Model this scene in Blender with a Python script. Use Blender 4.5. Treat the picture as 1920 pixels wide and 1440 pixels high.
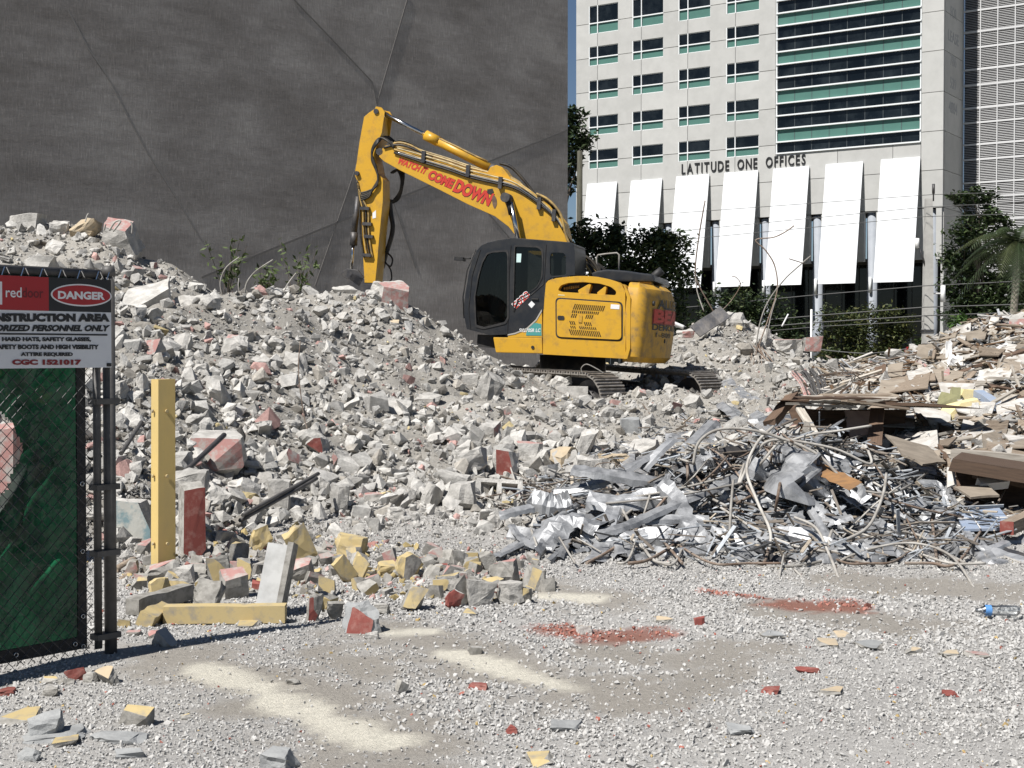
import bpy, bmesh, math, random
import numpy as np
from mathutils import Vector, Matrix, Quaternion, noise as mnoise

for _o in list(bpy.data.objects):
    bpy.data.objects.remove(_o)
scene = bpy.context.scene
C = scene.collection
R = math.radians
random.seed(7)
rs = np.random.RandomState(11)

# ------------------------------------------------------------------ camera
FPX = 2600.0
CAM_H = 1.5
PITCH = math.atan(60 / FPX)
cam_data = bpy.data.cameras.new('camera')
cam = bpy.data.objects.new('camera', cam_data)
C.objects.link(cam)
cam.location = (0, 0, CAM_H)
cam.rotation_euler = (math.pi / 2 - PITCH, 0, 0)
cam_data.sensor_fit = 'HORIZONTAL'
cam_data.sensor_width = 36
cam_data.lens = 36 * FPX / 1920
cam_data.clip_start = 0.1
cam_data.clip_end = 3000
scene.camera = cam

# ------------------------------------------------------------------ sky, sun, exposure
SUN_EL = R(54)
SHADOW_AZ = R(45.5)                       # shadows run away and to the right
world = bpy.data.worlds.new('World')
scene.world = world
world.use_nodes = True
wn = world.node_tree.nodes
sky = wn.new('ShaderNodeTexSky')
sky.sky_type = 'NISHITA'
sky.sun_disc = False
sky.sun_elevation = SUN_EL
sky.sun_rotation = SHADOW_AZ + math.pi
sky.air_density = 0.8
sky.dust_density = 0.2
sky.ozone_density = 2.0
world.node_tree.links.new(sky.outputs[0], wn['Background'].inputs[0])
wn['Background'].inputs[1].default_value = 0.042
sun_data = bpy.data.lights.new('sun', 'SUN')
sun_data.energy = 4.8
sun_data.angle = R(0.5)
sun_data.color = (1.0, 0.97, 0.93)
sun = bpy.data.objects.new('sun', sun_data)
C.objects.link(sun)
sdir = Vector((math.sin(SHADOW_AZ) * math.cos(SUN_EL), math.cos(SHADOW_AZ) * math.cos(SUN_EL), -math.sin(SUN_EL)))
sun.rotation_euler = sdir.to_track_quat('-Z', 'Y').to_euler()
sun.location = (-20, -20, 40)
scene.view_settings.view_transform = 'Standard'
scene.view_settings.look = 'None'
scene.view_settings.exposure = 0.55
scene.view_settings.gamma = 1.0
scene.view_settings.use_curve_mapping = False
scene.cycles.max_bounces = 6
scene.cycles.transparent_max_bounces = 12
scene.cycles.caustics_reflective = False
scene.cycles.caustics_refractive = False

# ------------------------------------------------------------------ helpers: rays, tags, meshes
_ct, _st = math.cos(PITCH), math.sin(PITCH)


def ray(px, py):
    vx, vy = (px - 960) / FPX, (720 - py) / FPX
    return Vector((vx, _ct + vy * _st, -_st + vy * _ct))


def W(px, py, d):
    r = ray(px, py)
    return Vector((0, 0, CAM_H)) + r * (d / r.y)


def g0(px, py):
    r = ray(px, py)
    return Vector((0, 0, CAM_H)) + r * (CAM_H / -r.z)


def tag(o, label=None, cat=None, group=None, kind=None):
    if label: o['label'] = label
    if cat: o['category'] = cat
    if group: o['group'] = group
    if kind: o['kind'] = kind
    return o


def empty(name, label, cat, loc=(0, 0, 0), rz=0, group=None):
    o = bpy.data.objects.new(name, None)
    C.objects.link(o)
    o.location = loc
    o.rotation_euler = (0, 0, rz)
    o.empty_display_size = 0.2
    return tag(o, label, cat, group)


def link(name, me, mats=(), parent=None, kind=None):
    o = bpy.data.objects.new(name, me)
    C.objects.link(o)
    if not isinstance(mats, (list, tuple)):
        mats = [mats]
    if len(me.materials) == 0:
        for m in mats:
            me.materials.append(m)
    if parent is not None:
        o.parent = parent
    if kind:
        o['kind'] = kind
    return o


class MB:
    """collects simple shapes into one mesh"""

    def __init__(s):
        s.v, s.f, s.m, s.sm = [], [], [], []

    def add(s, vs, fs, mi=0, smooth=False):
        n = len(s.v)
        s.v += [tuple(v) for v in vs]
        for f in fs:
            s.f.append(tuple(i + n for i in f))
            s.m.append(mi)
            s.sm.append(smooth)
        return s

    def box(s, x0, x1, y0, y1, z0, z1, mi=0):
        v = [(x0, y0, z0), (x1, y0, z0), (x1, y1, z0), (x0, y1, z0), (x0, y0, z1), (x1, y0, z1), (x1, y1, z1), (x0, y1, z1)]
        return s.add(v, [(0, 3, 2, 1), (4, 5, 6, 7), (0, 1, 5, 4), (1, 2, 6, 5), (2, 3, 7, 6), (3, 0, 4, 7)], mi)

    def tube(s, pts, rad, n=6, mi=0, caps=True):
        pts = [Vector(p) for p in pts]
        k = len(pts)
        rads = rad if isinstance(rad, (list, tuple)) else [rad] * k
        t = (pts[1] - pts[0]).normalized()
        a = Vector((0, 0, 1)) if abs(t.z) < 0.9 else Vector((1, 0, 0))
        nrm = t.cross(a).normalized()
        vs = []
        for i, p in enumerate(pts):
            t = (pts[min(i + 1, k - 1)] - pts[max(i - 1, 0)])
            t = t.normalized() if t.length > 1e-9 else Vector((0, 0, 1))
            nrm = (nrm - t * nrm.dot(t))
            nrm = nrm.normalized() if nrm.length > 1e-6 else t.orthogonal().normalized()
            b = t.cross(nrm)
            for j in range(n):
                q = 2 * math.pi * j / n
                vs.append(p + (nrm * math.cos(q) + b * math.sin(q)) * rads[i])
        fs = []
        for i in range(k - 1):
            for j in range(n):
                fs.append((i * n + j, i * n + (j + 1) % n, (i + 1) * n + (j + 1) % n, (i + 1) * n + j))
        s.add(vs, fs, mi, n >= 5)
        if caps:
            c = len(s.v) - len(vs)
            s.f.append(tuple(c + j for j in reversed(range(n)))); s.m.append(mi); s.sm.append(False)
            s.f.append(tuple(c + (k - 1) * n + j for j in range(n))); s.m.append(mi); s.sm.append(False)
        return s

    def build(s, name, mats, parent=None, kind=None):
        me = bpy.data.meshes.new(name)
        me.from_pydata(s.v, [], s.f)
        me.polygons.foreach_set('material_index', s.m)
        me.polygons.foreach_set('use_smooth', s.sm)
        me.update()
        return link(name, me, mats, parent, kind)


def np_mesh(name, V, T, col=None):
    """numpy triangles -> mesh; col is per-vertex rgb"""
    me = bpy.data.meshes.new(name)
    n, m = len(V), len(T)
    k = T.shape[1]
    me.vertices.add(n)
    me.vertices.foreach_set('co', np.ascontiguousarray(V, np.float32).ravel())
    me.loops.add(m * k)
    me.loops.foreach_set('vertex_index', np.ascontiguousarray(T, np.int32).ravel())
    me.polygons.add(m)
    me.polygons.foreach_set('loop_start', np.arange(0, m * k, k, dtype=np.int32))
    me.update(calc_edges=True)
    me.shade_flat()
    if col is not None:
        a = me.attributes.new('Col', 'FLOAT_COLOR', 'POINT')
        c4 = np.ones((n, 4), np.float32)
        c4[:, :3] = col
        a.data.foreach_set('color', c4.ravel())
    return me


def rand_rot(n, tilt=None):
    """random rotation matrices (n,3,3); tilt limits the lean from upright"""
    if tilt is None:
        q = rs.normal(size=(n, 4))
    else:
        yaw = rs.uniform(0, 2 * np.pi, n)
        ax = rs.uniform(0, 2 * np.pi, n)
        an = rs.normal(0, tilt, n)
        cz, sz = np.cos(yaw / 2), np.sin(yaw / 2)
        cx, sx = np.cos(an / 2), np.sin(an / 2)
        x2, y2 = sx * np.cos(ax), sx * np.sin(ax)
        q = np.stack([cx * cz, x2 * cz + y2 * sz, y2 * cz - x2 * sz, cx * sz], 1)
    q /= np.linalg.norm(q, axis=1)[:, None]
    w, x, y, z = q.T
    return np.stack([
        np.stack([1 - 2 * (y * y + z * z), 2 * (x * y - w * z), 2 * (x * z + w * y)], 1),
        np.stack([2 * (x * y + w * z), 1 - 2 * (x * x + z * z), 2 * (y * z - w * x)], 1),
        np.stack([2 * (x * z - w * y), 2 * (y * z + w * x), 1 - 2 * (x * x + y * y)], 1)], 1)


def scatter(name, protos, pos, scl, rot, col, mat, kind='stuff', parent=None):
    N = len(pos)
    pick = rs.randint(0, len(protos), N)
    Vs, Ts, Cs, off = [], [], [], 0
    for p, (pv, pt) in enumerate(protos):
        idx = np.where(pick == p)[0]
        if len(idx) == 0: continue
        v = pv[None] * scl[idx][:, None, :]
        v = np.einsum('nij,nkj->nki', rot[idx], v) + pos[idx][:, None, :]
        k = len(pv)
        Vs.append(v.reshape(-1, 3))
        Ts.append((pt[None] + (np.arange(len(idx)) * k)[:, None, None] + off).reshape(-1, pt.shape[1]))
        Cs.append(np.repeat(col[idx], k, axis=0))
        off += len(idx) * k
    me = np_mesh(name, np.concatenate(Vs), np.concatenate(Ts), np.concatenate(Cs))
    return link(name, me, mat, parent, kind)


class Plane:
    """local frame of a root object; maps photo pixels onto vertical planes of it"""

    def __init__(s, M):
        s.M = M
        s.I = M.inverted()
        s.o = s.I @ Vector((0, 0, CAM_H))
        s.R = s.I.to_3x3()

    def at(s, px, py, lat=0.0):
        d = s.R @ ray(px, py)
        t = (lat - s.o.y) / d.y
        return s.o + d * t

    def xz(s, px, py, lat=0.0):
        p = s.at(px, py, lat)
        return (p.x, p.z)


def prism(prof, y0, y1, bev=0.0, seg=2, holes=()):
    """profile in (x,z), extruded from y0 to y1, optional bevel; returns bmesh"""
    bm = bmesh.new()
    loops = [prof] + list(holes)
    edges = []
    for lp in loops:
        vs = [bm.verts.new((x, y0, z)) for x, z in lp]
        for i in range(len(vs)):
            edges.append(bm.edges.new((vs[i], vs[(i + 1) % len(vs)])))
    if len(loops) == 1:
        bm.faces.new(bm.verts[:])
    else:
        bmesh.ops.triangle_fill(bm, use_beauty=True, use_dissolve=True, edges=edges)
    ex = bmesh.ops.extrude_face_region(bm, geom=bm.faces[:])
    for g in ex['geom']:
        if isinstance(g, bmesh.types.BMVert):
            g.co.y = y1
    bmesh.ops.recalc_face_normals(bm, faces=bm.faces[:])
    if bev > 0:
        es = [e for e in bm.edges if len(e.link_faces) == 2 and e.calc_face_angle(0) > 0.35]
        bmesh.ops.bevel(bm, geom=es, offset=bev, segments=seg, affect='EDGES', profile=0.6, clamp_overlap=True)
    return bm


def bm_obj(name, bm, mats, parent=None, smooth=False, kind=None):
    me = bpy.data.meshes.new(name)
    bm.to_mesh(me)
    bm.free()
    if smooth:
        me.shade_smooth()
        me.set_sharp_from_angle(angle=R(32))
    else:
        me.shade_flat()
    o = link(name, me, mats, parent, kind)
    if smooth:
        wm = o.modifiers.new('weighted', 'WEIGHTED_NORMAL')
        wm.keep_sharp = True
        wm.weight = 100
    return o


_tc = {}


def text_verts(txt, bold=0.0, shear=0.0, extr=0.0, spacing=1.0):
    key = (txt, bold, shear, extr, spacing)
    if key not in _tc:
        cu = bpy.data.curves.new('lettering', 'FONT')
        cu.body = txt
        cu.offset = bold
        cu.shear = shear
        cu.extrude = extr
        cu.space_character = spacing
        cu.resolution_u = 3
        o = bpy.data.objects.new('lettering', cu)
        C.objects.link(o)
        dg = bpy.context.evaluated_depsgraph_get()
        me = bpy.data.meshes.new_from_object(o.evaluated_get(dg))
        v = np.array([tuple(a.co) for a in me.vertices])
        f = [tuple(p.vertices) for p in me.polygons]
        bpy.data.objects.remove(o)
        bpy.data.meshes.remove(me)
        bpy.data.curves.remove(cu)
        v[:, 0] -= v[:, 0].min()
        v[:, 1] -= v[:, 1].min()
        _tc[key] = (v, f, v[:, 0].max(), v[:, 1].max())
    return _tc[key]


def put_text(name, txt, O, U, V, N, mat, parent, bold=0.0, shear=0.0, extr=0.0, spacing=1.0, warp=None, mb=None):
    """lettering spanning U (full width vector) and V (full height vector) from O, thickness along N"""
    v, f, w, h = text_verts(txt, bold, shear, extr, spacing)
    O, U, V, N = Vector(O), Vector(U), Vector(V), Vector(N)
    vs = []
    for a in v:
        x, y = a[0] / w, a[1] / h
        if warp:
            vs.append(warp(x, y, a[2]))
        else:
            vs.append(O + U * x + V * y + N * a[2])
    m = mb or MB()
    m.add(vs, f)
    if mb is None:
        return m.build(name, mat, parent)


# ------------------------------------------------------------------ materials
def nodes(name):
    m = bpy.data.materials.new(name)
    m.use_nodes = True
    nt = m.node_tree
    return m, nt, nt.nodes['Principled BSDF']


def _n(nt, typ, **kw):
    n = nt.nodes.new(typ)
    for k, v in kw.items():
        setattr(n, k, v)
    return n


def ramp(nt, fac, stops):
    r = _n(nt, 'ShaderNodeValToRGB')
    el = r.color_ramp.elements
    while len(el) > len(stops): el.remove(el[-1])
    while len(el) < len(stops): el.new(0.5)
    for e, (p, c) in zip(el, stops):
        e.position = p
        e.color = (*c, 1) if len(c) == 3 else c
    nt.links.new(fac, r.inputs[0])
    return r.outputs[0]


def tex_noise(nt, scale, detail=4, rough=0.6, coord='pos', stretch=None):
    if coord == 'pos':
        src = _n(nt, 'ShaderNodeNewGeometry').outputs['Position']
    else:
        src = _n(nt, 'ShaderNodeTexCoord').outputs['Object']
    if stretch:
        mp = _n(nt, 'ShaderNodeMapping')
        mp.inputs['Scale'].default_value = stretch
        nt.links.new(src, mp.inputs[0])
        src = mp.outputs[0]
    t = _n(nt, 'ShaderNodeTexNoise')
    t.inputs['Scale'].default_value = scale
    t.inputs['Detail'].default_value = detail
    t.inputs['Roughness'].default_value = rough
    nt.links.new(src, t.inputs['Vector'])
    return t.outputs['Fac']


def mixc(nt, fac, a, b, mode='MIX'):
    x = _n(nt, 'ShaderNodeMix', data_type='RGBA', blend_type=mode)
    for i, v in ((0, fac), (6, a), (7, b)):
        if hasattr(v, 'is_output'):
            nt.links.new(v, x.inputs[i])
        else:
            x.inputs[i].default_value = v if i == 0 else ((*v, 1) if len(v) == 3 else v)
    return x.outputs[2]


def bump(nt, bsdf, h, strength, dist):
    b = _n(nt, 'ShaderNodeBump')
    b.inputs['Strength'].default_value = strength
    b.inputs['Distance'].default_value = dist
    nt.links.new(h, b.inputs['Height'])
    nt.links.new(b.outputs[0], bsdf.inputs['Normal'])


def mat_plain(name, col, rough=0.6, metal=0.0, spec=0.5):
    m, nt, b = nodes(name)
    b.inputs['Base Color'].default_value = (*col, 1)
    b.inputs['Roughness'].default_value = rough
    b.inputs['Metallic'].default_value = metal
    b.inputs['Specular IOR Level'].default_value = spec
    return m


def mat_worn(name, col, col2, scale=6, amount=0.5, rough=0.7, metal=0.0, bs=0.3, bd=0.01, coord='obj', rnd=0.0, stretch=None, lo=0.42, hi=0.62, spec=0.4):
    """two-tone noise-worn surface, optional random tone per object"""
    m, nt, b = nodes(name)
    f = tex_noise(nt, scale, 6, 0.65, coord, stretch)
    fac = ramp(nt, f, [(lo, (0, 0, 0)), (hi, (amount,) * 3)])
    c = mixc(nt, fac, col, col2)
    if rnd > 0:
        oi = _n(nt, 'ShaderNodeObjectInfo').outputs['Random']
        tone = ramp(nt, oi, [(0, (1 - rnd,) * 3), (1, (1 + rnd * 0.6,) * 3)])
        c = mixc(nt, 1.0, c, tone, 'MULTIPLY')
    nt.links.new(c, b.inputs['Base Color'])
    b.inputs['Roughness'].default_value = rough
    b.inputs['Metallic'].default_value = metal
    b.inputs['Specular IOR Level'].default_value = spec
    if bs:
        bump(nt, b, tex_noise(nt, scale * 5, 5, 0.7, coord, stretch), bs, bd)
    return m


def mat_attr(name, scale=25, var=0.35, rough=0.95, bs=0.5, bd=0.02, spec=0.2):
    """vertex tone 'Col' times fine noise"""
    m, nt, b = nodes(name)
    a = _n(nt, 'ShaderNodeAttribute', attribute_name='Col').outputs['Color']
    f = tex_noise(nt, scale, 5, 0.7)
    t = ramp(nt, f, [(0.3, (1 - var,) * 3), (0.7, (1 + var * 0.6,) * 3)])
    nt.links.new(mixc(nt, 1.0, a, t, 'MULTIPLY'), b.inputs['Base Color'])
    b.inputs['Roughness'].default_value = rough
    b.inputs['Specular IOR Level'].default_value = spec
    if bs:
        bump(nt, b, tex_noise(nt, scale * 3, 6, 0.75), bs, bd)
    return m


M = {}
M['rock'] = mat_attr('rubble_stone', 18, 0.35, bs=0.6, bd=0.02)
M['gravel'] = mat_attr('gravel_stone', 120, 0.22, bs=0.3, bd=0.003)
M['concrete'] = mat_worn('broken_concrete', (0.50, 0.482, 0.448), (0.31, 0.298, 0.275), 7, 0.8, 0.95, bs=0.7, bd=0.02, coord='pos', rnd=0.22, spec=0.15)
M['pinkpaint'] = mat_worn('faded_pink_paint', (0.38, 0.205, 0.185), (0.38, 0.35, 0.32), 12, 1.0, 0.9, bs=0.3, bd=0.01, coord='pos', rnd=0.15, lo=0.45, hi=0.6)
M['redpaint'] = mat_worn('dark_red_paint', (0.22, 0.06, 0.048), (0.33, 0.19, 0.16), 12, 0.7, 0.85, bs=0.3, bd=0.005, coord='pos', rnd=0.2, lo=0.5, hi=0.7)
M['yellowpaint'] = mat_worn('mustard_paint', (0.47, 0.37, 0.185), (0.29, 0.26, 0.21), 12, 1.0, 0.8, bs=0.25, bd=0.004, coord='pos', rnd=0.15, lo=0.5, hi=0.68)
M['bluepaint'] = mat_worn('flaking_blue_paint', (0.20, 0.29, 0.31), (0.46, 0.46, 0.42), 5, 1.0, 0.85, bs=0.4, bd=0.01, coord='pos', lo=0.44, hi=0.54)
M['greyblock'] = mat_worn('grey_block', (0.36, 0.345, 0.315), (0.20, 0.19, 0.17), 14, 0.9, 0.95, bs=0.6, bd=0.006, coord='pos', rnd=0.2, spec=0.15)
M['slate'] = mat_worn('blue_grey_slab', (0.33, 0.335, 0.33), (0.22, 0.225, 0.225), 10, 0.7, 0.9, bs=0.6, bd=0.008, coord='pos', rnd=0.15)
M['tan'] = mat_worn('tan_stucco', (0.50, 0.40, 0.27), (0.40, 0.35, 0.27), 12, 0.7, 0.9, bs=0.4, bd=0.005, coord='pos', rnd=0.15)

M['galv'] = mat_worn('galvanised_steel', (0.385, 0.39, 0.395), (0.17, 0.174, 0.18), 6, 0.95, 0.45, metal=0.35, bs=0.25, bd=0.01, coord='obj', rnd=0.25, spec=0.5)
M['cable'] = mat_worn('grey_cable', (0.40, 0.38, 0.345), (0.22, 0.20, 0.175), 6, 0.8, 0.7, bs=0, rnd=0.3)
M['rust'] = mat_worn('rusty_rebar', (0.16, 0.11, 0.08), (0.28, 0.24, 0.20), 9, 0.8, 0.85, bs=0, rnd=0.3)
M['darkmetal'] = mat_worn('dark_metal', (0.05, 0.05, 0.055), (0.12, 0.11, 0.10), 5, 0.7, 0.5, metal=0.4, bs=0.2)
M['wood'] = mat_worn('weathered_wood', (0.29, 0.235, 0.18), (0.16, 0.125, 0.095), 3, 0.9, 0.85, bs=0.4, bd=0.006, rnd=0.4, stretch=(1, 14, 14), spec=0.2)
M['greywood'] = mat_worn('grey_lath', (0.47, 0.43, 0.37), (0.28, 0.25, 0.21), 3, 0.9, 0.9, bs=0.4, bd=0.006, rnd=0.35, stretch=(1, 14, 14), spec=0.2)
M['darkwood'] = mat_worn('brown_timber', (0.14, 0.09, 0.06), (0.08, 0.052, 0.036), 3, 0.8, 0.8, bs=0.4, bd=0.006, rnd=0.3, stretch=(1, 14, 14))
M['ply'] = mat_worn('plywood_sheet', (0.33, 0.28, 0.22), (0.22, 0.185, 0.145), 5, 0.8, 0.85, bs=0.2, bd=0.004, rnd=0.25)
M['drywall'] = mat_worn('broken_plasterboard', (0.52, 0.50, 0.465), (0.36, 0.335, 0.295), 6, 0.95, 0.9, bs=0.2, bd=0.004, rnd=0.15)
M['orangewood'] = mat_worn('orange_varnished_board', (0.27, 0.145, 0.06), (0.15, 0.09, 0.05), 4, 0.8, 0.6, bs=0.2, bd=0.004, stretch=(1, 8, 8))
M['foam'] = mat_worn('yellow_foam', (0.68, 0.58, 0.30), (0.58, 0.50, 0.32), 6, 0.7, 0.9, bs=0.4, bd=0.008)
M['olive'] = mat_worn('olive_foam', (0.36, 0.35, 0.19), (0.27, 0.26, 0.15), 6, 0.7, 0.9, bs=0.3, bd=0.006)
M['white'] = mat_worn('white_plastic', (0.78, 0.78, 0.77), (0.62, 0.60, 0.56), 4, 0.5, 0.6, bs=0.1, bd=0.004)
M['ptile'] = mat_worn('blue_grey_tile', (0.26, 0.32, 0.42), (0.34, 0.37, 0.42), 8, 0.6, 0.5, bs=0.1, bd=0.003)
M['grout'] = mat_plain('pale_grout', (0.6, 0.58, 0.55), 0.9)

M['yellow'] = mat_worn('yellow_machine_paint', (0.57, 0.318, 0.028), (0.33, 0.20, 0.06), 6, 0.8, 0.38, bs=0.06, bd=0.004, lo=0.5, hi=0.75)
M['yellowdirty'] = mat_worn('dusty_yellow_paint', (0.52, 0.29, 0.032), (0.22, 0.15, 0.07), 6, 0.9, 0.55, bs=0.1, bd=0.004, lo=0.46, hi=0.68)
M['cabgrey'] = mat_worn('dark_grey_cab_paint', (0.017, 0.019, 0.023), (0.045, 0.043, 0.04), 5, 0.5, 0.36, bs=0.03, bd=0.003)
M['black'] = mat_worn('black_rubber', (0.018, 0.018, 0.019), (0.05, 0.045, 0.04), 8, 0.6, 0.6, bs=0.1, bd=0.003)
M['hose'] = mat_worn('dusty_black_hose', (0.014, 0.013, 0.012), (0.07, 0.058, 0.042), 6, 0.6, 0.55, bs=0)
M['steelpipe'] = mat_worn('tan_hydraulic_pipe', (0.42, 0.28, 0.09), (0.16, 0.12, 0.07), 8, 0.8, 0.5, bs=0)
M['chrome'] = mat_plain('chrome_rod', (0.55, 0.55, 0.55), 0.18, 1.0)
M['track'] = mat_worn('worn_track_steel', (0.27, 0.25, 0.225), (0.12, 0.105, 0.09), 7, 0.8, 0.55, metal=0.3, bs=0.3, bd=0.006)
M['redtxt'] = mat_plain('red_lettering', (0.50, 0.035, 0.02), 0.5)
M['redfade'] = mat_worn('faded_red_lettering', (0.40, 0.05, 0.035), (0.45, 0.2, 0.05), 6, 0.6, 0.6, bs=0)
M['blacktxt'] = mat_plain('black_lettering', (0.012, 0.012, 0.013), 0.5)
M['whitetxt'] = mat_plain('white_lettering', (0.72, 0.72, 0.72), 0.5)
M['teal'] = mat_plain('teal_decal', (0.06, 0.27, 0.25), 0.5)
M['greytxt'] = mat_plain('grey_lettering', (0.30, 0.31, 0.32), 0.6)


def mat_glass(name, tint, opac, rough=0.03):
    m, nt, b = nodes(name)
    nt.nodes.remove(b)
    tr = _n(nt, 'ShaderNodeBsdfTransparent')
    tr.inputs[0].default_value = (*tint, 1)
    gl = _n(nt, 'ShaderNodeBsdfGlossy')
    gl.inputs['Roughness'].default_value = rough
    fr = _n(nt, 'ShaderNodeFresnel')
    fr.inputs[0].default_value = 1.5
    ad = _n(nt, 'ShaderNodeMath', operation='ADD')
    ad.inputs[1].default_value = opac
    nt.links.new(fr.outputs[0], ad.inputs[0])
    mx = _n(nt, 'ShaderNodeMixShader')
    nt.links.new(ad.outputs[0], mx.inputs[0])
    nt.links.new(tr.outputs[0], mx.inputs[1])
    nt.links.new(gl.outputs[0], mx.inputs[2])
    nt.links.new(mx.outputs[0], nt.nodes['Material Output'].inputs[0])
    return m


M['cabglass'] = mat_glass('tinted_cab_glass', (0.30, 0.33, 0.32), 0.0)
M['clear'] = mat_glass('clear_plastic', (0.93, 0.95, 0.96), 0.12, 0.3)

M['precast'] = mat_worn('precast_panel', (0.475, 0.472, 0.452), (0.42, 0.418, 0.40), 0.6, 0.7, 0.9, bs=0.05, bd=0.01, coord='pos', rnd=0.06, spec=0.15)
M['joint'] = mat_plain('panel_joint', (0.12, 0.12, 0.115), 0.9)
M['whitepanel'] = mat_worn('white_awning_panel', (0.80, 0.81, 0.82), (0.74, 0.76, 0.78), 0.8, 0.7, 0.7, bs=0, coord='pos', spec=0.2)
M['winframe'] = mat_plain('white_window_frame', (0.74, 0.76, 0.76), 0.5)
M['winreveal'] = mat_plain('dark_window_trim', (0.05, 0.06, 0.065), 0.5)
M['column'] = mat_worn('grey_column_paint', (0.29, 0.31, 0.34), (0.25, 0.27, 0.30), 1.5, 0.7, 0.6, bs=0, coord='pos')
M['darkglass'] = mat_worn('dark_window_glass', (0.004, 0.006, 0.008), (0.018, 0.023, 0.026), 0.5, 0.8, 0.06, bs=0, coord='pos', spec=0.35, rnd=0.3)  # lighter noise tone puts varied reflections into the glass colour
M['greenglass'] = mat_worn('green_spandrel_glass', (0.085, 0.185, 0.155), (0.075, 0.165, 0.14), 0.5, 0.7, 0.25, bs=0, coord='pos', spec=0.3)
M['recess'] = mat_plain('shaded_recess', (0.06, 0.062, 0.065), 0.8)  # shade of the recesses put into a near-black colour
M['louvre'] = mat_plain('white_louvre', (0.56, 0.56, 0.56), 0.6)
M['louvreback'] = mat_plain('dark_louvre_core', (0.03, 0.03, 0.032), 0.9)
M['asphalt'] = mat_worn('asphalt', (0.06, 0.06, 0.06), (0.045, 0.045, 0.045), 2, 0.6, 0.9, coord='pos', bs=0.2)
M['pavement'] = mat_worn('concrete_pavement', (0.38, 0.37, 0.35), (0.31, 0.30, 0.28), 1.5, 0.6, 0.9, coord='pos', bs=0.1)
M['polewood'] = mat_worn('weathered_pole', (0.085, 0.082, 0.06), (0.05, 0.047, 0.036), 2.5, 0.9, 0.9, coord='obj', bs=0.4, stretch=(9, 9, 1))
M['polecon'] = mat_worn('concrete_pole', (0.44, 0.43, 0.40), (0.34, 0.33, 0.31), 3, 0.7, 0.9, coord='obj', bs=0.2)
M['wire'] = mat_plain('wire', (0.09, 0.09, 0.088), 0.6)
M['bark'] = mat_worn('bark', (0.14, 0.115, 0.09), (0.07, 0.06, 0.05), 6, 0.8, 0.95, bs=0.5, stretch=(3, 3, 0.6))
M['fencepost'] = mat_worn('galvanised_pipe', (0.10, 0.095, 0.09), (0.055, 0.052, 0.05), 10, 0.7, 0.55, metal=0.1, bs=0.1)


def mat_leaf(name):
    m, nt, b = nodes(name)
    a = _n(nt, 'ShaderNodeAttribute', attribute_name='Col').outputs['Color']
    nt.links.new(a, b.inputs['Base Color'])
    b.inputs['Roughness'].default_value = 0.55
    b.inputs['Specular IOR Level'].default_value = 0.35
    tl = _n(nt, 'ShaderNodeBsdfTranslucent')
    nt.links.new(a, tl.inputs[0])
    mx = _n(nt, 'ShaderNodeMixShader')
    mx.inputs[0].default_value = 0.18
    nt.links.new(b.outputs[0], mx.inputs[1])
    nt.links.new(tl.outputs[0], mx.inputs[2])
    nt.links.new(mx.outputs[0], nt.nodes['Material Output'].inputs[0])
    return m


M['leaf'] = mat_leaf('leaf')

# ------------------------------------------------------------------ terrain height: rubble heaps over a flat lot
ctrl = []


def cp(px, py, d):
    p = W(px, py, d)
    ctrl.append((p.x, p.y, p.z))


def cz(px, py):
    p = g0(px, py)
    ctrl.append((p.x, p.y, 0.0))


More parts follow.
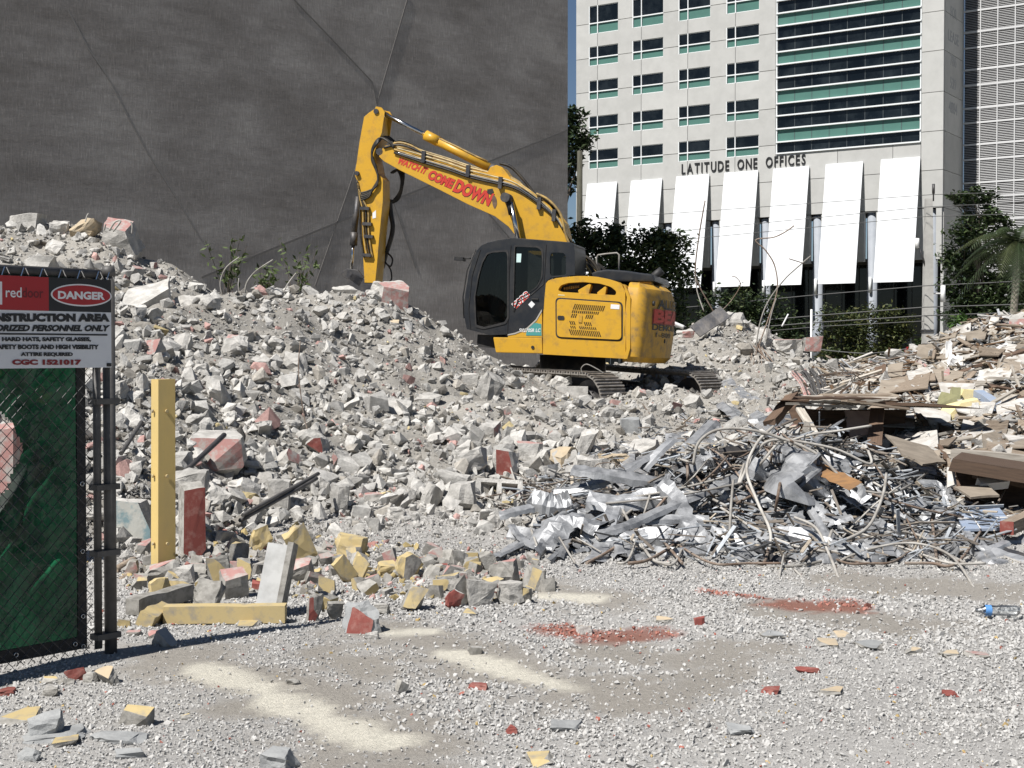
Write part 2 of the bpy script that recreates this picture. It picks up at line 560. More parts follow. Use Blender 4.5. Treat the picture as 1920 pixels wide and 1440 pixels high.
for q in [(-150, 1080), (60, 1060), (230, 1040), (330, 1020), (430, 1000), (560, 975), (700, 965), (850, 965), (960, 955), (1100, 950), (1250, 950), (1400, 950), (1550, 960),
          (1700, 970), (1850, 985), (2000, 990), (230, 1200), (700, 1120), (1100, 1060), (1500, 1060), (1900, 1060), (900, 1400), (0, 1400), (1900, 1400), (500, 1250), (1300, 1250), (2100, 1150), (-150, 1250)]:
    cz(*q)
for q in [  # lower left slope up to the first crest
    (60, 900, 11.6), (250, 900, 11.4), (300, 820, 12.8), (80, 780, 13.2), (290, 720, 14.6), (60, 690, 15), (270, 640, 16.6), (300, 585, 18.4), (380, 585, 18.6), (60, 600, 17.5), (450, 575, 19.6),
    (-150, 700, 14.5), (-150, 560, 19),
    # tall heap at far left
    (40, 520, 21.5), (-120, 430, 23.6), (0, 440, 23.6), (50, 425, 23.8), (110, 428, 23.8), (165, 435, 23.6), (225, 455, 23.4), (270, 485, 23.2), (330, 522, 23), (378, 552, 22.8), (200, 540, 21),
    (0, 470, 27), (200, 520, 27), (-150, 450, 27), (380, 600, 26), (100, 640, 31), (300, 660, 31),
    # middle slope and crest
    (430, 900, 13), (440, 800, 14.6), (430, 700, 16.4), (440, 630, 18), (550, 900, 13.4), (560, 800, 15.2), (560, 700, 17.3), (560, 610, 19.8), (540, 562, 21.2), (640, 552, 22.2), (690, 556, 22.4), (760, 568, 22.6),
    (680, 880, 14), (690, 790, 16), (690, 700, 18.4), (690, 620, 20.6), (820, 610, 22.6), (870, 640, 22.6), (930, 680, 22.4), (810, 880, 14.2), (820, 790, 16.8), (830, 710, 19.4), (840, 660, 21),
    (540, 600, 25), (690, 600, 26), (600, 650, 31), (800, 660, 30),
    # under and in front of the excavator
    (960, 880, 14.6), (970, 800, 17.4), (990, 745, 20.6), (1000, 735, 22.2), (1100, 880, 15), (1120, 810, 18), (1130, 765, 21.5), (1140, 748, 23), (1250, 880, 15.5), (1260, 810, 18.6), (1280, 760, 22.5), (1330, 744, 24.2),
    (1020, 735, 25.5), (1200, 730, 26), (1060, 735, 28),
    # heap right of the excavator
    (1290, 690, 27.5), (1290, 640, 30), (1330, 615, 31), (1370, 597, 31.3), (1405, 605, 31.3), (1440, 640, 31), (1470, 665, 30.5), (1410, 680, 28), (1400, 740, 24.5), (1420, 800, 19.5), (1370, 640, 34), (1430, 690, 34), (1300, 670, 34), (1190, 690, 31),
    (1500, 690, 28), (1500, 740, 23), (1500, 800, 18.5), (1500, 850, 15.8),
    # low valley
    (1590, 705, 28.5), (1640, 705, 27), (1600, 745, 23.5), (1600, 790, 18.8), (1620, 850, 15.8), (1600, 710, 33),
    # right debris heap
    (1685, 712, 23.5), (1716, 704, 23.4), (1770, 640, 23.4), (1830, 622, 23.4), (1900, 594, 23.4), (2000, 576, 23.4), (2150, 590, 23), (1700, 740, 20.4), (1780, 720, 20.4), (1880, 700, 20.2), (2000, 690, 20), (1700, 810, 17), (1800, 800, 17), (1900, 790, 17), (2050, 780, 17),
    (1720, 880, 14.6), (1820, 880, 14.6), (1950, 880, 14.6), (1800, 650, 28), (1950, 640, 28), (1800, 690, 33), (2000, 690, 33),
    # scrap metal mound
    (1060, 965, 11.4), (1150, 925, 11.9), (1280, 880, 12.4), (1400, 850, 12.8), (1520, 855, 12.8), (1640, 900, 12.6), (1740, 945, 12.2), (1200, 985, 11), (1400, 975, 11), (1600, 985, 11), (1740, 1000, 11),
]:
    cp(*q)
for x, y in [(-30, 8), (-30, 20), (-30, 36), (30, 8), (30, 20), (30, 36), (-12, 38), (-6, 37), (0, 37), (6, 37), (12, 37), (0, 48), (-20, 48), (20, 48), (0, 1), (-10, 2), (10, 2), (-12, 6), (12, 8), (14, 12), (-20, 30), (20, 32)]:
    ctrl.append((x, y, 0.0))
ctrl = np.array(ctrl)
_P, _Z = ctrl[:, :2], ctrl[:, 2]


def _phi(r2):
    return np.sqrt(r2 + 0.16)


_A = _phi(((_P[:, None] - _P[None]) ** 2).sum(2)) + np.eye(len(_P)) * -0.02
_Wt = np.linalg.solve(_A, _Z)
_rsn = np.random.RandomState(3)
_lat = _rsn.uniform(-1, 1, (256, 256))


def vnoise(x, y, s):
    """value noise, -1..1, feature size s"""
    u, v = np.asarray(x) / s + 1000.3, np.asarray(y) / s + 1000.7
    i, j = np.floor(u).astype(int), np.floor(v).astype(int)
    a, b = u - i, v - j
    a, b = a * a * (3 - 2 * a), b * b * (3 - 2 * b)
    g = lambda p, q: _lat[p % 256, q % 256]
    return (g(i, j) * (1 - a) + g(i + 1, j) * a) * (1 - b) + (g(i, j + 1) * (1 - a) + g(i + 1, j + 1) * a) * b


def hz_exact(x, y):
    x, y = np.asarray(x, float).ravel(), np.asarray(y, float).ravel()
    z = np.zeros(len(x))
    for k in range(0, len(x), 20000):
        q = np.stack([x[k:k + 20000], y[k:k + 20000]], 1)
        z[k:k + 20000] = _phi(((q[:, None] - _P[None]) ** 2).sum(2)) @ _Wt
    z = np.where((np.abs(x) > 30) | (y > 46) | (y < 2), 0, z)
    z = np.maximum(z, 0)
    m = np.clip(z / 0.35, 0, 1)
    z = z + m * (0.12 * vnoise(x, y, 0.9) + 0.085 * vnoise(x, y, 0.37) + 0.04 * vnoise(x, y, 0.16))
    near = np.clip((14 - y) / 3, 0, 1) * (np.abs(x) < 12)
    z = z + near * (1 - m) * (0.02 * vnoise(x, y, 1.3) + 0.008 * vnoise(x, y, 0.4))
    return np.where(y > 50, 0, z)


_gx = np.arange(-32, 32.01, 0.08)
_gy = np.arange(2, 48.01, 0.08)
_GX, _GY = np.meshgrid(_gx, _gy)
HM = hz_exact(_GX, _GY).reshape(_GX.shape)


def hz(x, y):
    x, y = np.asarray(x, float), np.asarray(y, float)
    u = np.clip((x + 32) / 0.08, 0, len(_gx) - 1.001)
    v = np.clip((y - 2) / 0.08, 0, len(_gy) - 1.001)
    i, j = u.astype(int), v.astype(int)
    a, b = u - i, v - j
    return (HM[j, i] * (1 - a) + HM[j, i + 1] * a) * (1 - b) + (HM[j + 1, i] * (1 - a) + HM[j + 1, i + 1] * a) * b


def hit(px, py, far=40.0):
    """first point of the terrain seen through photo pixels (arrays); nan when the ray passes over"""
    px, py = np.atleast_1d(np.asarray(px, float)), np.atleast_1d(np.asarray(py, float))
    vx, vy = (px - 960) / FPX, (720 - py) / FPX
    dy = _ct + vy * _st
    rx, rz = vx / dy, (-_st + vy * _ct) / dy
    D = np.full(len(px), np.nan)
    prev = np.full(len(px), 4.0)
    for d in np.arange(4.0, far, 0.06):
        need = np.isnan(D)
        if not need.any(): break
        z = CAM_H + rz * d
        under = need & (z < hz(rx * d, np.full(len(px), d)))
        D[under] = d - 0.03
    return np.stack([rx * D, D, CAM_H + rz * D], 1)


def hit1(px, py, lift=0.0):
    p = hit(px, py)[0]
    if np.isnan(p[0]):
        p = np.array(W(px, py, 23.0))
    return Vector(p) + Vector((0, 0, lift))


def slope_n(x, y, e=0.12):
    nx = -(hz(x + e, y) - hz(x - e, y)) / (2 * e)
    ny = -(hz(x, y + e) - hz(x, y - e)) / (2 * e)
    n = np.stack([nx, ny, np.ones_like(nx)], -1)
    return n / np.linalg.norm(n, axis=-1, keepdims=True)


# ---- patches of bare earth, dust and brick powder on the lot, as capsules in plan
def caps(pts, r):
    return ([tuple(g0(*p)[:2]) for p in pts], r)


EARTH = [caps([(360, 1240), (560, 1310), (760, 1400)], 0.30), caps([(740, 1185), (880, 1225), (1080, 1290), (1200, 1290)], 0.33), caps([(1000, 1110), (1140, 1125)], 0.30),
         caps([(1150, 1225), (1290, 1250), (1340, 1230)], 0.28), caps([(1480, 1140), (1700, 1165)], 0.30), caps([(1560, 1085), (1900, 1110)], 0.32), caps([(1300, 1300), (1380, 1260)], 0.18), caps([(1340, 1205), (1440, 1215)], 0.14), caps([(600, 1230), (700, 1260)], 0.15)]
DUST = [caps([(390, 1262), (500, 1300), (620, 1352), (720, 1385)], 0.105), caps([(840, 1228), (930, 1250), (1060, 1290)], 0.075), caps([(730, 1190), (800, 1182)], 0.08), caps([(1020, 1120), (1100, 1122)], 0.12)]
BRICK = [caps([(1030, 1180), (1110, 1196), (1235, 1188)], 0.13), caps([(1490, 1130), (1585, 1134)], 0.17), caps([(1330, 1110), (1430, 1120)], 0.06)]


def capd(x, y, cs):
    best = np.full(np.shape(x), 9.0)
    for pts, r in cs:
        for (ax, ay), (bx, by) in zip(pts[:-1], pts[1:]):
            t = np.clip(((x - ax) * (bx - ax) + (y - ay) * (by - ay)) / ((bx - ax) ** 2 + (by - ay) ** 2 + 1e-9), 0, 1)
            d = np.hypot(x - ax - t * (bx - ax), (y - ay - t * (by - ay)) * 0.8)
            best = np.minimum(best, d / r)
    return best


def patch(x, y, cs, soft=0.5):
    d = capd(x, y, cs) + 0.4 * vnoise(x, y, 0.3) + 0.4 * vnoise(x, y, 0.11) + 0.35 * vnoise(x, y, 0.045)
    return np.clip((1 + soft * 0.5 - d) / soft, 0, 1)


def ground_col(x, y, z):
    base = np.array([0.45, 0.437, 0.415])
    c = np.tile(base, (len(x), 1))
    n1 = vnoise(x, y, 1.7)[:, None] * 0.5 + vnoise(x, y, 0.5)[:, None] * 0.5
    c = c * (1 + 0.12 * n1)
    e = patch(x, y, EARTH, 0.8)[:, None]
    c = c * (1 - 0.75 * e) + 0.75 * e * np.array([0.32, 0.29, 0.248])
    far = np.clip((y - 10.5) / 3, 0, 1)[:, None] * np.clip(1 - np.asarray(z)[:, None] / 0.2, 0, 1)
    c = c * (1 - 0.4 * far) + 0.4 * far * np.array([0.44, 0.41, 0.36])
    d = patch(x, y, DUST, 0.7)[:, None]
    c = c * (1 - 0.8 * d) + 0.8 * d * np.array([0.76, 0.72, 0.61])
    b = patch(x, y, BRICK, 0.6)[:, None]
    c = c * (1 - 0.75 * b) + 0.75 * b * np.array([0.27, 0.088, 0.054])
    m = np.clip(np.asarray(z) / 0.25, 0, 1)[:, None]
    c = c * (1 - m) + m * np.array([0.33, 0.312, 0.28]) * (1 + 0.25 * n1)  # heap dirt, darkened to stand in for shade in gaps between chunks
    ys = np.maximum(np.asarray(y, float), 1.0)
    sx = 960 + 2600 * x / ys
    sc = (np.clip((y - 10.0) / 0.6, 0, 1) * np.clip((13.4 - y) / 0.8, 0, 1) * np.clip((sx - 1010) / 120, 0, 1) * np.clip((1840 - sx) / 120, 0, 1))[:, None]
    c = c * (1 - 0.8 * sc) + 0.8 * sc * np.array([0.14, 0.13, 0.12])      # rusty dirt darkened to stand in for the shaded voids under the scrap
    out = ((np.asarray(y) > 55) | (np.abs(x) > 40))[:, None]
    return np.where(out, np.array([0.12, 0.11, 0.08]), c)


def axis_pts(segs):
    out = []
    for a, b, s in segs:
        out += list(np.arange(a, b - 1e-6, s))
    return np.array(out + [segs[-1][1]])


_ax = axis_pts([(-900, -100, 100), (-100, -20, 8), (-20, -6, 0.2), (-6, 6, 0.06), (6, 20, 0.2), (20, 100, 8), (100, 900, 100)])
_ay = axis_pts([(-60, 0, 6), (0, 4, 0.5), (4, 14, 0.06), (14, 34, 0.12), (34, 50, 0.8), (50, 120, 10), (120, 1500, 120)])
_X, _Y = np.meshgrid(_ax, _ay)
_zz = np.where((np.abs(_X) < 32) & (_Y > 2) & (_Y < 48), hz(_X, _Y), 0.0)
_nx, _ny = len(_ax), len(_ay)
_i = (np.arange(_ny - 1)[:, None] * _nx + np.arange(_nx - 1)[None]).ravel()
gq = np.stack([_i, _i + 1, _i + _nx + 1, _i + _nx], 1)
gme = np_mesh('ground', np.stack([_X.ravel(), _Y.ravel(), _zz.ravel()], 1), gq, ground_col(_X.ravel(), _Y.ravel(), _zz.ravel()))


def mat_ground():
    m, nt, b = nodes('lot_ground')
    a = _n(nt, 'ShaderNodeAttribute', attribute_name='Col').outputs['Color']
    f = tex_noise(nt, 35, 6, 0.8)
    t = ramp(nt, f, [(0.3, (0.76,) * 3), (0.7, (1.16,) * 3)])
    g = tex_noise(nt, 240, 3, 0.7)
    t2 = ramp(nt, g, [(0.35, (0.84,) * 3), (0.65, (1.13,) * 3)])
    c = mixc(nt, 1.0, mixc(nt, 1.0, a, t, 'MULTIPLY'), t2, 'MULTIPLY')
    nt.links.new(c, b.inputs['Base Color'])
    b.inputs['Roughness'].default_value = 0.97
    b.inputs['Specular IOR Level'].default_value = 0.1
    ad = _n(nt, 'ShaderNodeMath', operation='ADD')
    nt.links.new(f, ad.inputs[0])
    nt.links.new(tex_noise(nt, 90, 5, 0.8), ad.inputs[1])
    bump(nt, b, ad.outputs[0], 0.7, 0.025)
    return m


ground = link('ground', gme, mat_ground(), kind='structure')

# ------------------------------------------------------------------ street behind the lot
def sheet(name, x0, x1, y0, y1, z, mat):
    b = MB().add([(x0, y0, z), (x1, y0, z), (x1, y1, z), (x0, y1, z)], [(0, 1, 2, 3)])
    return b.build(name, mat, None, 'structure')


road = sheet('road', -200, 300, 76, 92, 0.004, M['asphalt'])
_k = MB()
_k.box(-200, 300, 92.0, 92.2, -0.1, 0.14)
_k.box(-200, 300, 75.8, 76.0, -0.1, 0.14)
_k.build('kerb', M['pavement'], None, 'structure')
_k = MB()
_k.box(-200, 300, 92.2, 98, -0.1, 0.13)
_k.box(-200, 300, 71, 75.8, -0.1, 0.13)
_k.build('pavement', M['pavement'], None, 'structure')
_k = MB()
for i in range(-60, 90):
    _k.add([(i * 3, 83.9, 0.008), (i * 3 + 1.6, 83.9, 0.008), (i * 3 + 1.6, 84.05, 0.008), (i * 3, 84.05, 0.008)], [(0, 1, 2, 3)])
_k.build('road_markings', mat_plain('road_paint', (0.6, 0.5, 0.15), 0.8), None, 'structure')


# ------------------------------------------------------------------ the dark blank wall at the back left
def mat_darkwall():
    m, nt, b = nodes('charcoal_stucco')
    big = tex_noise(nt, 0.35, 5, 0.6, 'obj', (1, 1, 2.2))
    c = ramp(nt, big, [(0.34, (0.215, 0.197, 0.181)), (0.5, (0.268, 0.248, 0.231)), (0.64, (0.335, 0.313, 0.292))])
    st = tex_noise(nt, 9, 5, 0.75, 'obj', (3.2, 1, 0.35))
    t = ramp(nt, st, [(0.36, (0.84,) * 3), (0.58, (1.08,) * 3), (0.70, (1.6,) * 3)])
    wv = tex_noise(nt, 2.2, 4, 0.6, 'obj', (0.5, 1, 1.6))
    t3 = ramp(nt, wv, [(0.35, (0.93,) * 3), (0.66, (1.08,) * 3)])
    nt.links.new(mixc(nt, 1.0, mixc(nt, 1.0, c, t, 'MULTIPLY'), t3, 'MULTIPLY'), b.inputs['Base Color'])  # streaks and waves put ridge highlights and relief shading into the colour
    b.inputs['Roughness'].default_value = 0.8
    b.inputs['Specular IOR Level'].default_value = 0.25
    ad = _n(nt, 'ShaderNodeMath', operation='MULTIPLY_ADD')
    nt.links.new(wv, ad.inputs[0])
    ad.inputs[1].default_value = 2.0
    nt.links.new(st, ad.inputs[2])
    bump(nt, b, ad.outputs[0], 0.45, 0.04)
    return m


WAZ = R(48)
wc = W(1064, 660, 45)
wx = Vector((-math.sin(WAZ), -math.cos(WAZ), 0))
dwall = empty('blank_wall', 'huge windowless charcoal grey stucco wall behind the left rubble heap', 'wall', (wc.x, wc.y, 0), math.atan2(wx.y, wx.x))
bpy.context.view_layer.update()
DW = Plane(dwall.matrix_world.copy())
M['darkwall'] = mat_darkwall()
b_ = MB()
b_.box(0, 40, -12, 0, -0.2, 16)
b_.build('stucco_face', M['darkwall'], dwall)
seam_m = [mat_plain('seam_dark', (0.165, 0.154, 0.144), 0.8), mat_plain('seam_light', (0.25, 0.235, 0.22), 0.7)]
for pts, w, mi in [([(378, 520), (640, 414), (1063, 244)], 0.028, 0), ([(766, -8), (704, 205), (652, 360), (591, 536)], 0.022, 0), ([(546, -6), (640, 92), (698, 154), (706, 196)], 0.016, 0),
                   ([(128, 20), (165, 90), (201, 142), (240, 220), (276, 285), (330, 370), (369, 436)], 0.018, 1), ([(737, 377), (757, 438), (779, 503)], 0.014, 0), ([(914, 398), (950, 440), (1000, 500)], 0.016, 0)]:
    sb = MB()
    P3 = [DW.at(px, py, 0.0) for px, py in pts]
    for a, c in zip(P3[:-1], P3[1:]):
        d = (c - a).normalized()
        n = Vector((-d.z, 0, d.x)) * w
        vs = [a - n, c - n, c + n, a + n]
        sb.add([Vector((v.x, y, v.z)) for y in (-0.01, 0.012) for v in vs], [(0, 1, 2, 3), (7, 6, 5, 4), (0, 4, 5, 1), (1, 5, 6, 2), (2, 6, 7, 3), (3, 7, 4, 0)])
    sb.build('seam', seam_m[mi], dwall)
b_ = MB()
b_.box(-0.05, 40, -12.05, 0.06, 16.0, 16.25)
b_.build('coping', mat_plain('coping_metal', (0.15, 0.15, 0.15), 0.6), dwall)

# ------------------------------------------------------------------ the white office building
bc = W(1766, 660, 138)
bx = Vector((-3900, 2600, 0)).normalized()
bld = empty('office_building', 'white office block with green glass bands and lettering over slanted white panels', 'building', (bc.x, bc.y, 0), math.atan2(bx.y, bx.x))
bpy.context.view_layer.update()
BP = Plane(bld.matrix_world.copy())
U = lambda px, py=300, lat=0: BP.at(px, py, lat).x
JZ = [BP.at(1766, y, 0).z for y in (388.5, 317.7, 244.4, 171, 93.5, 19.7)]
JZ += [JZ[-1] + 3.95 + 4.0 * k for k in range(0, 2)]
UL = U(1080, 300)
UM = [0.0, U(1727, 250), U(1674, 290), U(1570.5, 290), U(1454, 290), U(1378), U(1289), U(1202), U(1120), UL]   # right to left
CW0, CW1 = U(1727, 250), U(1455, 290)
CZ0 = BP.at(1455, 288.5, 0).z
wins = []
for (l, mu, r) in ((1104, 1120, 1158.5), (1185.3, 1202, 1243), (1271.6, 1289, 1331), (1361, 1378, 1422.5)):
    for k in range(2, 8):
        tall = k == 6
        z = JZ[k]
        wins.append((U(r), U(mu), U(l), z - (1.2 if tall else 0.9), z, z + (2.0 if tall else 1.28)))
holes = [(w[0], w[2], w[3], w[5]) for w in wins] + [(CW0, CW1, CZ0, JZ[-1] + 3)]


def cells(rect, hs):
    u0, u1, z0, z1 = rect
    us = sorted({u0, u1} | {min(max(v, u0), u1) for h in hs for v in h[:2]})
    zs = sorted({z0, z1} | {min(max(v, z0), z1) for h in hs for v in h[2:]})
    for a, b in zip(us[:-1], us[1:]):
        for c, d in zip(zs[:-1], zs[1:]):
            if b - a < 1e-3 or d - c < 1e-3: continue
            mu, mz = (a + b) / 2, (c + d) / 2
            if any(h[0] < mu < h[1] and h[2] < mz < h[3] for h in hs): continue
            yield a, b, c, d


ROWS = JZ + [JZ[-1] + 4]
for r0, r1 in zip(ROWS[:-1], ROWS[1:]):
    for u0, u1 in zip(UM[:-1], UM[1:]):
        pb = MB()
        for a, b, c, d in cells((u0 + 0.025, u1 - 0.025, r0 + 0.03, r1 - 0.03), holes):
            pb.box(a, b, -0.3, 0, c, d)
        if pb.v:
            pb.build('precast_panel', M['precast'], bld)
b_ = MB()
for a, b, c, d in cells((0.3, UL - 0.2, JZ[0] + 0.2, ROWS[-1]), holes):
    b_.box(a, b, -0.6, -0.32, c, d)
b_.build('backing_wall', M['joint'], bld)


def pane(mb_rect, lat, mat, parent):
    a, b, c, d = mb_rect
    p = MB()
    p.box(a, b, lat - 0.02, lat, c, d)
    return p.build('pane', mat, parent)


for (r, m_, l, zb, zt, zh) in wins:
    f = MB()
    f.box(r, l, -0.17, -0.1, zb - 0.0, zb + 0.07)
    f.box(r, l, -0.17, 0.012, zt - 0.06, zt + 0.06)
    f.box(r, l, -0.17, -0.1, zh - 0.09, zh)
    f.box(r, r + 0.07, -0.168, -0.102, zb, zh)
    f.box(l - 0.09, l, -0.168, 0.008, zb, zh)
    f.box(m_ - 0.05, m_ + 0.05, -0.168, 0.008, zb, zh)
    fo = f.build('window', M['winframe'], bld)
    for a, b in ((r, m_), (m_, l)):
        pane((a + 0.05, b - 0.05, zt + 0.05, zh - 0.08), -0.14, M['darkglass'], fo)
        pane((a + 0.05, b - 0.05, zb + 0.05, zt - 0.05), -0.14, M['greenglass'], fo)

# the curtain wall: bands of dark and green glass
cw = MB()
ylines = [288.5, 267.2, 242.6, 218, 195, 170, 146.5, 122.2, 98.6, 74.4, 50, 26.4, 2.5, -21.5, -46, -70]
zl = [BP.at(1455, y, 0).z for y in ylines]
for z in zl:
    cw.box(CW0 + 0.02, CW1 - 0.02, -0.18, 0.16, z - 0.07, z + 0.07)
cw.box(CW0, CW0 + 0.12, -0.2, 0.05, CZ0, zl[-1])
cw.box(CW1 - 0.12, CW1, -0.2, 0.05, CZ0, zl[-1])
cwo = cw.build('curtain_wall', M['winframe'], bld)
bw = (CW1 - CW0 - 0.24) / 8
mul = MB()
for i in range(1, 8):
    u = CW0 + 0.12 + i * bw
    mul.box(u - 0.03, u + 0.03, -0.16, -0.115, CZ0, zl[-1])
mul.build('mullion', M['winreveal'], cwo)
for k in range(len(zl) - 1):
    green = k % 3 == 1
    for i in range(8):
        pane((CW0 + 0.12 + i * bw + 0.03, CW0 + 0.12 + (i + 1) * bw - 0.03, zl[k] + 0.09, zl[k + 1] - 0.09), -0.13, M['greenglass' if green else 'darkglass'], cwo)
# dark interior blocks light behind the glass
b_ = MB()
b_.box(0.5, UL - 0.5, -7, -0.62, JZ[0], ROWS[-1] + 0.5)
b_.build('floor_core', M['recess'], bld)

# lower facade: solid piers over an open arcade with round columns
ZB = BP.at(1525, 494, 0).z
ZS = BP.at(1766, 388.5, 0).z
colpx = [1168, 1255, 1343.5, 1436, 1533.5, 1635.5, 1747]
colu = [U(p, 450, -0.7) for p in colpx]
slots = sorted((u - 0.62, u + 0.62) for u in colu)
edges_ = [0.12] + [v for s in slots for v in s] + [UL]
for i in range(0, len(edges_) - 1, 2):
    a, b = edges_[i], edges_[i + 1]
    if b - a > 0.3:
        pb = MB()
        pb.box(a, b, -0.5, -0.03, ZB, ZS - 0.05)
        pb.build('pier_panel', M['precast'], bld)
for u in colu:
    c_ = MB()
    n = 20
    c_.tube([(u, -0.85, 0), (u, -0.85, 4.6), (u, -0.85, 4.62), (u, -0.85, ZS - 0.1)], [0.58, 0.58, 0.56, 0.56], n)
    co = c_.build('column', M['column'], bld)
    l_ = MB()
    l_.tube([(u, -0.12, ZB - 3.2), (u, -0.12, ZB - 1.6)], 0.16, 8)
    l_.build('column_lamp', M['winframe'], co)
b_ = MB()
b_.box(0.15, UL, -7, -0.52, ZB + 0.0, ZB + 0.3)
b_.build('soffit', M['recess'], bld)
b_ = MB()
b_.box(0.15, UL, -6.0, -5.6, 0, ZB)
b_.build('lobby_wall', M['darkglass'], bld)
b_ = MB()
for i in range(22):
    b_.box(1 + i * 1.9, 1.08 + i * 1.9, -5.6, -5.5, 0, ZB)
b_.box(0.15, UL, -5.6, -5.5, 3.2, 3.35)
b_.build('lobby_mullion', M['winreveal'], bld)
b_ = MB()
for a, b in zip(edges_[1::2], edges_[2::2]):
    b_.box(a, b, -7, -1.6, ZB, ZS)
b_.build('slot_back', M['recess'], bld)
# right-hand return wall in shade
for r0, r1 in zip([0] + ROWS[:-1], ROWS):
    pb = MB()
    pb.box(0.0, 0.28, -6.75, -0.33, r0 + 0.03, r1 - 0.03)
    pb.build('return_panel', M['precast'], bld)
b_ = MB()
b_.box(0.1, 0.3, -6.7, -0.35, 0, ROWS[-1])
b_.build('return_backing', M['joint'], bld)
for txt, py in (('FOR', -27), ('OR', 14), ('LEASE', 60), ('786', 103), ('539', 146), ('4884', 192)):
    if txt == 'OR':
        txt = 'FOR'
    elif txt == 'FOR':
        continue
    z = JZ[5] + (19.7 - py) * 0.0535 - 0.55
    wid = {'FOR': 2.1, 'LEASE': 3.6, '786': 2.1, '539': 2.1, '4884': 2.9}[txt]
    put_text('lettering', txt, (-0.012, -3.3 + wid / 2 + 0.1, z), (0, -wid, 0), (0, 0, 1.15), (-1, 0, 0), M['greytxt'], bld, extr=0.004, bold=0.01)

# slanted white panels
PAN = [((1102, 345.4), (1157.5, 341)), ((1184, 339.2), (1242, 335.5)), ((1268.7, 331), (1330.5, 327.5)), ((1358.7, 324.5), (1422, 320)), ((1450.5, 316.7), (1517.8, 312)), ((1549, 308.2), (1618.6, 303.6)), ((1652.5, 300), (1726, 294))]
ZP0 = None
for tl, tr in PAN:
    a, b = BP.at(*tl, 0.12), BP.at(*tr, 0.12)
    zt = (a.z + b.z) / 2
    zb_ = BP.at(1715, 528, 2.2).z
    v = []
    for (u, z, w) in ((a.x, zt, 0.10), (b.x, zt, 0.10), (b.x, zb_, 2.2), (a.x, zb_, 2.2)):
        v += [(u, w, z), (u, w + 0.12, z + 0.02)]
    p = MB()
    p.add(v, [(1, 3, 5, 7), (6, 4, 2, 0), (0, 2, 3, 1), (2, 4, 5, 3), (4, 6, 7, 5), (6, 0, 1, 7)])
    p.build('awning_panel', M['whitepanel'], bld)
# raised letters
LT = 'LATITUDE ONE OFFICES'
A_, B_ = BP.at(1278.5, 326.5, 0.02), BP.at(1510.5, 309.5, 0.02)
zbase = A_.z - 0.02
span = A_.x - B_.x
_w = [text_verts(ch, 0.012)[2] if ch not in ' I' else (0.55 if ch == ' ' else text_verts('I', 0.012)[2]) for ch in LT]
gap = 0.2
tot = sum(_w) + gap * (len(LT) - 1)
u = A_.x
for ch, w in zip(LT, _w):
    k = span / tot
    if ch != ' ':
        put_text('letter', ch, (u, 0.02, zbase), (-w * k, 0, 0), (0, 0, 1.12), (0, 1, 0), M['blacktxt'], bld, bold=0.012, extr=0.09)
    u -= (w + gap) * k

# ------------------------------------------------------------------ the louvred building on the right
lo = bc + Vector((-bx.y * -1, bx.x * -1, 0)).normalized() * 0
back = Vector((2600, 3900, 0)).normalized()
lp = Vector((bc.x, bc.y, 0)) + back * 6.85
lv = empty('louvred_building', 'building clad in rows of white horizontal louvres behind the palm', 'building', lp, math.atan2(-bx.y, -bx.x))
bpy.context.view_layer.update()
LP = Plane(lv.matrix_world.copy())        # local x to the right, local -y towards the viewer
b_ = MB()
b_.box(0, 40, 0.4, 20, 0, 48)
b_.build('core_wall', M['louvreback'], lv)
s_ = MB()
z = 1.0
while z < 47:
    s_.add([(0.02, -0.02, z), (40, -0.02, z), (40, 0.10, z + 0.07), (0.02, 0.10, z + 0.07), (0.02, 0.01, z - 0.012), (40, 0.01, z - 0.012), (40, 0.12, z + 0.058), (0.02, 0.12, z + 0.058)], [(0, 1, 2, 3), (7, 6, 5, 4), (0, 4, 5, 1), (3, 2, 6, 7)])
    z += 0.171
s_.build('slat', M['louvre'], lv, 'stuff')
for i in range(0, 22):
    m_ = MB()
    x = LP.at(1805, 300, 0).x + i * 1.72
    m_.box(x - 0.05, x + 0.05, -0.06, 0.0, 1, 47)
    m_.build('mullion', M['louvre'], lv)
for y in (22.6, 62.4, 92, 133, 162, 205, 232, 273, 301, 344, 371, 414, 441, 484, 511, 554, 581):
    zz = LP.at(1806, y, 0).z
    m_ = MB()
    m_.box(0, 40, -0.05, 0.02, zz - 0.1, zz + 0.1)
    m_.build('transom', M['louvre'], lv)


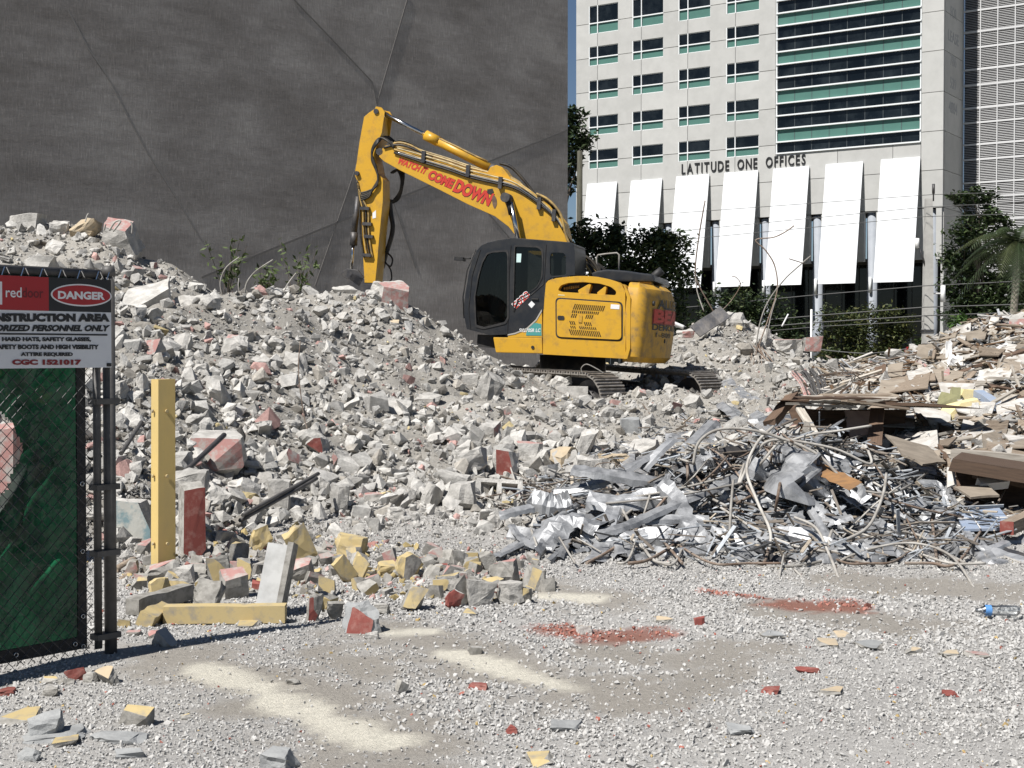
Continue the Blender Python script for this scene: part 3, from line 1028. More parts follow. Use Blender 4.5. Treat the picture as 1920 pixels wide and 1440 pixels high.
# ------------------------------------------------------------------ trees, shrubs, palm
def leaf_mesh(clumps, n, size, cols, flat=0.6):
    """clumps: (x,y,z,rx,ry,rz); n leaves; each leaf a bent quad"""
    cl = np.array(clumps)
    vol = (cl[:, 3] * cl[:, 4] * cl[:, 5]) ** 0.75
    pk = rs.choice(len(cl), n, p=vol / vol.sum())
    # sub-clumps give the crown an uneven outline
    sub = []
    for c in cl:
        d = rs.normal(size=(26, 3))
        d /= np.linalg.norm(d, axis=1)[:, None]
        r = rs.uniform(0.45, 1.08, 26)[:, None]
        sub.append(c[:3] + d * r * c[3:6])
    sub = np.array(sub)
    sp = sub[pk, rs.randint(0, 26, n)]
    rad = cl[pk, 3:6].min(1) * 0.30
    p = sp + rs.normal(size=(n, 3)) * rad[:, None] * np.array([1, 1, 0.75])
    Rm = rand_rot(n, flat)
    s = size * rs.uniform(0.6, 1.3, n)
    q = np.array([(-0.5, 0, 0), (0, -0.24, 0.06), (0.5, 0, -0.05), (0, 0.24, 0.06)])
    v = np.einsum('nij,kj->nki', Rm, q) * s[:, None, None] + p[:, None]
    T = np.arange(n * 4).reshape(n, 4)
    cc = np.array(cols)[rs.randint(0, len(cols), n)] * rs.uniform(0.6, 1.35, (n, 1))
    return np_mesh('crown', v.reshape(-1, 3), T, np.repeat(cc, 4, 0))


GREEN = [(0.045, 0.075, 0.025), (0.06, 0.085, 0.03), (0.035, 0.06, 0.022), (0.075, 0.095, 0.03)]
DARKG = [(0.03, 0.05, 0.02), (0.04, 0.062, 0.022), (0.026, 0.045, 0.02), (0.05, 0.072, 0.028)]
OLIVE = [(0.075, 0.09, 0.028), (0.055, 0.075, 0.024), (0.10, 0.105, 0.03), (0.045, 0.06, 0.022)]


def tree(name, label, cat, base_px, d, ells, n, size, cols, trunk_r=0.16, flat=0.7, group=None, stems=1):
    bp = W(base_px, 660, d)
    t = empty(name, label, cat, (bp.x, bp.y, 0), 0, group)
    k = d / FPX
    cl = []
    for e in ells:
        px, py, rx, ry = e[:4]
        dd = d + (e[4] if len(e) > 4 else rs.uniform(-1, 1) * rx * k * 0.6)
        c = W(px, py, dd)
        cl.append((c.x - bp.x, c.y - bp.y, c.z, rx * k, rx * k * 0.9, ry * k))
    link('crown', leaf_mesh(cl, n, size, cols, flat), M['leaf'], t)
    cen = np.array(cl)
    m = MB()
    top = float(cen[:, 2].mean())
    for s in range(stems):
        ox = (s - (stems - 1) / 2) * 0.5
        fork = Vector((ox * 0.7, 0, max(0.3, top * 0.45)))
        m.tube([(ox, 0, -0.1), (ox * 0.9 + 0.05, 0.03, fork.z * 0.5), fork], [trunk_r * 1.25, trunk_r, trunk_r * 0.8], 8)
        for c in cl[s::stems]:
            e = Vector(c[:3])
            mid = fork.lerp(e, 0.5) + Vector((rs.uniform(-.2, .2), rs.uniform(-.2, .2), 0.15 * (e - fork).length))
            m.tube([fork, mid, e], [trunk_r * 0.55, trunk_r * 0.3, trunk_r * 0.08], 5)
            for _ in range(4):
                d_ = Vector(rs.normal(size=3)).normalized()
                e2 = e + Vector((d_.x * c[3], d_.y * c[4], abs(d_.z) * c[5])) * 0.9
                m.tube([mid.lerp(e, 0.6), e2], [trunk_r * 0.16, trunk_r * 0.03], 4)
    m.build('trunk', M['bark'], t)
    return t


tree('street_tree', 'tall dark tree half hidden by the right edge of the charcoal wall', 'tree', 1030, 72,
     [(1078, 222, 20, 26), (1085, 258, 32, 24), (1072, 300, 22, 24), (1072, 345, 10, 20), (1040, 240, 40, 50), (1050, 310, 30, 50), (1098, 268, 20, 16)], 3000, 0.34, DARKG, 0.2)
tree('dense_tree', 'dense dark green tree right behind the excavator counterweight', 'tree', 1180, 52,
     [(1100, 445, 34, 32), (1140, 450, 44, 30), (1180, 480, 55, 45), (1235, 505, 50, 46), (1258, 478, 34, 34), (1282, 525, 26, 34), (1270, 450, 22, 18), (1240, 445, 26, 18), (1120, 505, 50, 55), (1085, 470, 26, 50), (1215, 455, 34, 26), (1160, 550, 60, 50), (1245, 570, 45, 50), (1200, 600, 70, 40), (1090, 560, 40, 50)], 15000, 0.23, DARKG + GREEN, 0.16, stems=2)
tree('shrub', 'dark leafy shrub below the slanted panels, right of the dense tree', 'shrub', 1400, 60,
     [(1345, 580, 28, 40), (1390, 580, 38, 34), (1440, 585, 40, 36), (1485, 610, 32, 34), (1400, 620, 60, 34), (1330, 620, 40, 30), (1460, 640, 50, 24)], 6500, 0.22, DARKG + OLIVE[1:2], 0.08, stems=3)
tree('shrub', 'wispy olive shrub growing at the foot of two grey columns', 'shrub', 1575, 66,
     [(1560, 610, 26, 36), (1590, 610, 30, 40), (1575, 650, 44, 34), (1610, 640, 34, 36), (1560, 670, 40, 20)], 4200, 0.2, OLIVE + DARKG[:1], 0.07, stems=3)
tree('shrub', 'rounded yellowish shrub beside the concrete utility pole', 'shrub', 1655, 65,
     [(1640, 605, 32, 30), (1675, 605, 32, 28), (1650, 640, 44, 34), (1690, 630, 20, 30), (1640, 670, 40, 20)], 4200, 0.2, OLIVE, 0.07, stems=3)
tree('shrub', 'small green shrub at the foot of the concrete utility pole', 'shrub', 1728, 62, [(1726, 645, 14, 16), (1730, 665, 14, 14)], 500, 0.2, GREEN, 0.05)
tree('street_tree', 'open leafy tree in front of the louvred building, left of the palm', 'tree', 1840, 60,
     [(1835, 372, 34, 18), (1800, 372, 26, 12), (1850, 420, 40, 26), (1800, 470, 28, 26), (1840, 490, 48, 36), (1790, 520, 26, 40), (1830, 550, 50, 44), (1880, 560, 50, 50), (1800, 590, 30, 30), (1920, 520, 50, 60), (1960, 580, 60, 60), (1870, 610, 60, 24), (1810, 430, 30, 30), (1850, 590, 50, 30)], 18000, 0.25, DARKG + GREEN[:2], 0.15, stems=2)
tree('shrub', 'bright green bush peeping over the right debris heap', 'shrub', 1806, 50, [(1800, 606, 18, 16), (1818, 612, 18, 12)], 700, 0.18, [(0.07, 0.13, 0.03), (0.05, 0.10, 0.025)], 0.04)

# palm
pb_ = W(1893, 610, 47)
palm = empty('palm_tree', 'palm with drooping fronds at the right edge of the picture', 'palm', (pb_.x, pb_.y, 0))
k = 47 / FPX
pc = W(1910, 455, 47) - Vector((pb_.x, pb_.y, 0))
m = MB()
m.tube([(0, 0, -0.1), (0.05, 0, 1.6), (pc.x * 0.6, pc.y * 0.5, pc.z * 0.65), pc], [0.17, 0.13, 0.12, 0.14], 10)
m.build('trunk', mat_worn('palm_trunk', (0.23, 0.21, 0.17), (0.14, 0.125, 0.10), 5, 0.8, 0.9, bs=0.4, stretch=(1, 1, 8)), palm)
for i in range(30):
    az, el = i * 2.399 + rs.uniform(-.2, .2), rs.uniform(-0.35, 1.25)
    L = rs.uniform(1.9, 2.7)
    V, F, cols = [], [], []
    pts = []
    h = Vector((math.cos(az), math.sin(az), 0))
    for j in range(15):
        t = j / 14
        pts.append(pc + h * (L * t * math.cos(el * (1 - 0.2 * t))) + Vector((0, 0, L * (t * math.sin(el) - 1.0 * t * t * (0.55 + 0.3 * math.cos(el))))))
    side = h.cross(Vector((0, 0, 1)))
    base = np.array([(0.038, 0.056, 0.02), (0.03, 0.045, 0.018), (0.052, 0.064, 0.024)][i % 3])
    for j in range(1, 15):
        tg = (pts[j] - pts[j - 1]).normalized()
        for q in range(2):
            a = pts[j - 1].lerp(pts[j], 0.5 * q + 0.1)
            for sg in (-1, 1):
                ln = 0.55 * math.sin(math.pi * min(1, (j / 15) * 0.85 + 0.15)) + 0.1
                tip = a + (side * sg * 0.8 + tg * 0.65 + Vector((0, 0, -0.45))) .normalized() * ln
                w_ = tg * 0.03
                n0 = len(V)
                V += [a - w_, a + w_, tip]
                F.append((n0, n0 + 1, n0 + 2))
                cols += [base * rs.uniform(0.7, 1.25)] * 3
    for j in range(14):
        n0 = len(V)
        w_ = side * 0.02 * (1.2 - j / 14)
        V += [pts[j] - w_, pts[j] + w_, pts[j + 1]]
        F.append((n0, n0 + 1, n0 + 2))
        cols += [base * 1.3] * 3
    link('frond', np_mesh('frond', np.array([tuple(v) for v in V]), np.array(F), np.array(cols)), M['leaf'], palm)


# weeds by the dark wall
def weed(label, px, py, d, h, n=7, col=(0.07, 0.10, 0.03), group=None, dry=False):
    p = W(px, py, d)
    z0 = float(hz(p.x, p.y))
    t = empty('weed', label, 'plant', (p.x, p.y, z0), 0, group)
    m = MB()
    V, F, cl = [], [], []
    for i in range(n):
        az = rs.uniform(0, 6.28)
        e = Vector((math.cos(az) * h * 0.35, math.sin(az) * h * 0.35, h * rs.uniform(0.6, 1.1)))
        m.tube([(0, 0, -0.05), e * 0.5 + Vector((0, 0, 0.05 * h)), e], [0.008, 0.006, 0.003], 4)
        for j in range(14):
            c = e * rs.uniform(0.3, 1) + Vector(rs.normal(size=3)) * 0.05
            a = Vector(rs.normal(size=3)).normalized() * 0.07
            b = a.orthogonal().normalized() * 0.025
            n0 = len(V)
            V += [c - a, c + b, c + a, c - b]
            F.append((n0, n0 + 1, n0 + 2, n0 + 3))
            cl += [np.array(col) * rs.uniform(0.6, 1.3)] * 4
    m.build('stem', M['bark'], t)
    link('foliage', np_mesh('foliage', np.array([tuple(v) for v in V]), np.array(F), np.array(cl)), M['leaf'], t)


weed('green weed by the charcoal wall, nearest the tall heap', 424, 548, 24.6, 1.1)
weed('small green weed sprouting between the two weeds by the charcoal wall', 496, 556, 24.4, 0.7)
weed('green weed by the charcoal wall, left of the excavator bucket', 556, 548, 24.8, 1.2)

# ------------------------------------------------------------------ poles, wires, stop sign, low wall
wp = W(1086, 660, 63)
t = empty('utility_pole', 'round wooden utility pole beside the slanted panels, top in the leaves', 'pole', (wp.x, wp.y, 0))
m = MB()
m.tube([(0, 0, -0.3), (0, 0, 5), (0.02, 0, 10.6)], [0.17, 0.145, 0.12], 12)
m.build('shaft', M['polewood'], t)
cpz = W(1741, 373, 57)
t = empty('utility_pole', 'square concrete utility pole in front of the building corner', 'pole', (cpz.x, cpz.y, 0))
m = MB()
for (a, b, r0, r1) in ((-0.3, 6.2, 0.215, 0.16), (6.2, cpz.z, 0.16, 0.13)):
    m.add([(-r0, -r0, a), (r0, -r0, a), (r0, r0, a), (-r0, r0, a), (-r1, -r1, b), (r1, -r1, b), (r1, r1, b), (-r1, r1, b)], [(0, 3, 2, 1), (4, 5, 6, 7), (0, 1, 5, 4), (1, 2, 6, 5), (2, 3, 7, 6), (3, 0, 4, 7)])
m.build('shaft', M['polecon'], t)
m = MB()
m.tube([(0.17, -0.1, cpz.z - 0.1), (0.17, -0.1, cpz.z + 0.55)], 0.03, 6)
m.tube([(0.17, -0.1, cpz.z + 0.2), (0.17, -0.1, cpz.z + 0.6)], 0.06, 8)
m.build('insulator', M['darkmetal'], t)
m = MB()
m.tube([(-0.1, -0.1, 4.9), (-0.45, -0.15, 5.9)], 0.04, 6)
m.build('bracket', M['darkmetal'], t)
m = MB()
m.tube([(-0.5, -0.15, 5.75), (-0.5, -0.15, 6.15)], 0.09, 8)
m.build('cutout_fuse', M['white'], t)
m = MB()
m.tube([(0.62, 0, 3.55), (0.62, 0, 4.25)], 0.1, 8)
m.tube([(0.1, 0, 3.9), (0.62, 0, 3.9)], 0.03, 5)
m.build('cable_joint', M['white'], t)
m = MB()
for zz in (1.7, 1.8, 2.3, 2.38):
    m.box(-0.225, 0.225, -0.225, 0.225, zz, zz + 0.035)
m.build('band', M['darkmetal'], t)


def wire(label, pts, r=0.018, sag=0.0, group='overhead wires between the poles'):
    P_ = [W(*p) for p in pts]
    out = []
    for a, b in zip(P_[:-1], P_[1:]):
        for i in range(12):
            t_ = i / 12
            q = a.lerp(b, t_)
            q.z -= sag * 4 * t_ * (1 - t_)
            out.append(q)
    out.append(P_[-1])
    m = MB()
    m.tube(out, r * 0.8, 4)
    o = m.build('overhead_wire', M['wire'])
    tag(o, label, 'wire', group)


wire('topmost thin wire crossing the white panels to the concrete pole top', [(1082, 413, 63), (1745, 365, 57), (2000, 357, 52)], 0.016)
wire('second wire from the top, crossing the white panels', [(1082, 452, 63), (1738, 388, 56.7), (1800, 385, 56), (2000, 376, 52)], 0.016)
wire('third wire from the top, crossing the lower white panels', [(1082, 468, 63), (1737, 406, 56.7), (2000, 398, 52)], 0.016)
wire('slack cable passing just under the white panels into the concrete pole', [(1082, 596, 63), (1523, 553.6, 58.6), (1733, 536, 56.6), (2000, 523, 52)], 0.022)
wire('dark cable in front of the lobby, above the shrub tops', [(1082, 630, 63), (1540, 591, 58.6), (1733, 576, 56.6), (2000, 568, 52)], 0.026)
wire('lowest dark cable, crossing the shrub tops', [(1082, 640, 63), (1540, 604, 58.6), (1733, 592, 56.6), (1930, 585, 52), (2000, 583, 52)], 0.026)
wire('thin dark cable between the two lowest dark cables', [(1082, 652, 63), (1540, 612, 58.6), (1733, 602, 56.6)], 0.018)
wire('pale sagging cable at shrub level, left of the stop sign', [(1535, 655, 58), (1625, 663, 57), (1700, 654, 57)], 0.026, 0.02)

sp = W(1704, 659, 84)
t = empty('stop_sign', 'red octagonal stop sign behind the low valley of rubble', 'sign', (sp.x, sp.y, 0))
m = MB()
zc, r_ = sp.z, 0.31
oc = [(r_ * math.sin(math.pi / 8 + i * math.pi / 4), zc + r_ * math.cos(math.pi / 8 + i * math.pi / 4)) for i in range(8)]
bm_obj('sign_face', prism(oc, -0.05, -0.04), mat_plain('sign_red', (0.32, 0.02, 0.02), 0.5), t)
put_text('lettering', 'STOP', (-0.24, -0.053, zc - 0.1), (0.48, 0, 0), (0, 0, 0.2), (0, -1, 0), M['whitetxt'], t, bold=0.01)
m.tube([(0, 0, 0), (0, 0, zc + 0.2)], 0.03, 6)
m.build('post', M['polecon'], t)
a, b = W(1552, 681, 44), W(1690, 684, 40)
lw = MB()
d_ = (b - a); d_.z = 0
n_ = Vector((-d_.y, d_.x, 0)).normalized() * 0.12
lw.add([v + n_ * s_ + Vector((0, 0, -v.z + zz)) for zz in (-0.1, a.z) for v, s_ in ((a, -1), (b, -1), (b, 1), (a, 1))], [(0, 3, 2, 1), (4, 5, 6, 7), (0, 1, 5, 4), (1, 2, 6, 5), (2, 3, 7, 6), (3, 0, 4, 7)])
tag(lw.build('low_wall', M['polecon']), 'low grey concrete wall at the back of the rubble valley', 'wall')
p = W(1521, 660, 52)
m = MB()
m.tube([(p.x, p.y, 0), (p.x, p.y, W(1521, 580, 52).z)], 0.04, 6)
tag(m.build('thin_post', M['white']), 'thin white post standing among the shrubs', 'post')

# ------------------------------------------------------------------ the excavator
PSI = R(14)
TILT = R(4.3)
ex = empty('excavator', 'yellow tracked excavator with dark grey cab standing on the rubble', 'excavator')
exM = Matrix.Translation(W(1065, 760, 26)) @ Matrix.Rotation(math.pi - PSI, 4, 'Z') @ Matrix.Rotation(-TILT, 4, 'Y')
ex.matrix_world = exM
bpy.context.view_layer.update()
E = Plane(exM)
NEAR = 1.45


def eprof(pts, lat, z2=None):
    """pixels in the zoomed crop -> profile"""
    return [E.xz(px, py, lat) for px, py in pts]


def z2(*pts):
    return [(840 + x / 3.5556, 400 + y / 3.5556) for x, y in pts]


def z1(*pts):
    return [(600 + x / 3.6, 180 + y / 3.6) for x, y in pts]


def round_poly(pts, r=0.05, n=4):
    """round the corners of a profile"""
    out = []
    k = len(pts)
    for i in range(k):
        p0, p, p1 = Vector(pts[i - 1]), Vector(pts[i]), Vector(pts[(i + 1) % k])
        a, b = (p0 - p), (p1 - p)
        ra = min(r, a.length * 0.45, b.length * 0.45)
        A, B = p + a.normalized() * ra, p + b.normalized() * ra
        for j in range(n + 1):
            t = j / n
            q = A * (1 - t) ** 2 + p * 2 * t * (1 - t) + B * t * t
            out.append((q.x, q.y))
    return out


# --- engine side panel with air slot and door
hp = z2((650, 470), (668, 448), (720, 432), (790, 424), (860, 418), (935, 418), (1000, 424), (1070, 438), (1125, 455), (1160, 480), (1182, 520), (1184, 970), (900, 955), (632, 940), (634, 700), (640, 560))
slot = z2((732, 512), (752, 480), (800, 464), (900, 458), (1010, 468), (1085, 490), (1122, 520), (1118, 546), (930, 534), (760, 524))
body = bm_obj('engine_housing', prism(eprof(hp, NEAR), NEAR, NEAR - 0.42, 0.035, 2, holes=[round_poly(eprof(slot, NEAR), 0.03)]), M['yellow'], ex, True)
inner = z2((660, 500), (740, 450), (1000, 445), (1150, 500), (1165, 940), (660, 920))
bm_obj('housing_core', prism(eprof(inner, NEAR), NEAR - 0.2, -1.40), M['black'], ex)
for a in (((865, 512), (945, 466), (952, 478), (935, 540), (870, 534)), ((992, 528), (1050, 482), (1056, 494), (1046, 545), (995, 540))):
    bm_obj('air_fin', prism(eprof(z2(*a), NEAR), NEAR - 0.02, NEAR - 0.3, 0.01), M['yellow'], body, True)
hoses_in = MB()
for i in range(9):
    p = E.at(*z2((775 + i * 12, 512 - i * 2))[0], NEAR - 0.16)
    hoses_in.tube([p, p + Vector((0, 0, 0.05))], 0.012, 5)
hoses_in.build('breather', M['steelpipe'], body)
# door: dark gap then proud plate
dg = eprof(z2((716, 560), (1166, 590), (1166, 854), (718, 832)), NEAR)
bm_obj('door_gap', prism(round_poly(dg, 0.09, 5), NEAR + 0.004, NEAR - 0.01), M['black'], body)
dp = eprof(z2((726, 570), (1157, 599), (1157, 844), (727, 824)), NEAR)
door = bm_obj('engine_door', prism(round_poly(dp, 0.085, 5), NEAR + 0.025, NEAR - 0.01, 0.008, 2), M['yellow'], body, True)
Y_ = NEAR + 0.027
gr = MB()


def slot_quad(px, py, w, h, lean):
    a = [(px + lean, py), (px + w + lean, py), (px + w, py + h), (px, py + h)]
    v = [E.at(*z2(q)[0], Y_) for q in a]
    gr.add([Vector((q.x, y, q.z)) for y in (Y_ - 0.006, Y_) for q in v], [(4, 5, 6, 7), (7, 6, 5, 4)])


for (y, h, spans, sg) in ((604, 36, [(832, 1028)], 1), (646, 18, [(824, 858), (864, 996)], 1), (670, 26, [(818, 852), (914, 958)], 1),
                          (718, 26, [(818, 852), (914, 958)], -1), (750, 18, [(820, 858), (880, 992)], -1), (774, 38, [(820, 1018)], -1)):
    for x0, x1 in spans:
        x = x0
        while x < x1:
            slot_quad(x, y + (x - 830) * 0.07, 7, h, sg * h * 0.38)
            x += 13
gr.build('louvre_slots', M['black'], door, 'stuff')
m = MB()
a, b = E.at(*z2((873, 680))[0], Y_), E.at(*z2((892, 728))[0], Y_)
m.box(min(a.x, b.x), max(a.x, b.x), Y_ - 0.01, Y_ + 0.012, b.z, a.z)
m.build('handle_recess', M['yellowdirty'], door)
bm_obj('latch', prism(round_poly(eprof(z2((732, 682), (778, 684), (778, 712), (732, 710)), NEAR), 0.03), NEAR + 0.033, NEAR), M['black'], door)
m = MB()
a, b = E.at(*z2((1086, 606))[0], Y_), E.at(*z2((1142, 640))[0], Y_)
m.box(min(a.x, b.x), max(a.x, b.x), Y_ - 0.004, Y_ + 0.003, b.z, a.z)
m.build('warning_sticker', M['whitetxt'], door)
m = MB()
a, b = E.at(*z2((735, 540))[0], NEAR), E.at(*z2((778, 550))[0], NEAR)
m.box(min(a.x, b.x), max(a.x, b.x), NEAR, NEAR + 0.004, b.z, a.z)
m.build('warning_sticker', M['foam'], body)
# side skirt under the cab
bm_obj('side_skirt', prism(eprof(z2((300, 826), (628, 830), (630, 935), (318, 928)), NEAR), NEAR, NEAR - 0.5, 0.02, 2), M['yellow'], ex, True)
m = MB()
p = E.at(*z2((565, 893))[0], NEAR)
m.tube([p, p + Vector((0, 0.015, 0))], 0.03, 10)
m.build('bolt', M['black'], ex)
# turntable frame below
fr = E.at(*z2((310, 935))[0], 0)
b1 = E.at(*z2((1180, 965))[0], 0)
m = MB()
m.box(b1.x, fr.x, -1.3, 1.3, b1.z + 0.02, fr.z + 0.35)
m.build('upper_frame', M['black'], ex)
# hood top
bm_obj('hood', prism(eprof(z2((1000, 412), (1040, 398), (1110, 388), (1240, 398), (1330, 412), (1405, 420), (1420, 470), (1000, 470)), 0.0), 0.75, -1.35, 0.05, 2), M['cabgrey'], ex, True)
bm_obj('hood_side', prism(eprof(z2((700, 440), (860, 420), (1050, 435), (1160, 480), (1160, 520), (700, 520)), NEAR), NEAR - 0.35, 0.6, 0.03, 2), M['cabgrey'], ex, True)
m = MB()
m.tube([E.at(*q, 0.1) for q in z2((1000, 400), (990, 300), (1000, 278), (1060, 270), (1125, 264), (1140, 275), (1140, 395))], 0.018, 6)
m.build('handrail', M['cable'], ex)
m = MB()
pe = E.at(*z2((1385, 470))[0], -0.3)
m.tube([pe, pe + Vector((0.02, 0, 0.16)), pe + Vector((-0.1, 0, 0.26))], [0.09, 0.085, 0.08], 10)
m.build('exhaust_pipe', M['black'], ex)

# --- counterweight: curved in plan, drawn as stacked plan outlines
cx0 = E.at(*z2((1180, 700))[0], NEAR).x
cx1 = E.at(*z2((1305, 700))[0], NEAR).x            # where the side turns into the rear
BUL = 0.30


def xrear(lat):
    return cx1 - 0.03 - BUL * (1 - (lat / 1.3) ** 2)


def cw_plan(inset, ex0=0.0):
    pts = [(cx0 + ex0, NEAR - inset)]
    x_c = cx1 + 0.16
    pts.append((x_c + 0.12, NEAR - inset))
    rr = 0.2
    n_ = 7
    for i in range(n_ + 1):
        t = i / n_ * math.pi / 2
        pts.append((x_c - math.sin(t) * (x_c - xrear(1.25)) * 1.0 + inset * math.sin(t), NEAR - inset - (1 - math.cos(t)) * rr))
    for i in range(1, 12):
        l = 1.25 - 2.5 * i / 12
        pts.append((xrear(l) + inset, l * (1 - inset / 1.3)))
    q = [(x, -y) for x, y in reversed(pts[:2 + n_ + 1])]
    return pts + q


zt0 = E.at(*z2((1200, 452))[0], NEAR).z
zt1 = E.at(*z2((1205, 992))[0], NEAR).z
prof = [(zt1, 0.10), (zt1 + 0.10, 0.025), (zt1 + 0.45, 0.0), (zt0 - 0.55, 0.0), (zt0 - 0.28, 0.02), (zt0 - 0.10, 0.09), (zt0 - 0.02, 0.2), (zt0, 0.34)]
vs, fs, n_ = [], [], None
for z, ins in prof:
    pl = cw_plan(ins)
    n_ = len(pl)
    vs += [(x, y, z) for x, y in pl]
for k in range(len(prof) - 1):
    for i in range(n_):
        fs.append((k * n_ + i, k * n_ + (i + 1) % n_, (k + 1) * n_ + (i + 1) % n_, (k + 1) * n_ + i))
fs += [tuple(reversed(range(n_))), tuple(range((len(prof) - 1) * n_, len(prof) * n_))]
bm = bmesh.new()
bv = [bm.verts.new(v) for v in vs]
for f in fs: bm.faces.new([bv[i] for i in f])
bmesh.ops.recalc_face_normals(bm, faces=bm.faces[:])
cwt = bm_obj('counterweight', bm, M['yellowdirty'], ex, True)
# lifting lugs on top
for la in (0.55, -0.55):
    lx = xrear(la) + 0.42
    bm_obj('lifting_lug', prism([(lx - 0.28, zt0 - 0.22), (lx + 0.2, zt0 - 0.1), (lx + 0.12, zt0 + 0.06), (lx - 0.1, zt0 + 0.05)], la - 0.13, la + 0.13, 0.03), M['yellowdirty'], cwt, True)
m = MB()
hx = E.at(*z2((1335, 598))[0], 1.2)
m.tube([(xrear(1.1) + 0.03, 1.1, hx.z), (xrear(1.1) - 0.006, 1.1, hx.z)], 0.045, 12)
m.tube([(xrear(0.55) + 0.03, 0.55, E.at(*z2((1413, 850))[0], 0.55).z)] + [(xrear(0.55) - 0.006, 0.55, E.at(*z2((1413, 850))[0], 0.55).z)], 0.04, 12)
m.build('tow_hole', M['black'], cwt)


def rear_text(name, txt, l0, l1, py, h, mat, bold=0.02, ex_=0.0):
    z = E.at(*z2((1400, py))[0], 0.6).z
    put_text(name, txt, (0, 0, 0), (1, 0, 0), (0, 0, 1), (0, 1, 0), mat, cwt, bold=bold, warp=lambda x, y, q: (xrear(l0 + (l1 - l0) * x) - 0.007 - ex_, l0 + (l1 - l0) * x, z + y * h))


rear_text('lettering', 'ALLIED', 0.98, -0.35, 640, 0.17, M['blacktxt'])
zz0, zz1 = E.at(*z2((1400, 745))[0], 0.6).z, E.at(*z2((1400, 645))[0], 0.6).z
m = MB()
ls = [1.14 - i * 0.2 for i in range(11)]
m.add([(xrear(l) - 0.004, l, z) for l in ls for z in (zz0, zz1)], [(2 * i, 2 * i + 1, 2 * i + 3, 2 * i + 2) for i in range(10)])
m.build('decal_band', mat_worn('dark_red_decal', (0.20, 0.03, 0.025), (0.33, 0.13, 0.04), 7, 0.7, 0.6, bs=0), cwt)
rear_text('lettering', 'BEAN', 1.1, -0.75, 735, 0.25, M['redtxt'], 0.045, 0.004)
rear_text('lettering', 'DEMOLITION', 1.12, -0.85, 782, 0.11, M['blacktxt'])
rear_text('lettering', '1-800', 0.98, 0.25, 828, 0.085, M['blacktxt'], 0.0)
# seam strip between housing and counterweight
bm_obj('housing_lip', prism(eprof(z2((1168, 470), (1186, 486), (1218, 560), (1216, 900), (1196, 972), (1172, 972), (1190, 900), (1192, 560)), NEAR), NEAR + 0.012, NEAR - 0.3, 0.012), M['yellow'], ex, True)

# --- cab: hollow shell with glazed openings
CL0, CL1 = NEAR, 0.42
cabp = z2((125, 772), (108, 690), (106, 610), (118, 520), (140, 390), (158, 320), (190, 250), (222, 214), (262, 196), (330, 184), (420, 170), (560, 180), (700, 190), (805, 196), (838, 214), (846, 250), (846, 412), (690, 430), (655, 455), (645, 560), (640, 640), (600, 690), (520, 760), (440, 798), (395, 808), (280, 812))
w1 = z2((186, 730), (163, 730), (182, 556), (206, 420), (232, 330), (262, 274), (300, 262), (388, 256), (396, 280), (396, 690), (378, 724), (240, 758), (190, 744))[2:]
w2 = z2((448, 222), (598, 228), (624, 250), (628, 330), (622, 430), (590, 490), (535, 530), (470, 566), (450, 640), (440, 640), (440, 560))
w3 = z2((690, 262), (770, 262), (786, 284), (786, 410), (690, 418), (680, 400), (680, 290))
w1p, w2p, w3p = [round_poly(eprof(w, CL0), 0.03, 3) for w in (w1, w2, w3)]
cab = bm_obj('cab', prism(eprof(cabp, CL0), CL0, CL0 - 0.07, 0.012, 2, holes=[w1p, w2p, w3p]), M['cabgrey'], ex, True)
for wp_ in (w1p, w2p, w3p):
    bm_obj('window_pane', prism(wp_, CL0 - 0.03, CL0 - 0.035), M['cabglass'], cab)
for wp_ in (w1p, w2p):
    cx_ = sum(p[0] for p in wp_) / len(wp_)
    cz_ = sum(p[1] for p in wp_) / len(wp_)
    big = [(cx_ + (p[0] - cx_) * 1.09, cz_ + (p[1] - cz_) * 1.055) for p in wp_]
    bm_obj('window_gasket', prism(big, CL0 + 0.012, CL0 - 0.01, 0, holes=[wp_]), M['black'], cab)
m = MB()
for i in range(5):
    a_q, b_q = z2((214 + i * 34, 300), (196 + i * 36, 600))
    m.tube([E.at(*a_q, CL1 + 0.1), E.at(*b_q, CL1 + 0.1)], 0.014, 4)
m.build('guard_mesh', M['cable'], cab)
# far side wall with one long window
f1 = [(x - 0.0, z) for x, z in w1p]
bm_obj('far_side', prism(eprof(cabp, CL0), CL1 + 0.06, CL1, 0, holes=[w1p, w2p, w3p]), M['cabgrey'], cab)
bm_obj('window_pane', prism(w1p, CL1 + 0.03, CL1 + 0.025), M['cabglass'], cab)
# roof, back, floor, front posts: strips across the cab along its outline
op = eprof(cabp, CL0)


def strip(i0, i1, y0, y1, t, name, mat):
    pts = [Vector(op[i]) for i in range(i0, i1 + 1)]
    m = MB()
    k = len(pts)
    cen = Vector((sum(p.x for p in map(Vector, op)) / len(op), sum(p.y for p in map(Vector, op)) / len(op)))
    inn = []
    for i, p in enumerate(pts):
        tg = (pts[min(i + 1, k - 1)] - pts[max(i - 1, 0)]).normalized()
        nn = Vector((-tg.y, tg.x))
        if nn.dot(cen - p) < 0: nn = -nn
        inn.append(p + nn * t)
    vs = []
    for p, q in zip(pts, inn):
        vs += [(p.x, y0, p.y), (p.x, y1, p.y), (q.x, y0, q.y), (q.x, y1, q.y)]
    fs = []
    for i in range(k - 1):
        a, b = 4 * i, 4 * i + 4
        fs += [(a, b, b + 1, a + 1), (a + 2, a + 3, b + 3, b + 2), (a, a + 2, b + 2, b), (a + 1, b + 1, b + 3, a + 3)]
    fs += [(0, 1, 3, 2), (4 * k - 4, 4 * k - 2, 4 * k - 1, 4 * k - 3)]
    m.add(vs, fs)
    return m.build(name, mat, cab)


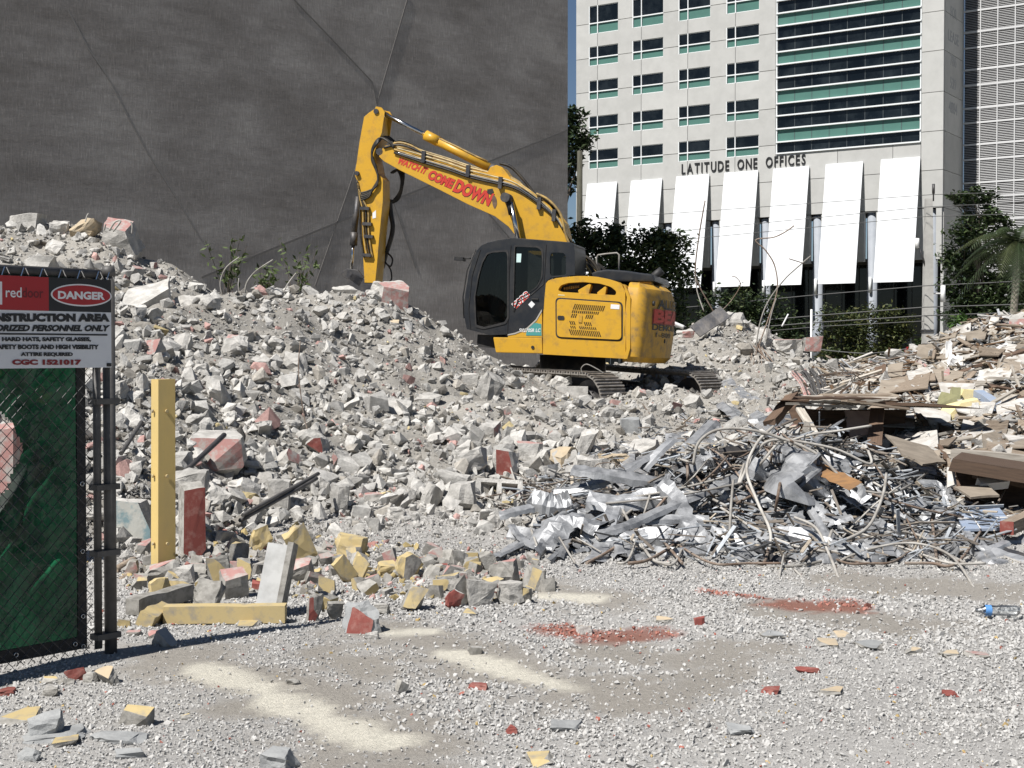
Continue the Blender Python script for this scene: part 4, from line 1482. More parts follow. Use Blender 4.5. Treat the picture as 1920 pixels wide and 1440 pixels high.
strip(7, 14, CL0 - 0.072, CL1 + 0.062, 0.06, 'roof', M['cabgrey'])
strip(14, 16, CL0 - 0.072, CL1 + 0.062, 0.05, 'rear_wall', M['cabgrey'])
strip(21, 25, CL0 - 0.072, CL1 + 0.062, 0.05, 'floor_pan', M['cabgrey'])
strip(0, 2, CL0 - 0.072, CL1 + 0.062, 0.05, 'front_sill', M['cabgrey'])
strip(2, 7, CL0 - 0.075, CL1 + 0.065, 0.012, 'windscreen', M['cabglass'])
for yy in (CL0 - 0.1, CL1 + 0.09):
    strip(2, 7, yy, yy - 0.035, 0.05, 'screen_post', M['cabgrey'])
# front guard bars
for i in range(6):
    y = CL1 + 0.14 + i * 0.14
    strip(2, 6, y, y - 0.02, 0.03, 'guard_bar', M['darkmetal'])
# roof edge visor and seams on the door
bm_obj('roof_cap', prism(eprof(z2((228, 212), (268, 192), (330, 176), (425, 162), (560, 172), (720, 184), (810, 192), (842, 206), (842, 222), (700, 206), (420, 186), (270, 208)), CL0), CL0 - 0.01, CL1 - 0.02, 0.015), M['cabgrey'], cab, True)
for pts in (((420, 214), (408, 420), (404, 640), (396, 806)), ((215, 244), (160, 420), (138, 640), (150, 770)), ((655, 210), (648, 330), (640, 470), (560, 540), (470, 590), (440, 660))):
    q = [E.at(*p, CL0 + 0.002) for p in z2(*pts)]
    m = MB()
    m.tube(q, 0.009, 4)
    m.build('door_seam', M['black'], cab)
m = MB()
q = E.at(*z2((580, 570))[0], CL0)
m.box(q.x - 0.06, q.x + 0.06, CL0, CL0 + 0.03, q.z - 0.012, q.z + 0.012)
m.build('door_handle', M['black'], cab)
# mirror and lamp at the front
m = MB()
q = E.at(*z2((150, 300))[0], CL1 + 0.2)
e = E.at(*z2((92, 300))[0], CL1 + 0.1)
m.tube([q, e], 0.015, 5)
m.box(e.x - 0.05, e.x + 0.12, e.y - 0.1, e.y + 0.1, e.z - 0.05, e.z + 0.02)
m.build('mirror', M['black'], cab)
m = MB()
m.tube([E.at(*p, CL0 - 0.05) for p in z2((108, 700), (100, 560), (128, 380), (185, 240))], 0.014, 5)
m.build('grab_rail', M['black'], cab)
# seat and console
sx = E.at(*z2((520, 600))[0], 0.9)
m = MB()
m.box(sx.x - 0.28, sx.x + 0.25, 0.68, 1.18, sx.z - 0.15, sx.z + 0.0)
m.build('seat', M['black'], cab)
m = MB()
m.box(sx.x - 0.38, sx.x - 0.25, 0.70, 1.16, sx.z - 0.05, sx.z + 0.42)
m.build('seat_back', M['black'], cab)
m = MB()
m.box(sx.x + 0.1, sx.x + 0.4, 1.2, 1.34, sx.z - 0.2, sx.z + 0.12)
m.tube([(sx.x + 0.35, 1.27, sx.z + 0.1), (sx.x + 0.42, 1.27, sx.z + 0.3)], 0.02, 5)
m.build('console', M['black'], cab)
bm_obj('sticker', prism(eprof(z2((456, 268), (487, 268), (483, 326), (452, 326)), CL0), CL0 - 0.024, CL0 - 0.029), mat_plain('pale_sticker', (0.55, 0.72, 0.70), 0.5), cab)
bm_obj('diamond_sticker', prism(eprof(z2((557, 584), (580, 606), (557, 632), (535, 608)), CL0), CL0 + 0.003, CL0), M['whitetxt'], cab)
# yellow swoosh panel and model decal
sw = z2((398, 812), (446, 804), (530, 770), (590, 715), (626, 655), (628, 828), (400, 828))
bm_obj('swoosh_panel', prism(eprof(sw, NEAR), NEAR - 0.004, NEAR - 0.06), M['yellow'], cab)
bm_obj('swoosh_stripe', prism(eprof(z2((398, 806), (446, 796), (526, 762), (586, 706), (624, 640), (626, 655), (590, 715), (530, 772), (446, 806), (398, 814)), NEAR), NEAR + 0.004, NEAR - 0.05), mat_plain('grey_stripe', (0.38, 0.36, 0.32), 0.5), cab)
bm_obj('teal_decal', prism(eprof(z2((520, 814), (524, 770), (548, 742), (585, 730), (622, 738), (624, 816)), NEAR), NEAR + 0.001, NEAR - 0.05), M['teal'], cab)


def side_text(name, txt, A, B, hpx, mat, parent, lat, bold=0.02, shear=0.0, ex_=0.0, crop=z2, warp2=None, extr=0.0, spacing=1.0):
    """reading direction from photo point A to B on the plane at lateral lat; hpx is the cap height in photo pixels"""
    a, b = E.at(*crop(A)[0], lat), E.at(*crop(B)[0], lat)
    U_ = b - a
    h = hpx / 100.0
    V_ = Vector((U_.z, 0, -U_.x)).normalized() * h
    if V_.z < 0: V_ = -V_
    return put_text(name, txt, a + Vector((0, ex_, 0)), U_, V_, (0, 1, 0), mat, parent, bold=bold, shear=shear, extr=extr, spacing=spacing)


side_text('lettering', 'SK270SR LC', (474, 792), (618, 792), 6.5, M['whitetxt'], cab, NEAR + 0.004, 0.02, 0.15)
side_text('lettering', 'E023', (452, 640), (552, 548), 13, M['whitetxt'], cab, CL0 + 0.003, 0.09)
side_text('lettering', 'E023', (455, 636), (549, 549), 11.5, M['redtxt'], cab, CL0 + 0.006, 0.015)

# --- boom, arm, cylinders
BL = 0.27
boomp = z1((404, 372), (440, 335), (480, 328), (700, 402), (1000, 492), (1150, 522), (1300, 562), (1420, 640), (1550, 740), (1640, 850), (1672, 990), (1700, 1090), (1500, 1100), (1400, 1050), (1335, 962), (1272, 882), (1180, 812), (1000, 732), (800, 630), (540, 502), (430, 440), (398, 410))
boom = bm_obj('boom', prism(eprof(boomp, BL), BL, -BL, 0.012, 2), M['yellow'], ex, True)
bm_obj('clevis', prism(eprof(z1((1120, 530), (1150, 480), (1190, 465), (1230, 480), (1290, 560)), 0.2), 0.2, -0.2, 0.01), M['yellow'], boom, True)
side_text('lettering', 'WATCH IT', (522, 456), (716, 534), 14, M['redtxt'], boom, BL + 0.004, 0.05, 0.25, crop=z1)
side_text('lettering', 'COME', (722, 556), (888, 630), 19, M['redtxt'], boom, BL + 0.004, 0.055, 0.12, crop=z1)
side_text('lettering', 'DOWN', (892, 642), (1142, 748), 26, M['redtxt'], boom, BL + 0.004, 0.055, 0.1, crop=z1)
side_text('lettering_outline', 'COME', (720, 559), (890, 633), 20, M['blacktxt'], boom, BL + 0.002, 0.09, 0.12, crop=z1)
side_text('lettering_outline', 'DOWN', (890, 646), (1145, 752), 27, M['blacktxt'], boom, BL + 0.002, 0.09, 0.1, crop=z1)
bm_obj('paint_patch', prism(eprof(z1((1130, 630), (1165, 625), (1175, 650), (1150, 665), (1128, 655)), BL), BL + 0.007, BL), M['black'], boom)
bm_obj('paint_patch', prism(round_poly(eprof(z1((1160, 690), (1172, 665), (1192, 690), (1196, 730), (1180, 765), (1166, 740)), BL), 0.04), BL + 0.006, BL), M['darkwood'], boom)
AL = 0.21
armp = z1((382, 78), (330, 112), (297, 140), (266, 310), (248, 440), (233, 530), (246, 562), (262, 600), (266, 700), (280, 900), (293, 1130), (300, 1260), (372, 1262), (384, 1150), (400, 950), (425, 700), (424, 560), (392, 520), (372, 420), (376, 350), (410, 285), (414, 240), (408, 150), (420, 92))
arm = bm_obj('arm', prism(eprof(armp, AL), AL, -AL, 0.01, 2), M['yellow'], ex, True)
for la in (AL + 0.02, -AL - 0.02):
    bm_obj('pin_plate', prism(eprof(z1((360, 110), (383, 72), (420, 80), (440, 110), (420, 250), (400, 300), (380, 260)), AL), la + 0.012, la - 0.012), M['yellow'], arm)
m = MB()
for (q, r) in (((384, 106), 0.05), ((254, 524), 0.045), ((408, 378), 0.07)):
    c = E.at(*z1(q)[0], AL)
    m.tube([(c.x, AL + 0.06, c.z), (c.x, -AL - 0.06, c.z)], r, 12)
m.build('pivot_pin', M['darkmetal'], arm)
bm_obj('sticker', prism(eprof(z1((355, 790), (378, 770), (378, 822), (355, 828)), AL), AL + 0.004, AL), M['whitetxt'], arm)


def cyl(name, A, B, lat, r, mat, parent, crop=z1, n=12):
    a, b = E.at(*crop(A)[0], lat), E.at(*crop(B)[0], lat)
    m = MB()
    m.tube([a, b], r, n)
    return m.build(name, mat, parent)


ac = cyl('arm_cylinder', (728, 272), (1165, 495), 0.0, 0.085, M['yellow'], ex)
cyl('gland', (712, 264), (800, 308), 0.0, 0.10, M['yellow'], ac)
cyl('rod', (400, 104), (740, 278), 0.0, 0.042, M['chrome'], ac)
cyl('cylinder_end', (1150, 488), (1200, 512), 0.0, 0.11, M['darkmetal'], ac)
m = MB()
m.tube([E.at(*p, 0.06) for p in z1((745, 262), (900, 330), (1060, 410), (1130, 440))], 0.018, 5)
m.build('oil_pipe', M['steelpipe'], ac)
for la in (0.46, -0.46):
    bc_ = cyl('boom_cylinder', (1268, 690), (1292, 800), la, 0.055, M['black'], ex)
    cyl('rod', (1290, 720), (1345, 1000), la, 0.05, M['chrome'], bc_)
m = MB()
c = E.at(*z1((1262, 690))[0], 0.4)
m.tube([(c.x, 0.56, c.z), (c.x, -0.56, c.z)], 0.09, 12)
m.build('boom_pin', M['darkmetal'], boom)
kc = cyl('bucket_cylinder', (258, 680), (226, 960), 0.0, 0.06, M['darkmetal'], ex)
cyl('gland', (232, 920), (226, 1010), 0.0, 0.075, M['darkmetal'], kc)
cyl('rod', (226, 980), (212, 1170), 0.0, 0.035, M['chrome'], kc)
# linkage and coupler half buried behind the crest
for la in (0.17, -0.17):
    bm_obj('bucket_link', prism(eprof(z1((150, 1190), (185, 1165), (260, 1175), (300, 1230), (270, 1290), (200, 1240), (160, 1225)), la), la + 0.03, la - 0.03, 0.008), M['darkmetal'], ex)
bm_obj('coupler', prism(eprof(z1((180, 1230), (220, 1190), (300, 1230), (360, 1240), (350, 1420), (200, 1420)), 0.2), 0.2, -0.2, 0.015), M['darkmetal'], ex)
# bucket below, hidden by the crest from here
bkp = eprof(z1((150, 1400), (360, 1400), (420, 1500), (380, 1620), (250, 1660), (160, 1560)), 0.5)
bm_obj('bucket', prism(bkp, 0.6, -0.6, 0.03), M['darkmetal'], ex)

# pipes and hoses
M['brasspipe'] = mat_worn('pale_worn_pipe', (0.50, 0.40, 0.22), (0.22, 0.16, 0.08), 8, 0.7, 0.45, bs=0)


def pipe(name, pts, lat, r, mat, parent, crop=z1, n=5, sm=True):
    P_ = [E.at(*q, (lat if not isinstance(lat, (list, tuple)) else lat[i])) for i, q in enumerate(crop(*pts))]
    if sm:                                # Catmull-Rom
        out = []
        k = len(P_)
        for i in range(k - 1):
            p0, p1, p2, p3 = P_[max(i - 1, 0)], P_[i], P_[i + 1], P_[min(i + 2, k - 1)]
            for j in range(5):
                t = j / 5
                out.append(0.5 * ((2 * p1) + (p2 - p0) * t + (2 * p0 - 5 * p1 + 4 * p2 - p3) * t * t + (3 * p1 - p0 - 3 * p2 + p3) * t ** 3))
        P_ = out + [P_[-1]]
    m = MB()
    m.tube(P_, r, n)
    return m.build(name, mat, parent)


for i, (la, dy) in enumerate(((0.30, 30), (0.30, 52), (0.22, 4), (0.1, -14), (-0.05, -16), (-0.18, -18))):
    pipe('oil_pipe', [(500, 330 + dy), (700, 398 + dy), (860, 445 + dy), (1000, 494 + dy), (1150, 530 + dy), (1300, 570 + dy * 0.9), (1400, 640 + dy * 0.6), (1520, 735 + dy * 0.5), (1600, 820 + dy * 0.3), (1640, 900)], la, 0.021, M['steelpipe' if i % 3 != 1 else 'hose'], boom)
for i, (la, dy) in enumerate(((0.31, 12), (0.31, 40), (0.16, -8), (0.02, -20))):
    pipe('oil_pipe', [(520, 340 + dy), (640, 372 + dy * 1.1), (700, 392 + dy), (860, 440 + dy), (1000, 488 + dy), (1150, 526 + dy), (1290, 566 + dy * 0.8), (1400, 632 + dy * 0.6), (1520, 728 + dy * 0.5), (1600, 815 + dy * 0.3), (1638, 890)], la, 0.017, M['chrome' if i == 1 else 'brasspipe'], boom)
for x, y in ((700, 415), (1000, 510), (1218, 590), (1480, 730), (1580, 810)):
    q = E.at(*z1((x, y))[0], 0.3)
    m = MB()
    m.box(q.x - 0.035, q.x + 0.035, 0.27, 0.345, q.z - 0.10, q.z + 0.12)
    m.build('pipe_clamp', M['darkmetal'], boom)
for i in range(5):
    la = 0.3 - i * 0.12
    pipe('hose', [(500 + i * 6, 352 - i * 6), (450, 300 - i * 8), (400, 285 + i * 5), (358, 340 + i * 6), (350, 400 + i * 8), (378, 480 + i * 5), (392, 560), (380 - i * 6, 610 + i * 4), (330, 640 + i * 10), (275, 655 + i * 12)], [la, la, AL + 0.05, AL + 0.06, AL + 0.06, AL + 0.05, AL + 0.05, AL + 0.05, AL + 0.05, AL + 0.03], 0.021, M['hose'], arm)
for i in range(3):
    pipe('hose', [(430 + i * 14, 350), (520, 330 - i * 14), (600, 345 - i * 16), (690, 385 - i * 10), (760, 420 - i * 8)], 0.29 - i * 0.15, 0.022, M['steelpipe' if i == 1 else 'hose'], boom)
for i, x in enumerate((268, 290, 308, 325)):
    pipe('oil_pipe', [(250 + i * 4, 570 + i * 20), (262 + i * 8, 690), (x, 780), (x + 2, 880), (x + 8, 960), (x + 20, 1040), (x + 30, 1090)], AL + 0.03, 0.018, M['steelpipe' if i % 2 else 'hose'], arm)
for x, y in ((305, 760), (320, 865), (330, 950), (318, 1075)):
    q = E.at(*z1((x, y))[0], AL)
    m = MB()
    m.box(q.x - 0.10, q.x + 0.08, AL, AL + 0.07, q.z - 0.03, q.z + 0.03)
    m.build('pipe_clamp', M['darkmetal'], arm)
for i in range(4):
    pipe('hose', [(478 + i * 5, 520), (520 + i * 12, 500 - i * 4), (548 + i * 6, 560), (540, 640 + i * 14), (500, 700 + i * 6), (470, 720)], -0.28 - 0.04 * i, 0.02, M['hose'], arm)
pipe('hose', [(468, 700), (478, 800), (490, 880), (478, 960), (440, 1080), (420, 1160)], -0.26, 0.05, M['hose'], arm)
pipe('hose', [(440, 1050), (478, 1080), (490, 1110), (476, 1150), (446, 1130)], -0.2, 0.018, M['hose'], arm)
pipe('hose', [(440, 1120), (476, 1170), (484, 1230), (470, 1255)], -0.2, 0.016, M['hose'], arm)
for i in range(7):
    pipe('hose', [(1460 + i * 10, 660 + i * 12), (1540 + i * 6, 700 + i * 14), (1620 + i * 3, 790 + i * 14), (1650, 900 + i * 5), (1680 + i * 4, 990), (1740 + i * 8, 1080), (1790 + i * 10, 1140), (1840 + i * 16, 1220), (1850 + i * 16, 1330)][: 9], 0.3 - i * 0.1, 0.026, M['hose' if i % 3 else 'steelpipe'], boom)
for i in range(5):
    pipe('hose', [(820 + i * 10, 240 + i * 6), (880 + i * 10, 262 + i * 8), (960 + i * 12, 320 + i * 6), (1000 + i * 12, 380), (1006 + i * 12, 430)], 0.25 - i * 0.15, 0.028, M['hose'], ex, crop=z2)
pipe('hose', [(1215, 455), (1290, 480), (1370, 560), (1440, 650), (1480, 700)], 0.1, 0.03, M['hose'], boom)

# --- undercarriage
PHI = R(47)
a_ = Vector((-math.cos(PHI), math.sin(PHI), 0))
r_ = Vector((math.sin(PHI), math.cos(PHI), 0))
ctr_ = Vector((1.14, 26.0, 0))
TLEN, TH, TW = 4.5, 0.92, 0.62
shoe_me = None


def track(off, zbase, tilt):
    global shoe_me
    c = ctr_ + r_ * off
    t = bpy.data.objects.new('track', None)
    C.objects.link(t)
    t.parent = ex
    tm = Matrix.Translation((c.x, c.y, zbase)) @ Matrix.Rotation(math.atan2(a_.y, a_.x), 4, 'Z') @ Matrix.Rotation(-tilt, 4, 'Y')
    t.matrix_parent_inverse = Matrix()
    t.matrix_local = exM.inverted() @ tm
    if shoe_me is None:
        m = MB()
        m.box(-0.088, 0.088, -TW / 2, TW / 2, -0.02, 0.0)
        m.box(-0.085, -0.06, -TW / 2, TW / 2, 0.0, 0.035)
        m.box(-0.015, 0.01, -TW / 2, TW / 2, 0.0, 0.028)
        m.box(0.055, 0.08, -TW / 2, TW / 2, 0.0, 0.028)
        m.box(-0.09, 0.09, -0.1, -0.05, -0.07, -0.022)
        m.box(-0.09, 0.09, 0.05, 0.1, -0.07, -0.022)
        o = m.build('shoe', M['track'], t)
        shoe_me = o.data
        bpy.data.objects.remove(o)
    rad = TH / 2
    straight = TLEN - TH
    per = 2 * straight + 2 * math.pi * rad
    n = int(per / 0.185)
    for i in range(n):
        s = i / n * per
        if s < straight:
            p, ang = Vector((-straight / 2 + s, 0, TH)), 0
            p.z -= 0.03 * math.sin(math.pi * s / straight)
        elif s < straight + math.pi * rad:
            q = (s - straight) / rad
            p, ang = Vector((straight / 2 + rad * math.sin(q), 0, rad + rad * math.cos(q))), q
        elif s < 2 * straight + math.pi * rad:
            p, ang = Vector((straight / 2 - (s - straight - math.pi * rad), 0, 0)), math.pi
        else:
            q = (s - 2 * straight - math.pi * rad) / rad
            p, ang = Vector((-straight / 2 - rad * math.sin(q), 0, rad - rad * math.cos(q))), math.pi + q
        o = link('shoe', shoe_me, (), t)
        o.matrix_local = Matrix.Translation(p) @ Matrix.Rotation(ang, 4, 'Y')
    m = MB()
    m.box(-straight / 2, straight / 2, -0.14, 0.14, 0.22, 0.66)
    m.build('track_frame', M['darkmetal'], t)
    for x in (-straight / 2, straight / 2):
        m = MB()
        m.tube([(x, -0.12, rad), (x, 0.12, rad)], rad - 0.1, 18)
        m.tube([(x, -0.2, rad), (x, 0.2, rad)], 0.18, 12)
        m.build('sprocket' if x < 0 else 'idler', M['darkmetal'], t)
    for i in range(7):
        x = -straight / 2 + 0.3 + i * (straight - 0.6) / 6
        m = MB()
        m.tube([(x, -0.18, 0.16), (x, 0.18, 0.16)], 0.09, 10)
        m.build('roller', M['darkmetal'], t)
    return t


track(-1.33, 0.30, R(3.0))
track(1.33, 0.30, R(3.0))
m = MB()
q = exM.inverted()
m.tube([q @ Vector((ctr_.x, ctr_.y, 0.5)), q @ Vector((ctr_.x, ctr_.y, 1.45))], 0.62, 24)
for s in (-1, 1):
    m.tube([q @ (ctr_ + Vector((0, 0, 0.8))), q @ (ctr_ + r_ * 1.2 * s + a_ * 0.9 + Vector((0, 0, 0.6)))], 0.2, 8)
    m.tube([q @ (ctr_ + Vector((0, 0, 0.8))), q @ (ctr_ + r_ * 1.2 * s - a_ * 0.9 + Vector((0, 0, 0.6)))], 0.2, 8)
m.build('undercarriage_frame', M['darkmetal'], ex)

# ------------------------------------------------------------------ broken stone prototypes
def hull_rock(seed, npts=11, box=0.6, flat=1.0):
    r = np.random.RandomState(seed)
    p = r.normal(size=(npts, 3))
    p /= (np.abs(p) ** 3).sum(1)[:, None] ** (1 / 3) ** 1
    p = p * r.uniform(0.75, 1.05, (npts, 1)) * 0.5
    p[:, 2] *= flat
    bm = bmesh.new()
    for q in p: bm.verts.new(q)
    bmesh.ops.convex_hull(bm, input=bm.verts[:])
    loose = [v for v in bm.verts if not v.link_faces]
    bmesh.ops.delete(bm, geom=loose, context='VERTS')
    bmesh.ops.triangulate(bm, faces=bm.faces[:])
    bm.verts.index_update()
    V = np.array([tuple(v.co) for v in bm.verts])
    T = np.array([[v.index for v in f.verts] for f in bm.faces])
    bm.free()
    return V, T


ROCKS = [hull_rock(s, 11, flat=f) for s, f in zip(range(16), [1, .8, .6, .9, .7, 1, .5, .8] * 2)]
PEBS = [hull_rock(100 + s, 8, flat=f) for s, f in zip(range(8), [.8, .7, .9, .6, 1, .7, .8, .9])]
FINES = [hull_rock(200 + s, 6, flat=.8) for s in range(6)]


def blocky(seed, jit=0.13, chip=2, cuts=2, rough=0.05, paint=None, flatz=1.0, pt=0.86, slices=5):
    """fractured lump: a skewed box sliced by random planes, then finely roughened; faces towards `paint` take material slot 1"""
    r = np.random.RandomState(seed)
    bm = bmesh.new()
    for i in range(8):
        c = np.array([(i & 1) * 2 - 1, (i >> 1 & 1) * 2 - 1, (i >> 2 & 1) * 2 - 1]) * 0.5
        bm.verts.new(c + r.uniform(-jit, jit, 3))
    bmesh.ops.convex_hull(bm, input=bm.verts[:])
    bmesh.ops.dissolve_limit(bm, angle_limit=0.12, verts=bm.verts[:], edges=bm.edges[:])
    pv = Vector(paint).normalized() if paint is not None else None
    bm.normal_update()
    if pv is not None:
        for f in bm.faces:
            f.material_index = 1 if f.normal.dot(pv) > pt - 0.12 else 0
    for _ in range(slices):
        n = Vector(r.normal(size=3)).normalized()
        off = r.uniform(0.36, 0.56)
        if pv is not None and n.dot(pv) > 0.75: continue
        bmesh.ops.bisect_plane(bm, geom=bm.verts[:] + bm.edges[:] + bm.faces[:], plane_co=n * off, plane_no=n, clear_outer=True)
        be = [e for e in bm.edges if e.is_boundary]
        if be:
            new = bmesh.ops.holes_fill(bm, edges=be, sides=0)
            for f in new['faces']: f.material_index = 0
    bmesh.ops.remove_doubles(bm, verts=bm.verts[:], dist=0.015)
    bmesh.ops.triangulate(bm, faces=bm.faces[:])
    bm.normal_update()
    # refit to the unit box
    lo = [min(v.co[k] for v in bm.verts) for k in range(3)]
    hi = [max(v.co[k] for v in bm.verts) for k in range(3)]
    for v in bm.verts:
        for k in range(3):
            v.co[k] = (v.co[k] - lo[k]) / (hi[k] - lo[k]) - 0.5
        v.co.z *= flatz
    if cuts:
        bmesh.ops.subdivide_edges(bm, edges=[e for e in bm.edges if e.calc_length() > 0.25], cuts=cuts, use_grid_fill=True)
        bmesh.ops.triangulate(bm, faces=bm.faces[:])
        bm.normal_update()
        o = Vector((seed * 3.1, seed * 1.7, 0))
        for v in bm.verts:
            k = 0.4 if any(f.material_index == 1 for f in v.link_faces) else 1
            v.co += v.normal * k * rough * (mnoise.noise(v.co * 3.2 + o) + 0.7 * mnoise.noise(v.co * 9 + o))
    bmesh.ops.recalc_face_normals(bm, faces=bm.faces[:])
    return bm


CH_PLAIN, CH_PINK, CH_TAN = [], [], []
for s in range(14):
    bm = blocky(s, 0.2, 3, 2, 0.10, flatz=(1, .75, .55, .85)[s % 4], slices=5 + s % 6)
    me = bpy.data.meshes.new('concrete_chunk'); bm.to_mesh(me); bm.free(); me.shade_flat(); me.materials.append(M['concrete'])
    CH_PLAIN.append(me)
for s in range(5):
    bm = blocky(40 + s, 0.13, 2, 2, 0.07, paint=[(0, -1, .4), (1, -.4, .3), (0, 0, 1), (-1, -.5, .2), (-.3, -1, .2)][s], pt=0.72)
    me = bpy.data.meshes.new('concrete_chunk'); bm.to_mesh(me); bm.free(); me.shade_flat(); me.materials.append(M['concrete']); me.materials.append(M['pinkpaint'])
    CH_PINK.append(me)
for s in range(4):
    bm = blocky(60 + s, 0.13, 2, 2, 0.07, paint=[(0, -1, .3), (1, -.4, .3), (0, 0, 1), (-1, -.5, .2)][s], pt=0.72)
    me = bpy.data.meshes.new('concrete_chunk'); bm.to_mesh(me); bm.free(); me.shade_flat(); me.materials.append(M['concrete']); me.materials.append(M['tan'])
    CH_TAN.append(me)


def place(o, p, scale, rot):
    o.location = p
    o.rotation_mode = 'QUATERNION'
    o.rotation_quaternion = rot
    o.scale = scale
    return o


def rq(tilt=0.5, yaw=None):
    y = rs.uniform(0, 6.28) if yaw is None else yaw
    ax = Vector((rs.normal(), rs.normal(), 0)).normalized()
    return Quaternion(ax, rs.normal(0, tilt)) @ Quaternion((0, 0, 1), y)


# ------------------------------------------------------------------ notable lumps, placed one by one
def lump(x0, y0, x1, y1, label, seed, mats, paint=None, d=None, sink=0.1, yaw=0.0, tilt=(0, 0), depth=0.85, rough=0.06, chip=2, jit=0.12, cat='concrete chunk', name='concrete_chunk', cuts=2, group=None, pt=0.8, slices=None, thin=False):
    """a broken lump filling a box of the photograph, resting on what lies under its lower edge"""
    cx = (x0 + x1) / 2
    if d is None:
        d = hit1(cx, y1 - 2).y
    k = d / FPX
    w, h = (x1 - x0) * k, (y1 - y0) * k
    c = W(cx, (y0 + y1) / 2, d + w * depth * 0.35)
    bm = blocky(seed, jit * 1.25, chip, cuts, rough * 1.25, paint, pt=pt, slices=(2 * chip + (2 if jit > .11 else 0)) if slices is None else slices)
    dep = w * depth
    if thin:                       # a tile lying flat: what shows is mostly its top
        gp = g0(cx, (y0 + y1) / 2)
        t_ = 0.018
        dep = max(0.05, min(1.4 * w, (h - t_) * gp.y / CAM_H))
        h, c = t_ * 1.6, Vector((gp.x, gp.y, t_ * 0.45 + float(hz(gp.x, gp.y))))
        tilt = (tilt[0] * .15, tilt[1] * .2)
    bmesh.ops.scale(bm, vec=(w * 0.98, dep, h * (1.02 + sink)), verts=bm.verts[:])
    me = bpy.data.meshes.new(name)
    bm.to_mesh(me); bm.free(); me.shade_flat()
    o = link(name, me, mats)
    o.location = c - Vector((0, 0, h * sink * 0.5))
    o.rotation_euler = (R(tilt[0]), R(tilt[1]), R(yaw))
    tag(o, label, cat, group)
    return o


CC, PK, RD, YL, TN, GB, SL = M['concrete'], M['pinkpaint'], M['redpaint'], M['yellowpaint'], M['tan'], M['greyblock'], M['slate']
UP, FR, LF, RT = (0, 0, 1), (0, -1, 0), (-1, -0.2, 0.1), (1, -0.2, 0.1)
lump(22, 400, 82, 440, 'squarish pale block at the very top of the tall heap', 1, [CC], d=23.4, jit=.1, chip=1)
lump(96, 412, 130, 440, 'pointed pale chunk on the tall heap, right of the squarish block', 2, [CC], d=23.4, chip=3)
lump(128, 412, 186, 452, 'tan rounded boulder on the ridge of the tall heap', 3, [M['tan']], d=23.2, chip=3)
lump(186, 418, 266, 478, 'large cracked slab with pink streak and bent rebar on the tall heap', 4, [CC, PK], (0, -.4, 1), d=22.9, tilt=(18, 12), jit=.08, chip=1, pt=.9)
lump(150, 445, 188, 476, 'round stone under the cracked slab of the tall heap', 5, [CC], d=23)
lump(45, 480, 108, 512, 'flat pale stone just above the fence rail', 6, [CC], d=21.2)
lump(228, 545, 332, 618, 'big pale slab right of the danger sign', 7, [CC], d=18.6, tilt=(25, -14), jit=.1, depth=1.0, chip=2)
lump(322, 552, 398, 588, 'rough grey boulder beside the big pale slab', 8, [CC], d=18.9, chip=3)
lump(330, 578, 352, 606, 'small upright stone below the rough grey boulder', 9, [CC], d=18.4)
lump(690, 528, 772, 574, 'pale slab with a pink triangle, beside the excavator bucket', 10, [CC, PK], (-.1, -.75, .6), d=22.0, tilt=(20, 8), jit=.1, chip=2, pt=.75)
lump(612, 536, 692, 572, 'rough white boulder on the crest, left of the excavator bucket', 11, [CC], d=22.1, chip=3)
lump(415, 627, 468, 660, 'flat pink painted chunk on the upper middle slope', 12, [CC, PK], UP, chip=1)
lump(364, 808, 468, 888, 'large grey block with dark pink face above the yellow post debris', 13, [CC, PK], (.35, -1, 0), depth=1.0, jit=.1, chip=2)
lump(500, 898, 545, 960, 'upright rough grey chunk near the foot of the slope', 14, [CC], chip=2)
lump(618, 905, 655, 965, 'tall brownish chunk at the foot of the slope', 15, [CC], chip=2)
lump(572, 820, 616, 852, 'grey chunk with a red patch in mid slope', 16, [CC, RD], FR, chip=3, pt=.9)
lump(680, 924, 726, 950, 'flat pink topped brick at the foot of the middle slope', 17, [GB, PK], UP)
lump(682, 948, 724, 968, 'rounded stone under the pink topped brick', 18, [CC])
lump(724, 950, 762, 978, 'rounded stone right of the pink topped brick', 19, [CC], chip=3)
lump(790, 908, 828, 952, 'tilted flat slab leaning at the foot of the slope', 20, [CC], tilt=(0, 22))
lump(830, 902, 896, 958, 'large pale boulder left of the hollow block', 21, [CC], chip=3, jit=.17)
lump(852, 838, 916, 892, 'big round boulder left of the boulder with a red dot', 22, [CC], chip=3, jit=.17)
lump(918, 840, 974, 892, 'big pale boulder with a red dot', 23, [CC, RD], (.1, -1, -.1), chip=2, pt=.985)
lump(968, 828, 1020, 868, 'pinkish boulder right of the boulder with a red dot', 24, [CC, PK], (.5, -.3, 1), chip=2, pt=.9)
lump(978, 862, 1018, 894, 'small boulder with pink side above the hollow block', 25, [CC, PK], LF, chip=2)
lump(1030, 836, 1088, 878, 'tan angular boulder above the left end of the scrap metal', 26, [M['tan']], chip=3)
lump(1072, 852, 1146, 906, 'wide pale slab leaning behind the scrap metal', 27, [CC], tilt=(25, 10), jit=.1)
lump(1120, 850, 1180, 876, 'long yellowish stone behind the scrap metal', 28, [TN], chip=1, jit=.07)
lump(1084, 800, 1116, 852, 'slim leaning grey slab in front of the excavator', 29, [CC], tilt=(0, 25), jit=.08)
lump(1174, 822, 1236, 856, 'round rough boulder above the scrap metal', 30, [CC], chip=3)
lump(1162, 782, 1202, 816, 'striped squarish grey block below the near track', 31, [SL], jit=.06, chip=0)
lump(892, 702, 942, 752, 'square grey block on the slope, left of the near track', 32, [CC], jit=.07, chip=1, tilt=(10, 30))
